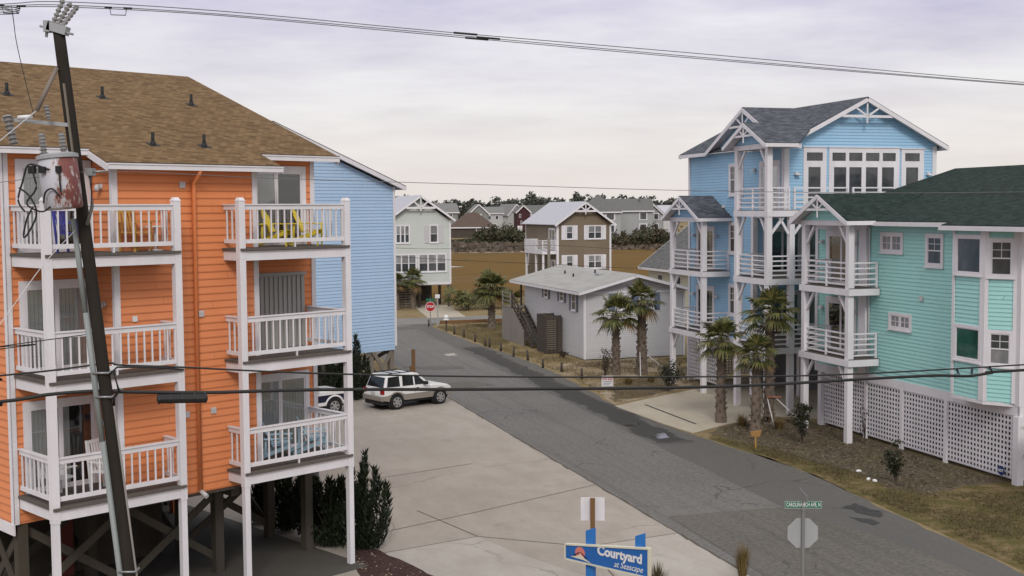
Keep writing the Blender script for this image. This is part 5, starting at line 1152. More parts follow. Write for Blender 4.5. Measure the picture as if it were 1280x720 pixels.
# ================================================================== vehicles
M['car_white'] = m_paint('white_car_paint', (.72, .72, .72), .22, .04, 2, .5, streak=False)
M['pewter'] = m_paint('pewter_cladding', (.25, .225, .195), .35, .08, 2, .5, streak=False)
M['car_dark'] = m_paint('dark_trim', (.02, .02, .022), .5, .1)
M['rim'] = m_paint('alloy_rim', (.42, .42, .42), .35, .1, metallic=.5)
M['lamp_red'] = m_paint('tail_lamp_red', (.30, .01, .012), .2, .1)
M['lamp_clear'] = m_paint('head_lamp', (.6, .6, .6), .15, .1)
M['car_glass'] = m_pane('car_glass', (.012, .013, .014), (.03, .032, .034))
def arc(cx, cz, r, n=9, a0=180, a1=0): return [(cx + r * math.cos(R(a0 + (a1 - a0) * k / n)), cz + r * math.sin(R(a0 + (a1 - a0) * k / n))) for k in range(n + 1)]
def wheel(parent, x, y, r=.36, w=.22):
    s = 1 if y > 0 else -1
    mb = MB(); mb.cyl((x, y - w / 2, r), (x, y + w / 2, r), r, r, 24); mb.cyl((x, y - w / 2 - .02, r), (x, y + w / 2 + .02, r), r * .9, r * .9, 24); wo = mb.build('wheel', M['black'], parent)
    mb = MB(); yo = y + s * (w / 2 + .022)
    mb.cyl((x, yo - s * .01, r), (x, yo, r), r * .64, r * .64, 20)
    rim = mb.build('rim', M['car_dark'], wo); mb = MB()
    for k in range(6):
        a = R(60 * k + 15); mb.bar((x + .05 * math.cos(a), yo + s * .008, r + .05 * math.sin(a)), (x + r * .6 * math.cos(a), yo + s * .008, r + r * .6 * math.sin(a)), .085, .02, (0, 1, 0))
    mb.cyl((x, yo, r), (x, yo + s * .02, r), .07, .06, 10)
    n = 20; mb.tube([(x + r * .62 * math.cos(2 * math.pi * k / n), yo + s * .006, r + r * .62 * math.sin(2 * math.pi * k / n)) for k in range(n + 1)], .018, 5, False)
    mb.build('spokes', M['rim'], wo)
def ext(mb, pts, y0, y1): mb.prism(pts, lambda a, b, d: Vector((a, d, b)), y0, y1)
def cabin(mb, prof, zb, zt, yb, yt):
    """prof: (x,z) loop; half width blends yb at zb to yt at zt"""
    hw = lambda z: yb + (yt - yb) * max(0, min(1, (z - zb) / (zt - zb)))
    n = len(prof); P = [Vector((x, -hw(z), z)) for x, z in prof] + [Vector((x, hw(z), z)) for x, z in prof]
    mb.mesh(P, [tuple(range(n)), tuple(range(n, 2 * n))[::-1]] + [(i, n + i, n + (i + 1) % n, (i + 1) % n) for i in range(n)])
    return hw
def side_glass(nm, par, pts, hw, proud=.006):
    for s in (-1, 1):
        P = [Vector((x, s * (hw(z) + proud), z)) for x, z in pts]; MB().poly(P).build(nm, M['car_glass'], par)
def suv():
    rear = Vector((-5.56, 56.73, 0)); 
    t = thing('parked_suv', 'white sport utility vehicle with pewter lower cladding and roof rack parked on the concrete', 'car', (-6.00, 57.32, 0), R(39.5))
    rx, fx, wr = 0.0, 2.52, .36            # wheel centres along x
    bz, tz = .40, 1.02
    low = [(-.74, .48), (-.79, .62), (-.77, .80), (-.70, 1.02), (2.00, 1.02), (2.07, 1.03), (2.98, .94), (3.16, .83), (3.22, .62), (3.16, .42)] + arc(fx, .36, .43, 10, 8, 172) + arc(rx, .36, .43, 10, 8, 172)
    mb = MB(); ext(mb, low, -.83, .83); body = mb.build('body', M['car_white'], t, bevel=.05)
    cp = [(-.69, 1.0), (-.48, 1.58), (-.34, 1.64), (1.05, 1.66), (1.32, 1.61), (2.03, 1.0)]
    mb = MB(); hw = cabin(mb, cp, 1.0, 1.64, .81, .66); mb.build('cabin', M['car_white'], t, bevel=.04)
    side_glass('front_window', t, [(1.08, 1.08), (1.74, 1.08), (1.24, 1.55), (1.08, 1.56)], hw)
    side_glass('rear_window', t, [(.36, 1.08), (1.0, 1.08), (1.0, 1.56), (.40, 1.56)], hw)
    side_glass('quarter_window', t, [(-.52, 1.10), (.22, 1.08), (.22, 1.56), (-.40, 1.55)], hw)
    gm = MB(); gm.poly([(-.675, -.70, 1.08), (-.675, .70, 1.08), (-.508, .60, 1.54), (-.508, -.60, 1.54)]); gm.build('tailgate_window', M['car_glass'], t)
    gm = MB(); gm.poly([(1.995, -.70, 1.06), (1.995, .70, 1.06), (1.395, .58, 1.58), (1.395, -.58, 1.58)]); gm.build('windscreen', M['car_glass'], t)
    cl = [(-.78, .50), (-.80, .70), (-.52, .70)] + arc(rx, .36, .50, 8, 138, 42)[1:-1] + [(.5, .70), (2.2, .70)] + arc(fx, .36, .50, 8, 138, 42)[1:-1] + [(2.98, .68), (3.2, .66), (3.22, .46), (3.1, .38)] + arc(fx, .36, .445, 8, 8, 172) + arc(rx, .36, .445, 8, 8, 172)
    for s in (-1, 1): mb = MB(); ext(mb, cl, s * .822, s * .855); mb.build('cladding', M['pewter'], t)
    mb = MB(); ext(mb, [(-.86, .46), (-.86, .68), (-.70, .70), (-.70, .44)], -.82, .82); mb.build('rear_bumper', M['pewter'], t, bevel=.03)
    mb = MB(); ext(mb, [(3.10, .42), (3.10, .66), (3.28, .62), (3.27, .44)], -.80, .80); mb.build('front_bumper', M['pewter'], t, bevel=.03)
    mb = MB(); mb.box(-.8, -.3, -.7, .7, .26, .46); mb.box(.5, 2.2, -.7, .7, .28, .44); mb.box(2.8, 3.05, -.7, .7, .3, .46)
    for x in (rx, fx):
        for s in (-1, 1): mb.cyl((x, s * .30, .40), (x, s * .79, .40), .43, .43, 16)
    mb.build('underbody', M['car_dark'], t)
    for s in (-1, 1):
        mb = MB(); mb.box(-.79, -.70, s * .81 - .03, s * .81 + .03, .78, 1.0); mb.box(-.785, -.73, s * .70 - .1, s * .70 + .1, .78, 1.0); mb.build('tail_lamp', M['lamp_red'], t)
        mb = MB(); mb.box(3.06, 3.205, s * .66 - .14, s * .66 + .14, .68, .80); mb.build('headlamp', M['lamp_clear'], t)
        mb = MB(); mb.box(1.52, 1.70, s * .92 - .1, s * .92 + .1, 1.08, 1.22); mb.build('mirror', M['car_dark'], t)
        mb = MB(); mb.bar((-.3, s * .58, 1.70), (1.0, s * .58, 1.71), .04, .035); mb.build('roof_rail', M['car_dark'], t)
    for x in (-.1, .4, .9): mb = MB(); mb.bar((x, -.58, 1.72), (x, .58, 1.72), .04, .03); mb.build('rack_bar', M['car_dark'], t)
    mb = MB()
    for s in (-1, 1):
        for x in (.29, 1.04, 1.88): mb.box(x - .008, x + .008, s * .832 - .003, s * .832 + .003, .72, 1.0)
        for x in (.38, 1.13): mb.box(x, x + .14, s * .835 - .012, s * .835 + .012, .93, .965)
    mb.build('door_seams', M['car_dark'], t)
    mb = MB(); mb.box(-.80, -.775, -.17, .17, .72, .86); mb.build('number_plate', M['trim_dull'], t)
    mb = MB(); mb.box(3.195, 3.235, -.45, .45, .66, .80); mb.build('grille', M['car_dark'], t)
    for x in (rx, fx):
        for s in (-1, 1): wheel(t, x, s * .74)
suv()
def truck():
    t = thing('parked_pickup', 'two-tone white and navy pickup truck mostly hidden behind the lowest right balcony', 'truck', (-8.85, 56.15, 0), R(42), off=(0, 0, 0))
    fx, rx = 0.0, -3.3
    low = [(.82, .50), (.86, .70), (.84, .98), (.70, 1.08), (-.75, 1.14), (-2.15, 1.14), (-2.2, 1.10), (-4.4, 1.10), (-4.42, .5)] + arc(rx, .38, .46, 10, 172, 8) + arc(fx, .38, .46, 10, 172, 8)
    mb = MB(); ext(mb, low, -.92, .92); mb.build('body', M['car_white'], t, bevel=.04)
    mb = MB(); hw = cabin(mb, [(-.72, 1.12), (-1.25, 1.70), (-1.4, 1.76), (-2.05, 1.76), (-2.16, 1.70), (-2.2, 1.12)], 1.12, 1.76, .88, .74); mb.build('cabin', M['car_white'], t, bevel=.04)
    side_glass('side_window', t, [(-.98, 1.2), (-1.92, 1.2), (-1.90, 1.66), (-1.36, 1.66)], hw)
    gm = MB(); gm.poly([(-.76, -.78, 1.17), (-.76, .78, 1.17), (-1.215, .68, 1.67), (-1.215, -.68, 1.67)]); gm.build('windscreen', M['car_glass'], t)
    band = [(.82, .62), (.83, .94), (-4.38, .94), (-4.4, .62), (rx - .55, .62)] + arc(rx, .38, .56, 8, 154, 26) + arc(fx, .38, .56, 8, 154, 26)
    for s in (-1, 1): mb = MB(); ext(mb, band, s * .915, s * .935); mb.build('navy_band', M['navy'], t)
    mb = MB(); mb.box(-4.3, .7, -.7, .7, .35, .5)
    for x in (rx, fx):
        for s in (-1, 1): mb.cyl((x, s * .4, .42), (x, s * .88, .42), .46, .46, 16)
    mb.build('underbody', M['car_dark'], t)
    for s in (-1, 1):
        mb = MB(); n = 12; mb.tube([(fx + .49 * math.cos(R(8 + 164 * k / n)), s * .93, .38 + .49 * math.sin(R(8 + 164 * k / n))) for k in range(n + 1)], .03, 6); mb.build('arch_moulding', M['trim'], t)
        mb = MB(); mb.box(.80, .88, s * .66 - .13, s * .66 + .13, .74, .92); mb.build('headlamp', M['lamp_clear'], t)
        mb = MB(); mb.box(-1.1, -.95, s * 1.02 - .09, s * 1.02 + .09, 1.2, 1.38); mb.build('mirror', M['car_dark'], t)
    mb = MB(); mb.box(.84, .98, -.92, .92, .46, .62); mb.build('front_bumper', M['rim'], t)
    mb = MB(); mb.box(.83, .87, -.5, .5, .72, .94); mb.build('grille', M['car_dark'], t)
    for x in (rx, fx):
        for s in (-1, 1): wheel(t, x, s * .80, .38)
truck()
# ================================================================== plants
M['palm'] = m_leaf('palm_fronds', [(.034, .044, .012), (.075, .088, .024), (.145, .145, .045), (.23, .19, .065)])
M['palm_dead'] = m_leaf('dead_fronds', [(.09, .055, .02), (.18, .11, .04), (.24, .15, .06)])
M['bark'] = m_wood('palm_boots', (.105, .080, .062), (.26, .21, .17), 2.0)
M['juniper'] = m_leaf('juniper_sprays', [(.006, .010, .006), (.013, .021, .010), (.022, .034, .014), (.034, .044, .019)])
M['broadleaf'] = m_leaf('glossy_leaves', [(.012, .018, .009), (.026, .036, .016), (.05, .055, .026), (.075, .05, .03)], .45)
M['rustleaf'] = m_leaf('bronzed_leaves', [(.03, .024, .014), (.06, .04, .025), (.08, .035, .03), (.05, .05, .025)], .5)
M['twig'] = m_wood('twigs', (.07, .055, .045), (.13, .11, .09))
M['strawgrass'] = m_leaf('straw_grass', [(.10, .07, .025), (.20, .14, .05), (.30, .20, .08), (.16, .14, .05)])
M['oldgrass'] = m_leaf('dull_grass', [(.05, .045, .02), (.10, .08, .035), (.15, .11, .05), (.07, .07, .03)])
M['pine'] = m_leaf('pine_crowns', [(.050, .058, .047), (.070, .079, .063), (.090, .099, .080), (.110, .118, .100)])  # lightened tones, distance haze mixed into the crown colours
M['shrub'] = m_leaf('marsh_shrubs', [(.028, .033, .016), (.052, .058, .027), (.078, .078, .036), (.10, .088, .048)])
M['shrub_red'] = m_leaf('bronze_shrubs', [(.045, .046, .022), (.08, .068, .032), (.11, .082, .048), (.115, .065, .045)])
M['pine_trunk'] = m_wood('pine_trunks', (.06, .045, .035), (.10, .08, .065))
def frond(mb, c, az, el, L, rnd, nseg=22, droop=.5):
    """fan palm leaf: stalk, then a folded fan of drooping fingers"""
    d = Vector((math.cos(az) * math.cos(el), math.sin(az) * math.cos(el), math.sin(el)))
    side = Vector((-math.sin(az), math.cos(az), 0)); up = side.cross(d) * -1
    if up.z < 0: up = -up
    pl = L * .48
    hub = c + d * pl + Vector((0, 0, -.05 * L))
    mb.tube([c, c + d * pl * .55 + Vector((0, 0, .02 * L)), hub], [.022, .016, .012], 4, False, False)
    d2 = (d + Vector((0, 0, -.20))).normalized()
    for k in range(nseg):
        a = -1.75 + 3.5 * k / (nseg - 1) + rnd.uniform(-.05, .05)
        dirn = (d2 * math.cos(a) + side * math.sin(a)).normalized()
        ln = L * (.62 - .16 * abs(a) / 1.75) * rnd.uniform(.85, 1.08); w = .036 * L / 1.2
        q = dirn.cross(up).normalized() * w; lift = up * (.10 * L * (.5 if k % 2 else .1) * .3)
        p0 = hub; p1 = hub + dirn * ln * .5 + lift + Vector((0, 0, -droop * ln * .10)); p2 = hub + dirn * ln * .80 + Vector((0, 0, -droop * ln * .36)); p3 = hub + dirn * ln * .98 + Vector((0, 0, -droop * ln * .75))
        mb.mesh([p0 - q * .4, p0 + q * .4, p1 - q, p1 + q, p2 - q * .6, p2 + q * .6, p3], [(0, 1, 3, 2), (2, 3, 5, 4), (4, 5, 6)])
def palm(label, loc, h, r, seed, tr=.17, lean=(0, 0), n=20, group='cabbage palms', boots=True, scale_trunk=1.0):
    rnd = random.Random(seed)
    t = thing('palm_tree', label, 'palm', loc, 0, group)
    mb = MB(); m = 14; top = Vector((lean[0], lean[1], h))
    pts = []; rad = []
    for k in range(m + 1):
        f = k / m; pts.append(Vector((lean[0] * f * f, lean[1] * f * f, h * f))); rad.append(tr * (1.18 - .35 * f + .25 * max(0, .12 - f) / .12) * rnd.uniform(.93, 1.07))
    mb.tube(pts, rad, 10, True, False)
    if boots:
        nb = int(h / .055); 
        for k in range(nb):
            f = (k + .5) / nb; a = k * 2.399 + rnd.uniform(-.2, .2); p = Vector((lean[0] * f * f, lean[1] * f * f, h * f)); rr = tr * (1.16 - .35 * f)
            o = Vector((math.cos(a), math.sin(a), 0)); s = Vector((-o.y, o.x, 0)) * tr * .34
            b0 = p + o * rr * .82; tip = p + o * (rr + tr * rnd.uniform(.28, .55)) + Vector((0, 0, tr * rnd.uniform(.75, 1.15)))
            mb.mesh([b0 - s - Vector((0, 0, .04)), b0 + s - Vector((0, 0, .04)), tip + s * .55, tip - s * .55, b0 + Vector((0, 0, tr * .9))], [(0, 1, 2, 3), (3, 2, 4), (0, 3, 4), (1, 4, 2)])
    mb.build('trunk', M['bark'], t)
    mb = MB(); md = MB(); c = top + Vector((0, 0, -.05))
    for k in range(n):
        f = k / (n - 1); el = R(84 - 112 * f ** .85 + rnd.uniform(-10, 10)); az = k * 2.399 + rnd.uniform(-.3, .3); L = r * rnd.uniform(.85, 1.1) * (1.0 if el > 0 else .92)
        frond(md if (f > .90 and rnd.random() < .8) else mb, c + Vector((0, 0, .12 * (1 - f))), az, el, L, rnd, droop=rnd.uniform(.15, .40) + .45 * f)
    mb.build('crown', M['palm'], t)
    if md.v: md.build('dead_fronds', M['palm_dead'], t)
    return t
palm('cabbage palm at the driveway edge, leftmost of three before the sky blue house', SW(24.35, 47.6), 3.55, 1.32, 1, .19)
palm('cabbage palm nearest the road on the mulch bed by the mint green house', SW(24.67, 45.05), 3.15, 1.15, 2, .19, (.05, .1))
palm('tallest cabbage palm, behind the other two between the sky blue and mint green houses', SW(26.15, 46.6), 4.75, 1.5, 3, .19, (.05, 0))
palm('shorter cabbage palm in front of the low grey house, left of its neighbour', SW(25.88, 63.5), 3.35, 1.55, 4, .21)
palm('taller cabbage palm in front of the windows of the low grey house', SW(27.25, 63.0), 4.15, 1.45, 5, .25)
palm('round-headed cabbage palm on the grass by the cross street', SW(26.75, 91.6), 3.1, 1.85, 6, .24, n=34)
palm('small cabbage palm in front of the slatted screen of the pale green house', SW(25.1, 112.7), 2.8, 1.45, 7, .2)
palm('small cabbage palm half hidden by the pale blue gable wall', SW(23.55, 112.6), 2.5, 1.3, 8, .2)
palm('young palm whose fronds reach in front of the last lattice post', SW(27.75, 31.2), 2.0, 1.1, 9, .14)
def stake_set(label, base, pts, strap=None):
    t = thing('support_stakes', label, 'stakes', base, A_ST)
    for p, q in pts: mb = MB(); mb.bar(p, q, .045, .045); mb.build('stake', M['trim_dull'], t)
    if strap: mb = MB(); mb.bar(*strap, .045, .05); mb.build('strap', m_paint('faded_red_strap', (.40, .15, .09), .7, .2), t)
stake_set('pale timber stakes with an orange strap bracing the palm by the driveway', SW(26.15, 46.6), [((.15, -.1, 1.25), (1.2, -.9, .05)), ((-.15, -.1, 1.2), (-.3, -1.0, .05))], ((-.25, -.25, 1.22), (.42, -.3, 1.20)))
stake_set('pale timber stakes bracing the taller palm by the low grey house', SW(27.25, 63.0), [((.2, -.1, 1.2), (1.5, -.6, .05)), ((-.2, -.2, 1.3), (-.5, -1.0, .05))])

def leafy(mb, c, n, rx, rz, size, rnd, flat=.0):
    for k in range(n):
        u = rnd.uniform(-1, 1); a = rnd.uniform(0, 6.283); rr = rnd.random() ** .45
        p = c + Vector((rx * rr * math.cos(a) * math.sqrt(1 - u * u), rx * rr * math.sin(a) * math.sqrt(1 - u * u), rz * rr * u))
        d = Vector((rnd.gauss(0, 1), rnd.gauss(0, 1), rnd.gauss(0, 1) + .3)).normalized(); e = d.orthogonal().normalized(); f = d.cross(e)
        s = size * rnd.uniform(.6, 1.3)
        mb.mesh([p - e * s * .5, p + f * s * .28, p + e * s * .5, p - f * s * .28], [(0, 1, 2, 3)])
def bush(label, loc, h, w, seed, mat='broadleaf', group='young shrubs in the beds', dens=1.5, name='shrub'):
    rnd = random.Random(seed); t = thing(name, label, 'shrub', loc, rnd.uniform(0, 6), group)
    mb = MB(); ml = MB(); n = 7
    for k in range(n):
        a = rnd.uniform(0, 6.28); zz = h * rnd.uniform(.45, .98); ww = w * .5 * rnd.uniform(.2, .9) * (1.15 - zz / h * .6)
        tip = Vector((ww * math.cos(a), ww * math.sin(a), zz)); mid = Vector((tip.x * .35, tip.y * .35, zz * .5))
        mb.tube([(0, 0, 0), mid, tip], [.02, .014, .006], 4, False)
        leafy(ml, tip, int(60 * dens), w * .24, h * .13, .105, rnd); leafy(ml, mid.lerp(tip, .5), int(45 * dens), w * .2, h * .12, .105, rnd)
        leafy(ml, mid, int(25 * dens), w * .18, h * .1, .10, rnd)
    mb.build('stems', M['twig'], t); ml.build('foliage', M[mat], t)
bush('bronze sparse shrub left of the shorter palm by the low grey house', SW(24.3, 61.2), 1.75, 1.3, 21, 'rustleaf', dens=.5)
bush('dark leafy shrub on the sand beside the lattice of the sky blue house', SW(25.9, 56.5), 1.95, 1.6, 22)
bush('dark young shrub on the mulch behind the near palms, in front of the lattice corner', SW(25.2, 42.2), 1.55, 1.3, 23)
bush('narrow young shrub on the mulch halfway along the lattice', SW(24.45, 34.9), 1.45, .9, 24, dens=.9)
bush('thin bare shrub close against the lattice skirting', SW(27.4, 41.2), 1.5, .9, 25, 'rustleaf', dens=.06)
bush('low scrub at the foot of the low grey house corner', SW(25.6, 71.6), .6, 1.2, 26, 'rustleaf', dens=.25)
def tuft(label, loc, h, w, n, seed, mat='strawgrass', group='ornamental grass tufts'):
    rnd = random.Random(seed); t = thing('grass_tuft', label, 'grass', loc, 0, group); mb = MB()
    for k in range(n):
        a = rnd.uniform(0, 6.28); r0 = rnd.uniform(0, w * .25); r1 = r0 + rnd.random() ** .7 * w * .7; z = h * rnd.uniform(.55, 1.05) * (1 - .35 * (r1 / w) ** 2)
        o = Vector((math.cos(a), math.sin(a), 0)); s = Vector((-o.y, o.x, 0)) * .006
        p0 = o * r0; p1 = o * (r0 + (r1 - r0) * .4) + Vector((0, 0, z * .65)); p2 = o * r1 + Vector((0, 0, z))
        mb.mesh([p0 - s, p0 + s, p1 + s, p1 - s, p2], [(0, 1, 2, 3), (3, 2, 4)])
    mb.build('blades', M[mat], t)
tuft('straw-coloured grass tuft at the corner of the concrete by the road edge', SW(14.6, 27.3), .95, .42, 260, 31)
tuft('dark spiky grass tuft right behind the blue sign', SW(12.1, 27.0), .75, .5, 220, 32, 'oldgrass')
tuft('spiky grass tuft in front of the blue sign foot', SW(10.9, 26.0), .55, .5, 180, 33, 'oldgrass')
tuft('straw tuft on the mulch left of the two near palms', SW(24.8, 46.5), .6, .6, 240, 34)
tuft('straw tuft on the mulch right of the near palm trunks', SW(25.9, 45.3), .55, .65, 240, 35)
tuft('straw tuft beneath the left palm of the low grey house', SW(25.0, 59.6), .55, .6, 200, 36)
tuft('straw tuft beneath the right palm of the low grey house', SW(26.4, 59.8), .5, .65, 200, 37)
def juniper(label, loc, h, w, seed, tips=9, group='dark junipers beside the houses'):
    """flame-shaped juniper: twisting upright plumes, each thick with small sprays"""
    rnd = random.Random(seed); t = thing('juniper', label, 'shrub', loc, rnd.uniform(0, 6), group); mb = MB(); st = MB()
    for k in range(tips):
        a = k * 2.399 + rnd.uniform(-.4, .4); f = (k / max(1, tips - 1)); rr = w * .56 * (f ** .5) * rnd.uniform(.7, 1.1); hh = h * (1 - .55 * f ** 1.2) * rnd.uniform(.82, 1.08)
        tip = Vector((rr * math.cos(a), rr * math.sin(a), hh)); b = Vector((tip.x * .45, tip.y * .45, .05)); bend = Vector((rnd.uniform(-.16, .16), rnd.uniform(-.16, .16), 0)) * w
        st.tube([(0, 0, 0), b + Vector((0, 0, hh * .4)), tip * .9], [.035, .02, .008], 4, False)
        N_ = int(300 * hh / 1.6)
        for j in range(N_):
            u = rnd.random(); p = b.lerp(tip, u) + bend * math.sin(u * 3.1)
            tk = w * .135 * (1 - u) ** .55 * (.5 + .5 * min(1, u * 6)) + .012
            aa = rnd.uniform(0, 6.28); ro = tk * rnd.random() ** .5; p = p + Vector((ro * math.cos(aa), ro * math.sin(aa), 0))
            d = Vector((math.cos(aa) * .55 + rnd.gauss(0, .25), math.sin(aa) * .55 + rnd.gauss(0, .25), 1.0)).normalized(); s = rnd.uniform(.10, .22); q = d.orthogonal().normalized() * s * .17; q.rotate(Matrix.Rotation(rnd.uniform(0, 6.28), 3, d))
            mb.mesh([p - q, p + q, p + d * s], [(0, 1, 2)])
    st.build('stems', M['twig'], t); mb.build('foliage', M['juniper'], t)
juniper('big dark flame-shaped juniper right of the corner balcony post', OW(1.35, .95), 2.55, 1.45, 41, 13)
juniper('dark juniper just left of the corner balcony post', OW(.85, 1.75), 2.1, 1.5, 42, 14)
juniper('dark juniper behind the stilts, second back from the corner post', OW(.95, 2.9), 2.15, 1.45, 43, 14)
juniper('dark juniper behind the stilts, third back from the corner post', OW(.9, 4.2), 1.9, 1.4, 44, 13)
juniper('dark juniper farthest back along the stilts of the orange house', OW(.9, 5.5), 2.0, 1.1, 45, 10)
juniper('tall narrow juniper in front of the pale blue house, left of the parked car', OW(17.55, 22.3), 3.1, 1.3, 46, 9)
juniper('dark juniper beneath the pale blue house behind the pickup truck', OW(15.9, 22.5), 2.6, 1.7, 47, 12)
juniper('spreading dark juniper beneath the pale blue house, beside the tall narrow one', OW(16.8, 22.55), 2.2, 1.5, 48, 11)
# palmettos by the cross street
def palmetto(label, loc, r, seed):
    rnd = random.Random(seed); t = thing('palmetto', label, 'shrub', loc, 0, 'palmetto thickets by the cross street'); mb = MB()
    for k in range(26): frond(mb, Vector((rnd.uniform(-r, r), rnd.uniform(-r * .5, r * .5), rnd.uniform(.1, .7))), rnd.uniform(0, 6.28), R(rnd.uniform(15, 80)), rnd.uniform(1.3, 2.0), rnd, 16, .5)
    leafy(mb, Vector((0, 0, .8)), 500, r, .75, .22, rnd); mb.build('foliage', M['palm'], t)
palmetto('palmetto thicket left of the round-headed palm, beside the carport drive', SW(29.9, 110), 1.9, 51)
palmetto('palmetto thicket right behind the round-headed palm', SW(33.2, 110.5), 1.9, 52)
# far vegetation that reads as one mass
def clump(mb, c, rx, rz, n, size, rnd): leafy(mb, c, n, rx, rz, size, rnd)
rnd = random.Random(61); mb = MB(); mr = MB()
for k in range(120):
    px = rnd.uniform(556, 660); Y = rnd.uniform(338, 356); h = rnd.uniform(2.6, 5.0) * (.75 + .35 * math.sin((px - 600) / 58 * 3.1)) * (1.0 if px > 597 else .42) * (1 if px < 648 else .55); x = (px - 640) / 1513 * Y
    for j in range(4): clump(mb if rnd.random() < .85 else mr, Vector((x + rnd.uniform(-1.2, 1.2), Y + rnd.uniform(-1, 1), h * rnd.uniform(.2, .8))), rnd.uniform(1.0, 1.9), h * .32, 42, .7, rnd)
for k in range(150):
    px = rnd.uniform(764, 905); Y = rnd.uniform(300, 330); h = rnd.uniform(2.6, 5.2) * (.85 + .3 * math.sin(px * .11)); x = (px - 640) / 1513 * Y
    for j in range(4): clump(mr if rnd.random() < .55 else mb, Vector((x + rnd.uniform(-1.2, 1.2), Y + rnd.uniform(-1, 1), h * rnd.uniform(.15, .8))), rnd.uniform(1.0, 1.9), h * .32, 42, .7, rnd)
for k in range(110):
    px = rnd.choice((rnd.uniform(100, 556), rnd.uniform(905, 1500))); Y = rnd.uniform(330, 360); h = rnd.uniform(2.5, 5.5); x = (px - 640) / 1513 * Y
    clump(mb if rnd.random() < .7 else mr, Vector((x, Y, h * .45)), 2.4, h * .5, 70, .9, rnd)
mb.build('marsh_shrubs', M['shrub'], kind='stuff'); mr.build('bronze_marsh_shrubs', M['shrub_red'], kind='stuff')
mb = MB(); tk = MB()
for k in range(900):
    X = rnd.uniform(-360, 360); Y = rnd.uniform(640, 780); h = rnd.gauss(14.8, 1.9) * (.93 + .07 * math.sin(X * .05) + .05 * math.sin(X * .17)); c = rnd.uniform(2.2, 3.6)
    tk.tube([(X, Y, 1.5), (X, Y, h - 2)], .3, 4, False)
    for j in range(5): clump(mb, Vector((X + rnd.uniform(-2, 2), Y + rnd.uniform(-2, 2), h - rnd.uniform(0, 5.5))), c * rnd.uniform(.6, 1.0), 1.5, 16, 1.9, rnd)
    clump(mb, Vector((X, Y, 4.5)), 3.5, 3.5, 14, 2.6, rnd)
mb.build('pine_wood', M['pine'], kind='stuff'); tk.build('pine_trunks', M['pine_trunk'], kind='stuff')
mb = MB()
for k in range(5000):
    v = rnd.uniform(-40, 160); s = rnd.uniform(255, 338); h = rnd.uniform(.3, .9); p = SW(v, s); w_ = rnd.uniform(.3, 1.0); a = rnd.uniform(0, 3.14); q = Vector((math.cos(a), math.sin(a), 0)) * w_; ln = Vector((rnd.uniform(-.3, .3), rnd.uniform(-.3, .3), h))
    mb.mesh([p - q, p + q, p + q * .6 + ln, p - q * .6 + ln * rnd.uniform(.6, 1.1)], [(0, 1, 2, 3)])
mb.build('reeds', m_leaf('reed_blades', [(.10, .078, .056), (.13, .102, .076), (.155, .125, .098), (.12, .09, .055)]), kind='stuff')
# short grass on the verges
mb = MB(); mg = MB()
def inpoly(x, y, P):
    r = False
    for i in range(len(P)):
        (x0, y0), (x1, y1) = P[i], P[i - 1]
        if (y0 > y) != (y1 > y) and x < (x1 - x0) * (y - y0) / (y1 - y0) + x0: r = not r
    return r
vergeP = [(21.9, 24), (22.5, 32.5), (22.9, 38), (22.3, 44.2), (23.6, 42.1), (23.8, 38.8), (24.2, 36.6), (24.0, 34.6), (24.8, 33), (27.5, 33), (28.4, 30), (28.4, 24)]
lawnP = [(22.0, 54), (22.6, 58.5), (23.1, 64), (23.3, 70), (23.1, 77), (22.9, 86), (23.0, 94.5), (25, 96.5), (36, 96.5), (32, 86), (26.5, 86), (24.6, 80), (25.8, 71.5), (26.2, 69), (33, 69), (31, 61), (26.6, 57.4)]
def blades(mb, P, n, hmin, hmax, w):
    xs = [p[0] for p in P]; ys = [p[1] for p in P]; c = 0
    while c < n:
        v, s = rnd.uniform(min(xs), max(xs)), rnd.uniform(min(ys), max(ys))
        if not inpoly(v, s, P): continue
        c += 1
        if math.sin(v * 2.1 + s * .7) + math.sin(s * 1.7 - v) + rnd.uniform(-1.2, 1.2) < -.3: continue
        p = SW(v, s, .004)
        for j in range(3):
            a = rnd.uniform(0, 6.28); q = Vector((math.cos(a), math.sin(a), 0)) * w; o = Vector((rnd.uniform(-.05, .05), rnd.uniform(-.05, .05), 0)); h = rnd.uniform(hmin, hmax)
            mb.mesh([p + o - q, p + o + q, p + o * 2 + Vector((rnd.uniform(-.06, .06), rnd.uniform(-.06, .06), h))], [(0, 1, 2)])
blades(mb, vergeP, 17000, .03, .10, .009); blades(mg, lawnP, 22000, .04, .15, .011)
mb.build('verge_grass', m_leaf('verge_blades', [(.07, .055, .024), (.14, .105, .045), (.21, .155, .075), (.085, .085, .026), (.12, .09, .05)]), kind='stuff')
mg.build('lawn_grass', m_leaf('lawn_blades', [(.14, .105, .05), (.22, .165, .085), (.30, .23, .13), (.15, .135, .055)]), kind='stuff')
# pale litter and pebbles on mulch and gravel
mb = MB()
for k in range(130):
    v, s = rnd.uniform(5.2, 7.1), rnd.uniform(28, 33.2)
    if not inpoly(v, s, [(5.2, 31.8), (5.75, 33.2), (6.1, 32.5), (6.6, 31), (7.0, 29.7), (6.9, 27), (5.4, 27)]): continue
    p = SW(v, s, .02); r_ = rnd.uniform(.012, .035); mb.sphere(p, r_, r_ * .8, r_ * .6, 5, 4)
mb.build('pebbles', M['sand'], kind='stuff')
for i, (v, s, d) in enumerate(((24.3, 36.9, 'leftmost of three'), (23.9, 35.7, 'middle one of three'), (23.95, 35.4, 'rightmost of three'))):
    t = thing('stone', 'small white stone on the mulch left of the narrow shrub, ' + d, 'stone', SW(v, s, 0), i, 'white stones on the mulch'); mb = MB(); mb.sphere((0, 0, .04), .11, .07, .06, 8, 6); mb.build('pebble', M['white_plastic'], t)

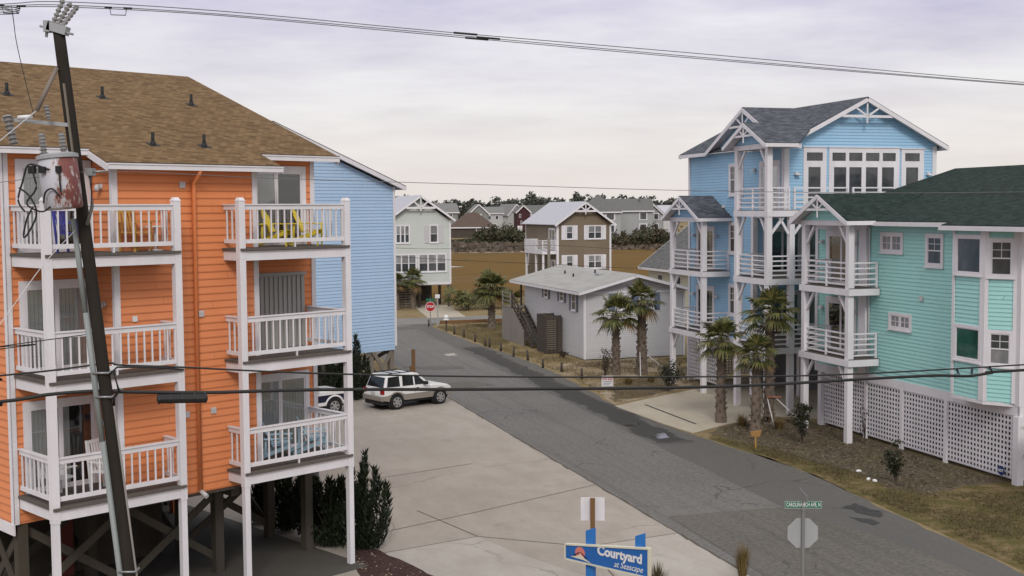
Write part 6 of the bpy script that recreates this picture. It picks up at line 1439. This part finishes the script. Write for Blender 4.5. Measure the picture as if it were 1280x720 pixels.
# leaf litter, chips and sprouting grass over the mulch beds
mulchP = [(22.8, 45.0), (24.3, 46.7), (27.2, 47.8), (28.1, 45.5), (28.1, 34.1), (26.4, 34.0), (24.7, 33.4), (24.0, 34.6), (24.2, 37.0), (23.7, 39.0), (23.5, 42.1)]
mb = MB(); k = 0
while k < 6000:
    v, s = rnd.uniform(22.6, 28.2), rnd.uniform(33.3, 48)
    if not inpoly(v, s, mulchP): continue
    k += 1
    p = SW(v, s, .012 + rnd.uniform(0, .02)); a = rnd.uniform(0, 6.28); l = rnd.uniform(.03, .10); q = Vector((math.cos(a), math.sin(a), rnd.uniform(-.15, .25))) * l; e = Vector((-math.sin(a), math.cos(a), rnd.uniform(-.2, .3))) * l * .35
    mb.mesh([p - q, p - e, p + q, p + e], [(0, 1, 2, 3)])
mb.build('leaf_litter', m_leaf('fallen_leaves', [(.05, .038, .028), (.11, .085, .06), (.19, .15, .10), (.30, .25, .18), (.13, .10, .06)]), kind='stuff')
mb = MB(); blades(mb, mulchP, 3500, .03, .09, .008); mb.build('sprouting_grass', m_leaf('sparse_blades', [(.12, .10, .045), (.19, .15, .07), (.10, .11, .035)]), kind='stuff')
# ================================================================== utility pole, wires, signs, posts
M['pole'] = m_wood('creosoted_pole', (.018, .015, .012), (.050, .043, .036), 2.2)
M['can'] = None
m, t, b = nt('rusting_transformer_paint'); g = N(t); co = g.coord()
f = g.noise(co, 3.2, 6, .72, (1.6, 1.6, .8)); xs = g.n('ShaderNodeSeparateXYZ'); g.l(co, xs.inputs[0])
f2 = g.math('ADD', f, g.math('MULTIPLY', g.math('ADD', xs.outputs[0], 1.02), .62))
g.l(g.ramp(f2, [(.46, (.50, .50, .55)), (.51, (.36, .25, .22)), (.54, (.20, .060, .048)), (.68, (.16, .050, .045)), (.74, (.40, .34, .34))]), b.inputs['Base Color']); b.inputs['Roughness'].default_value = .6
g.bump(f, .3, .01, b); M['can'] = m
M['porcelain'] = m_paint('grey_porcelain', (.21, .205, .20), .25, .1, spec=.5)
M['wire'] = m_paint('black_cable', (.018, .018, .018), .6, .1); M['wire_al'] = m_paint('aluminium_wire', (.16, .16, .165), .5, .1, metallic=.3)
M['fibre'] = m_paint('brown_fibreglass_arm', (.20, .165, .14), .6, .15)
PX = lambda z: -6.12 - .1012 * z
up_ = Vector((-.1007, 0, .9949))
pl = thing('utility_pole', 'dark leaning wooden utility pole with a rusty transformer in front of the orange house', 'pole', (-6.12, 20, 0), 0, off=(-6.12, 20, 0))
mb = MB(); pts = [(PX(z), 20, z) for z in (-.3, 2, 4, 6, 8, 10, 12, 12.42)]; mb.tube(pts, [.122, .118, .112, .106, .102, .099, .095, .093], 14); mb.build('shaft', M['pole'], pl)
mb = MB()
for z0, z1 in ((0, 5.6), (5.6, 7.75), (7.75, 9.3)): mb.tube([(PX(z0) - .152, 19.94, z0), (PX(z1) - .142, 19.94, z1)], .050 if z0 < 7 else .046, 8)
mb.build('conduit', M['conduit'], pl)
mb = MB(); mb.tube([(PX(0) + .132, 19.95, 0), (PX(6.3) + .118, 19.95, 6.3)], .018, 6); mb.build('ground_conduit', M['wood_pale'], pl)
for z in (6.75, 6.35, 3.4): mb = MB(); mb.tube([(PX(z) - .15, 19.89, z), (PX(z) + .12, 19.88, z), (PX(z) + .13, 20.1, z)], .022, 6); mb.build('pole_band', M['metal'], pl)
mb = MB(); mb.bar((PX(11.4) + .0, 19.89, 11.5), (PX(9.9) + .02, 19.88, 9.8), .04, .03); mb.build('bare_strip', M['wood_grey'], pl)
# pole-top post insulators on a cast bracket
mb = MB(); mb.bar((-7.52, 19.98, 12.44), (-7.22, 19.98, 12.35), .20, .14); mb.box(-7.58, -7.48, 19.88, 20.06, 12.34, 12.52); mb.bar((-7.55, 19.98, 12.40), (-7.57, 19.98, 12.26), .03, .04); mb.cyl((-7.66, 19.96, 12.44), (-7.12, 19.96, 12.30), .022, .022, 6); mb.build('head_bracket', M['metal_grey'], pl)
for b0, b1 in (((-7.49, 20.04, 12.46), (-7.33, 20.14, 12.90)), ((-7.40, 20.0, 12.45), (-7.27, 20.3, 12.86)), ((-7.31, 19.96, 12.42), (-7.20, 20.42, 12.83))):
    b0 = Vector(b0); b1 = Vector(b1); mb = MB(); P = []; rr = []
    for k in range(25): P.append(b0.lerp(b1, k / 24)); rr.append(.046 if k % 4 in (1, 2) else .026)
    mb.tube(P, rr, 10, True, False); mb.build('insulator', M['porcelain'], pl)
# transformer
ct = Vector((-7.20, 19.53, 9.46)); tp = ct + up_ * .84
mb = MB(); P = [ct + up_ * q for q in (0, .03, .4, .80, .83)]; mb.tube(P, [.27, .30, .305, .30, .27], 22, True, True); tr = mb.build('transformer', M['can'], pl)
mb = MB(); mb.tube([tp + up_ * -.03, tp + up_ * .03, tp + up_ * .055], [.325, .325, .24], 22, True, False); mb.build('lid', M['metal_grey'], tr)
for dx, dy in ((-.19, -.05), (.14, -.08)):
    q = tp + Vector((dx, dy, .04)); mb = MB(); P = []; rr = []
    for k in range(19): P.append(q + up_ * (.34 * k / 18)); rr.append(.075 - .0015 * k if k % 3 == 1 else .042)
    mb.tube(P, rr, 10, True, False); mb.build('bushing', M['porcelain'], tr)
mb = MB()
for z in (.18, .62): mb.bar(ct + up_ * z + Vector((0, .26, 0)), ct + up_ * z + Vector((.06, .46, 0)), .12, .07)
mb.build('mounting_lug', M['metal'], tr)
for i, pts in enumerate(([(-7.42, 19.28, 10.12), (-7.62, 19.2, 10.16), (-7.72, 19.2, 9.9), (-7.80, 19.2, 9.6), (-7.70, 19.2, 9.42)], [(-7.30, 19.24, 10.08), (-7.55, 19.18, 10.14), (-7.50, 19.18, 9.8), (-7.66, 19.18, 9.55), (-7.44, 19.2, 9.42), (-7.3, 19.22, 9.50)], [(-7.15, 19.22, 10.1), (-7.13, 19.2, 9.85), (-7.12, 19.2, 9.72)], [(-7.78, 19.2, 9.8), (-7.6, 19.16, 9.66), (-7.5, 19.16, 9.4), (-7.62, 19.16, 9.12), (-7.72, 19.16, 9.02), (-7.66, 19.16, 9.3), (-7.56, 19.18, 9.5)], [(-7.40, 19.2, 9.55), (-7.36, 19.18, 9.72), (-7.25, 19.18, 9.78), (-7.14, 19.2, 9.66)])):
    mb = MB(); P = [Vector(p) for p in pts]; Q = []
    for a in range(len(P) - 1):
        p0, p1, p2, p3 = P[max(a - 1, 0)], P[a], P[a + 1], P[min(a + 2, len(P) - 1)]
        for k in range(5):
            u = k / 5; Q.append(.5 * ((2 * p1) + (p2 - p0) * u + (2 * p0 - 5 * p1 + 4 * p2 - p3) * u * u + (3 * p1 - p0 - 3 * p2 + p3) * u ** 3))
    mb.tube(Q + [P[-1]], .015, 6); mb.build('lead', M['wire'], tr)
mb = MB(); mb.box(-7.47, -7.36, 19.2, 19.28, 10.03, 10.13); mb.box(-7.62, -7.52, 19.17, 19.26, 10.02, 10.14); mb.box(-7.2, -7.12, 19.2, 19.26, 10.04, 10.14); mb.build('terminal', M['black'], tr)
# arrester, side arm and strain insulators
mb = MB(); mb.tube([(PX(11.7) - .08, 19.9, 11.75), (-7.616, 19.6, 11.045)], .036, 8); mb.build('strain_rod', M['fibre'], pl)
for p, q, r_, n in (((-8.10, 19.6, 10.97), (-8.0, 19.6, 10.5), .085, 20), ((-7.47, 19.62, 11.12), (-7.43, 19.6, 10.90), .05, 12)):
    p = Vector(p); q = Vector(q); mb = MB(); mb.tube([p.lerp(q, k / n) for k in range(n + 1)], [r_ if k % 3 == 1 else r_ * .6 for k in range(n + 1)], 10, True, False); mb.build('arrester', M['porcelain'], pl)
mb = MB(); mb.tube([(-7.92, 19.6, 10.93), (-7.70, 19.6, 10.945)], .035, 8); mb.build('fuse_tube', M['white_plastic'], pl)
mb = MB(); mb.bar((-8.2, 19.66, 10.92), (PX(10.85), 19.9, 10.83), .05, .06); mb.build('cutout_arm', M['metal_grey'], pl)
mb = MB(); mb.box(-6.90, -6.80, 19.72, 19.9, 10.0, 10.12); mb.tube([(-6.9, 19.8, 10.06), (-6.6, 19.82, 10.07)], .02, 6); mb.tube([(-6.86, 19.8, 10.0), (-6.84, 19.8, 9.5), (-6.95, 19.85, 9.2)], .03, 6); mb.build('service_bracket', M['metal'], pl)
mb = MB(); mb.tube([(PX(6.75) + .12, 19.9, 6.72), (PX(6.6) + .26, 19.86, 6.85), (PX(6.6) + .75, 20.2, 6.80), (PX(6.6) + 1.2, 20.35, 6.74)], .017, 6); mb.tube([(PX(6.7) + .2, 19.86, 6.8), (PX(6.4) + .26, 19.86, 6.45), (PX(6.33) + .14, 19.92, 6.33), (PX(6.2) + .12, 19.95, 6.2)], .022, 6); mb.build('cable_drop', M['wire'], pl)
# wires
def smooth(P, n=6):
    P = [Vector(p) for p in P]; Q = []
    for a in range(len(P) - 1):
        p0, p1, p2, p3 = P[max(a - 1, 0)], P[a], P[a + 1], P[min(a + 2, len(P) - 1)]
        for k in range(n):
            u = k / n; Q.append(.5 * ((2 * p1) + (p2 - p0) * u + (2 * p0 - 5 * p1 + 4 * p2 - p3) * u * u + (3 * p1 - p0 - 3 * p2 + p3) * u ** 3))
    return Q + [P[-1]]
def wire(label, P, r, mat='wire', n=6, name='power_line', group=None, sub=6):
    o = MB().tube(smooth(P, sub), r, n).build(name, M[mat]); return tag(o, label, 'cable', group)
far = lambda P: P + [(P[-1][0] + 19.1, P[-1][1] + 5.93, P[-1][2] + .9)]
back = lambda P: [(P[0][0] - 19.1, P[0][1] - 5.93, P[0][2] - .2)] + P
W_ = {
 'top1': [(-9.94, 19.35, 12.65), (-8.26, 19.87, 12.78), (-7.33, 20.16, 12.86), (-4.88, 20.92, 12.81), (-1.12, 22.09, 12.6), (4.06, 23.7, 12.35), (10.85, 25.8, 12.0), (19.94, 28.63, 11.67)],
 'top2': [(-10.01, 19.48, 12.63), (-8.32, 20.0, 12.77), (-7.31, 20.31, 12.83), (-4.91, 21.06, 12.78), (-1.13, 22.23, 12.58), (4.09, 23.85, 12.3), (10.93, 25.98, 11.98), (20.08, 28.82, 11.65)],
 'top3': [(-10.07, 19.6, 12.61), (-8.37, 20.13, 12.77), (-7.26, 20.46, 12.82), (-4.95, 21.2, 12.78), (-1.14, 22.38, 12.57), (4.12, 24.01, 12.29), (11.0, 26.15, 11.98), (20.21, 29.01, 11.64)],
 'cab1': [(-10.57, 18.88, 6.61), (-8.35, 19.58, 6.76), (-7.59, 19.81, 6.81), (-6.75, 20.07, 6.89), (-6.57, 20.13, 6.85), (-5.64, 20.42, 6.77), (-3.38, 21.12, 6.55), (-0.01, 22.17, 6.32), (4.04, 23.42, 6.12), (6.77, 24.27, 6.03), (10.86, 25.54, 6.03), (19.98, 28.38, 6.09)],
 'cab2': [(-10.6, 18.9, 6.23), (-8.37, 19.59, 6.33), (-7.66, 19.81, 6.41), (-6.95, 20.03, 6.43), (-6.46, 20.18, 6.39), (-5.22, 20.57, 6.31), (-3.39, 21.14, 6.26), (-0.01, 22.18, 6.09), (4.04, 23.45, 5.92), (7.49, 24.52, 5.91), (8.78, 24.92, 5.9), (9.53, 25.15, 5.85), (10.1, 25.33, 5.89), (10.87, 25.57, 5.91), (20.01, 28.4, 5.89)],
 'thin': [(-10.51, 19.0, 9.63), (-8.29, 19.69, 9.9), (-6.7, 19.82, 10.07), (-4.39, 20.91, 9.98), (-1.98, 21.65, 9.9), (0.01, 22.27, 9.84), (3.31, 23.3, 9.74), (7.47, 24.59, 9.68), (10.83, 25.63, 9.69), (19.89, 28.45, 9.75)]}
wire('thin bare power line on top of the pole, highest of the three', back(far(W_['top1'])), .008, 'wire_al')
wire('thin bare power line on top of the pole, middle of the three', back(far(W_['top2'])), .008, 'wire_al')
wire('thin bare power line on top of the pole, lowest of the three', back(far(W_['top3'])), .008, 'wire_al')
wire('thinner upper black cable strung across the street at the second balcony', back(far(W_['cab1'])), .017)
wire('thick lower black telephone cable carrying the long splice case', back(far(W_['cab2'])), .030, n=8)
wire('very thin service wire crossing the street level with the top balcony', back(far(W_['thin'])), .006, 'wire_al')
wire('thin low wire running left from the pole above the middle balcony rail', [(-28, 13.4, 5.6), (-9.47, 19.23, 7.1), (-8.33, 19.58, 7.24), (-6.85, 19.98, 7.41)], .009)
wire('pale guy wire slanting down to the left from the strain rod on the pole', [(-7.616, 19.6, 11.045), (-8.25, 19.1, 10.35), (-12, 16.5, 6.4)], .009, 'trim_dull', name='guy_wire')
wire('pale guy wire slanting down left across the top balcony', [(PX(9.12) - .1, 19.87, 9.12), (-7.155, 18.5, 8.62), (-7.137, 16.8, 7.86), (-7.1, 12.0, 5.7)], .006, 'trim_dull', name='guy_wire')
wire('thin drop wire hanging from the top lines left of the pole', [(-8.108, 19.95, 12.77), (-8.08, 19.95, 12.5), (-8.011, 19.9, 12.08), (-7.731, 19.7, 11.092), (-7.66, 19.62, 10.95)], .007)
for i, (x, y, z, side) in enumerate(((-8.1, 19.92, 12.76, 'left of the pole'), (-6.52, 20.42, 12.80, 'right of the pole'))):
    t = thing('wire_clamp', 'dark clamp and small wire loop on the top power lines ' + side, 'clamp', (x, y, z), R(17), 'clamps on the top lines')
    mb = MB(); mb.tube([(-.14, 0, .01), (-.12, 0, -.12), (.11, 0, -.12), (.13, 0, .0)], .008, 5); mb.build('loop', M['wire'], t); mb = MB(); mb.tube([(-.22, 0, .0), (-.1, 0, 0)], .016, 6); mb.build('clamp_jaw', M['wire'], t); mb = MB(); mb.tube([(.08, 0, 0), (.22, 0, 0)], .016, 6); mb.build('clamp_jaw', M['wire'], t)
for i, (w_, u, nm) in enumerate((('top1', .06, 'highest'), ('top2', .14, 'middle'), ('top3', .10, 'lowest'))):
    a, b_ = Vector(W_[w_][4]), Vector(W_[w_][5]); t = thing('line_splice', 'dark sleeve splice on the %s of the three top power lines' % nm, 'splice', a.lerp(b_, u), R(17), 'splices on the top lines')
    d = (b_ - a).normalized(); mb = MB(); mb.tube([-d * .3 if False else Vector((-.22, 0, .01)), Vector((.0, 0, 0)), Vector((.22, 0, -.011))], .020, 6); mb.build('sleeve', M['wire'], t)
t = thing('splice_case', 'long black splice case slung on the thick cable before the orange wall', 'splice case', (-5.62, 20.42, 6.24), R(17))
mb = MB(); mb.tube([(-.42, 0, .01), (-.40, 0, .01), (.40, 0, -.02), (.42, 0, -.02)], [.03, .082, .082, .03], 12, True, False); mb.build('case', M['wire'], t)
mb = MB(); 
for x in (-.38, -.2, .0, .2, .38): mb.tube([(x - .012, 0, 0), (x + .012, 0, 0)], .088, 12, True, False)
mb.build('case_bands', M['car_dark'], t)
def bird(label, loc, rz):
    t = thing('bird', label, 'bird', loc, rz, 'birds on the thick cable'); t.scale = (.78, .78, .78)
    me = bpy.data.meshes.new('body'); o = bpy.data.objects.new('body', me); col.objects.link(o); o.parent = t; o['label'] = 'dark plumage'
    V = [(.0, 0, .06), (.015, 0, .10), (.02, 0, .135), (.04, 0, .138), (.055, 0, .132), (-.03, 0, .04), (-.09, 0, .0)]; r_ = [.036, .036, .024, .022, .004, .026, .008]
    me.from_pydata(V, [(0, 1), (1, 2), (2, 3), (3, 4), (0, 5), (5, 6)], []); me.materials.append(M['navy'])
    sk = o.modifiers.new('skin', 'SKIN')
    for k, q in enumerate(r_): me.skin_vertices[0].data[k].radius = (q, q)
    me.skin_vertices[0].data[0].use_root = True; sb = o.modifiers.new('sub', 'SUBSURF'); sb.levels = 2; sb.render_levels = 2
    mb = MB(); mb.tube([(.0, .012, .04), (0, .012, .0)], .004, 4); mb.tube([(.0, -.012, .04), (0, -.012, .0)], .004, 4); mb.build('legs', M['black'], t)
bird('small dark bird on the thick cable, leftmost of three before the green bay', (9.28, 25.08, 5.905), 2.0)
bird('small dark bird on the thick cable, middle of three before the green bay', (9.62, 25.18, 5.885), 1.0)
bird('small dark bird on the thick cable, rightmost of three before the green bay', (10.06, 25.32, 5.92), 2.4)

# ------------------------------------------------------------------ blue resort sign
t = thing('resort_sign', 'blue wedge-shaped sign lettered Courtyard at Seascape on two blue posts', 'sign', (1.18, 26.95, 0), R(-40))
fnp = lambda a, b, d: Vector((a, d, b))
Pn = [(0, 1.51), (2.25, 1.50), (2.25, 2.13), (0, 1.84)]
mb = MB(); mb.prism(Pn, fnp, -.03, .03); mb.build('panel', M['sign_blue'], t)
mb = MB()
for p, q in zip(Pn, Pn[1:] + Pn[:1]): mb.bar((p[0], 0, p[1]), (q[0], 0, q[1]), .10, .035)
mb.build('edging', M['sign_edge'], t)
for x, zt in ((.60, 2.26), (1.93, 2.36)):
    mb = MB(); mb.hexa([(x - .085, .05, 0), (x + .085, .05, 0), (x + .085, .2, 0), (x - .085, .2, 0), (x - .085, .05, zt - .04), (x + .085, .05, zt + .03), (x + .085, .2, zt + .03), (x - .085, .2, zt - .04)]); mb.build('post', M['post_blue'], t)
text('lettering', 'Courtyard', .285, 'white_plastic', t, (1.49, -.036, 1.86), (R(90), 0, 0), .010, sx=.98)
text('lettering', 'at Seascape', .19, 'white_plastic', t, (1.72, -.036, 1.635), (R(90), 0, 0), .0, shear=.3, sx=.86)
mb = MB(); mb.prism([(.42 + .135 * math.cos(R(k * 15)), 1.715 + .135 * math.sin(R(k * 15))) for k in range(24)], fnp, -.038, -.03); mb.build('sun_emblem', M['salmon'], t)
mb = MB(); mb.prism([(.16, 1.60), (.30, 1.63), (.40, 1.66), (.43, 1.71), (.46, 1.66), (.56, 1.61), (.74, 1.53), (.5, 1.575), (.3, 1.585)], fnp, -.046, -.038); mb.build('dune_emblem', M['sign_edge'], t)
mb = MB(); mb.prism([(.22, 1.635), (.42, 1.745), (.42, 1.73), (.27, 1.63)], fnp, -.050, -.046); mb.prism([(.44, 1.745), (.64, 1.62), (.60, 1.62), (.44, 1.73)], fnp, -.050, -.046); mb.build('emblem_outline', M['navy'], t)
t = thing('blank_sign', 'white sign seen from its blank back, on a brown wooden post behind the blue sign', 'sign', (1.82, 27.5, 0), R(-4))
mb = MB(); mb.box(-.275, .275, .058, .066, 2.21, 2.755); mb.build('sign_plate', M['trim'], t, bevel=.01)
mb = MB(); mb.box(-.055, .055, -.05, .055, 0, 2.75); mb.build('post', M['wood_brown'], t)
# near stop sign with the street name blade
t = thing('stop_sign', 'grey back of a stop sign under a green street name blade at the near corner', 'sign', (6.31, 26, 0), R(-2))
mb = MB(); octagon(mb, lambda a, b, d: Vector((a, d, b + 2.3)), .355, .035, .04); mb.build('sign_plate', M['metal_grey'], t)
mb = MB(); mb.box(-.03, .03, -.012, .03, 0, 3.0); mb.box(-.045, -.03, .028, .034, 0, 2.9); mb.box(.03, .045, .028, .034, 0, 2.9); mb.build('post', M['metal'], t)
mb = MB(); mb.box(-.40, .40, -.008, .002, 2.86, 3.015); mb.build('street_name_blade', M['sign_green'], t)
mb = MB(); 
for a in ((-.40, .40, 2.86, 2.867), (-.40, .40, 3.008, 3.015), (-.40, -.393, 2.867, 3.008), (.393, .40, 2.867, 3.008)): mb.box(a[0], a[1], -.011, -.008, a[2], a[3])
mb.build('blade_border', M['trim_dull'], t)
text('lettering', 'CAROLINA BCH AVE, N', .125, 'white_plastic', t, (0, -.011, 2.937), (R(90), 0, 0), .002, ext=.002, sx=.56)
mb = MB(); mb.box(-.035, .035, -.03, .02, 2.80, 2.86); mb.box(-.025, .025, -.03, .02, 3.015, 3.07); mb.box(-.006, .006, -.4, .4, 3.07, 3.22); mb.build('bracket', M['metal'], t)
# far stop sign and its neighbour
G_ = lambda x, y: (x, y, 0)
t = thing('stop_sign', 'small red stop sign facing the street at the far crossing', 'sign', (-6.62, 97.6, 0), R(4))
mb = MB(); octagon(mb, lambda a, b, d: Vector((a, d, b + 1.6)), .42, -.03, -.02); mb.build('sign_plate', M['trim'], t)
mb = MB(); octagon(mb, lambda a, b, d: Vector((a, d, b + 1.6)), .385, -.035, -.03); mb.build('sign_face', M['red'], t)
text('lettering', 'STOP', .30, 'white_plastic', t, (0, -.04, 1.6), (R(90), 0, 0), .008, sx=.85)
mb = MB(); mb.box(-.035, .035, -.02, .03, 0, 2.3); mb.build('post', M['metal'], t)
mb = MB(); mb.box(-.33, .33, -.01, .01, 2.08, 2.26); mb.box(-.01, .01, -.33, .33, 2.27, 2.44); mb.build('street_name_blade', M['sign_green'], t)
t = thing('marker_post', 'slim grey post with a white cap beside the far stop sign', 'post', (-6.0, 97.2, 0), 0)
mb = MB(); mb.box(-.05, .05, -.05, .05, 0, 2.3); mb.build('post', M['metal_grey'], t)
mb = MB(); mb.box(-.19, .19, -.12, .12, 2.3, 2.6); mb.build('cap', M['white_plastic'], t, bevel=.03)
t = thing('marker_post', 'short dark post with a round white cap, first in the row of roadside posts', 'post', (-5.1, 93.2, 0), 0)
mb = MB(); mb.box(-.06, .06, -.06, .06, 0, .95); mb.build('post', M['wood_dark'], t)
mb = MB(); mb.sphere((0, 0, 1.12), .2, .2, .19, 12, 8); mb.cyl((0, 0, .9), (0, 0, 1.0), .26, .2, 10); mb.build('cap', M['white_plastic'], t)
pv = [(22.86, 88.35), (22.94, 85.86), (22.9, 82.65), (22.84, 79.76), (22.94, 79.1), (23.01, 76.67), (22.89, 73.45), (23.18, 71.36), (22.9, 67.62), (23.33, 65.56), (23.39, 62.37), (22.5, 95.2)]
mb = MB(); mb.cyl((0, 0, 0), (0, 0, .62), .075, .07, 8); pm = None
p0 = thing('roadside_post', 'short weathered wooden post in the row along the right edge of the road', 'post', SW(*pv[0], 0), 0, 'wooden posts along the right edge of the road')
mb.build('stub', M['wood_dark'], p0)
for k, (v, s) in enumerate(pv[1:]):
    c = copy_tree(p0); c.location = SW(v, s, 0); c.rotation_euler = (random.uniform(-.06, .06), random.uniform(-.06, .06), random.uniform(0, 3)); c.scale = (1, 1, random.uniform(.85, 1.12))
for (v, s, h, lb) in ((15.04, 67.55, 1.45, 'tall brown wooden post at the left road edge behind the parked car'), (14.85, 67.2, .55, 'short brown stub beside the tall post behind the parked car')):
    t = thing('wooden_post', lb, 'post', SW(v, s, 0), A_ST); mb = MB(); mb.box(-.09, .09, -.09, .09, 0, h); mb.build('timber', M['wood_brown'], t)
t = thing('timber_kerb', 'low dark brown timber kerb along the near side of the cross street', 'kerb', SW(23.9, 97.0, 0), A_ST); mb = MB(); mb.box(0, 9.5, -.12, .12, 0, .26); mb.build('timber', M['wood_brown'], t)
t = thing('sale_sign', 'small white for-sale sign with red lettering at the road edge', 'sign', SW(23.4, 58.6, 0), R(8))
mb = MB(); mb.box(-.31, .31, -.01, .01, .12, .68); mb.build('sign_plate', M['white_plastic'], t)
text('lettering', 'FOR SALE', .155, 'red', t, (0, -.013, .50), (R(90), 0, 0), .004, sx=.82)
mb = MB()
for k, (a, b_) in enumerate(((-.25, .25), (-.22, .2), (-.25, .1))): mb.box(a, b_, -.013, -.01, .36 - k * .085, .385 - k * .085)
mb.build('printed_lines', M['adt'], t)
mb = MB(); 
for x in (-.25, .25): mb.cyl((x, 0.014, 0), (x, 0.014, .66), .008, .008, 5)
mb.build('wire_legs', M['metal'], t)
# far street pole and its lines
t = thing('utility_pole', 'thin grey utility pole with one bent arm in front of the tan house', 'pole', (3.19, 104, 0), 0, off=(3.19, 104, 0))
mb = MB(); mb.tube([(3.19, 104, 0), (3.19, 104, 6.9)], [.16, .12], 8); mb.build('shaft', M['wood_grey'], t)
mb = MB(); mb.tube([(3.19, 103.9, 5.7), (2.6, 103.9, 5.9), (2.2, 103.9, 6.2), (1.95, 103.9, 6.7)], .04, 6); mb.tube([(3.19, 103.9, 5.9), (3.55, 103.9, 5.95), (3.6, 103.9, 6.5)], .04, 6); mb.build('arm', M['metal_grey'], t)
wire('thin dark wire along the cross street, the upper one of two', [(-30, 94, 8.6), (-9.9, 100.0, 6.3), (3.19, 104, 6.3), (15.6, 107, 5.7), (45, 116, 6.5)], .016, group='wires along the cross street')
wire('thin dark wire along the cross street, the lower one of two', [(-30, 94, 7.6), (-9.9, 100.0, 5.6), (3.19, 104, 4.7), (15.6, 107, 4.2), (45, 116, 5.5)], .02, group='wires along the cross street')

M['marker'] = m_paint('faded_orange_board', (.36, .20, .07), .7, .2)
t = thing('garden_marker', 'small orange-tan wooden marker on a stake before the near palm', 'marker', SW(22.95, 41.9, 0), A_ST)
mb = MB(); mb.bar((0, 0, 0), (-.02, 0, .52), .04, .04); mb.build('stake', M['amber'], t)
mb = MB(); mb.hexa([(-.20, -.02, .50), (.16, -.02, .46), (.16, .02, .46), (-.20, .02, .50), (-.24, -.02, .68), (.24, -.02, .72), (.24, .02, .72), (-.24, .02, .68)]); mb.build('board', M['marker'], t)
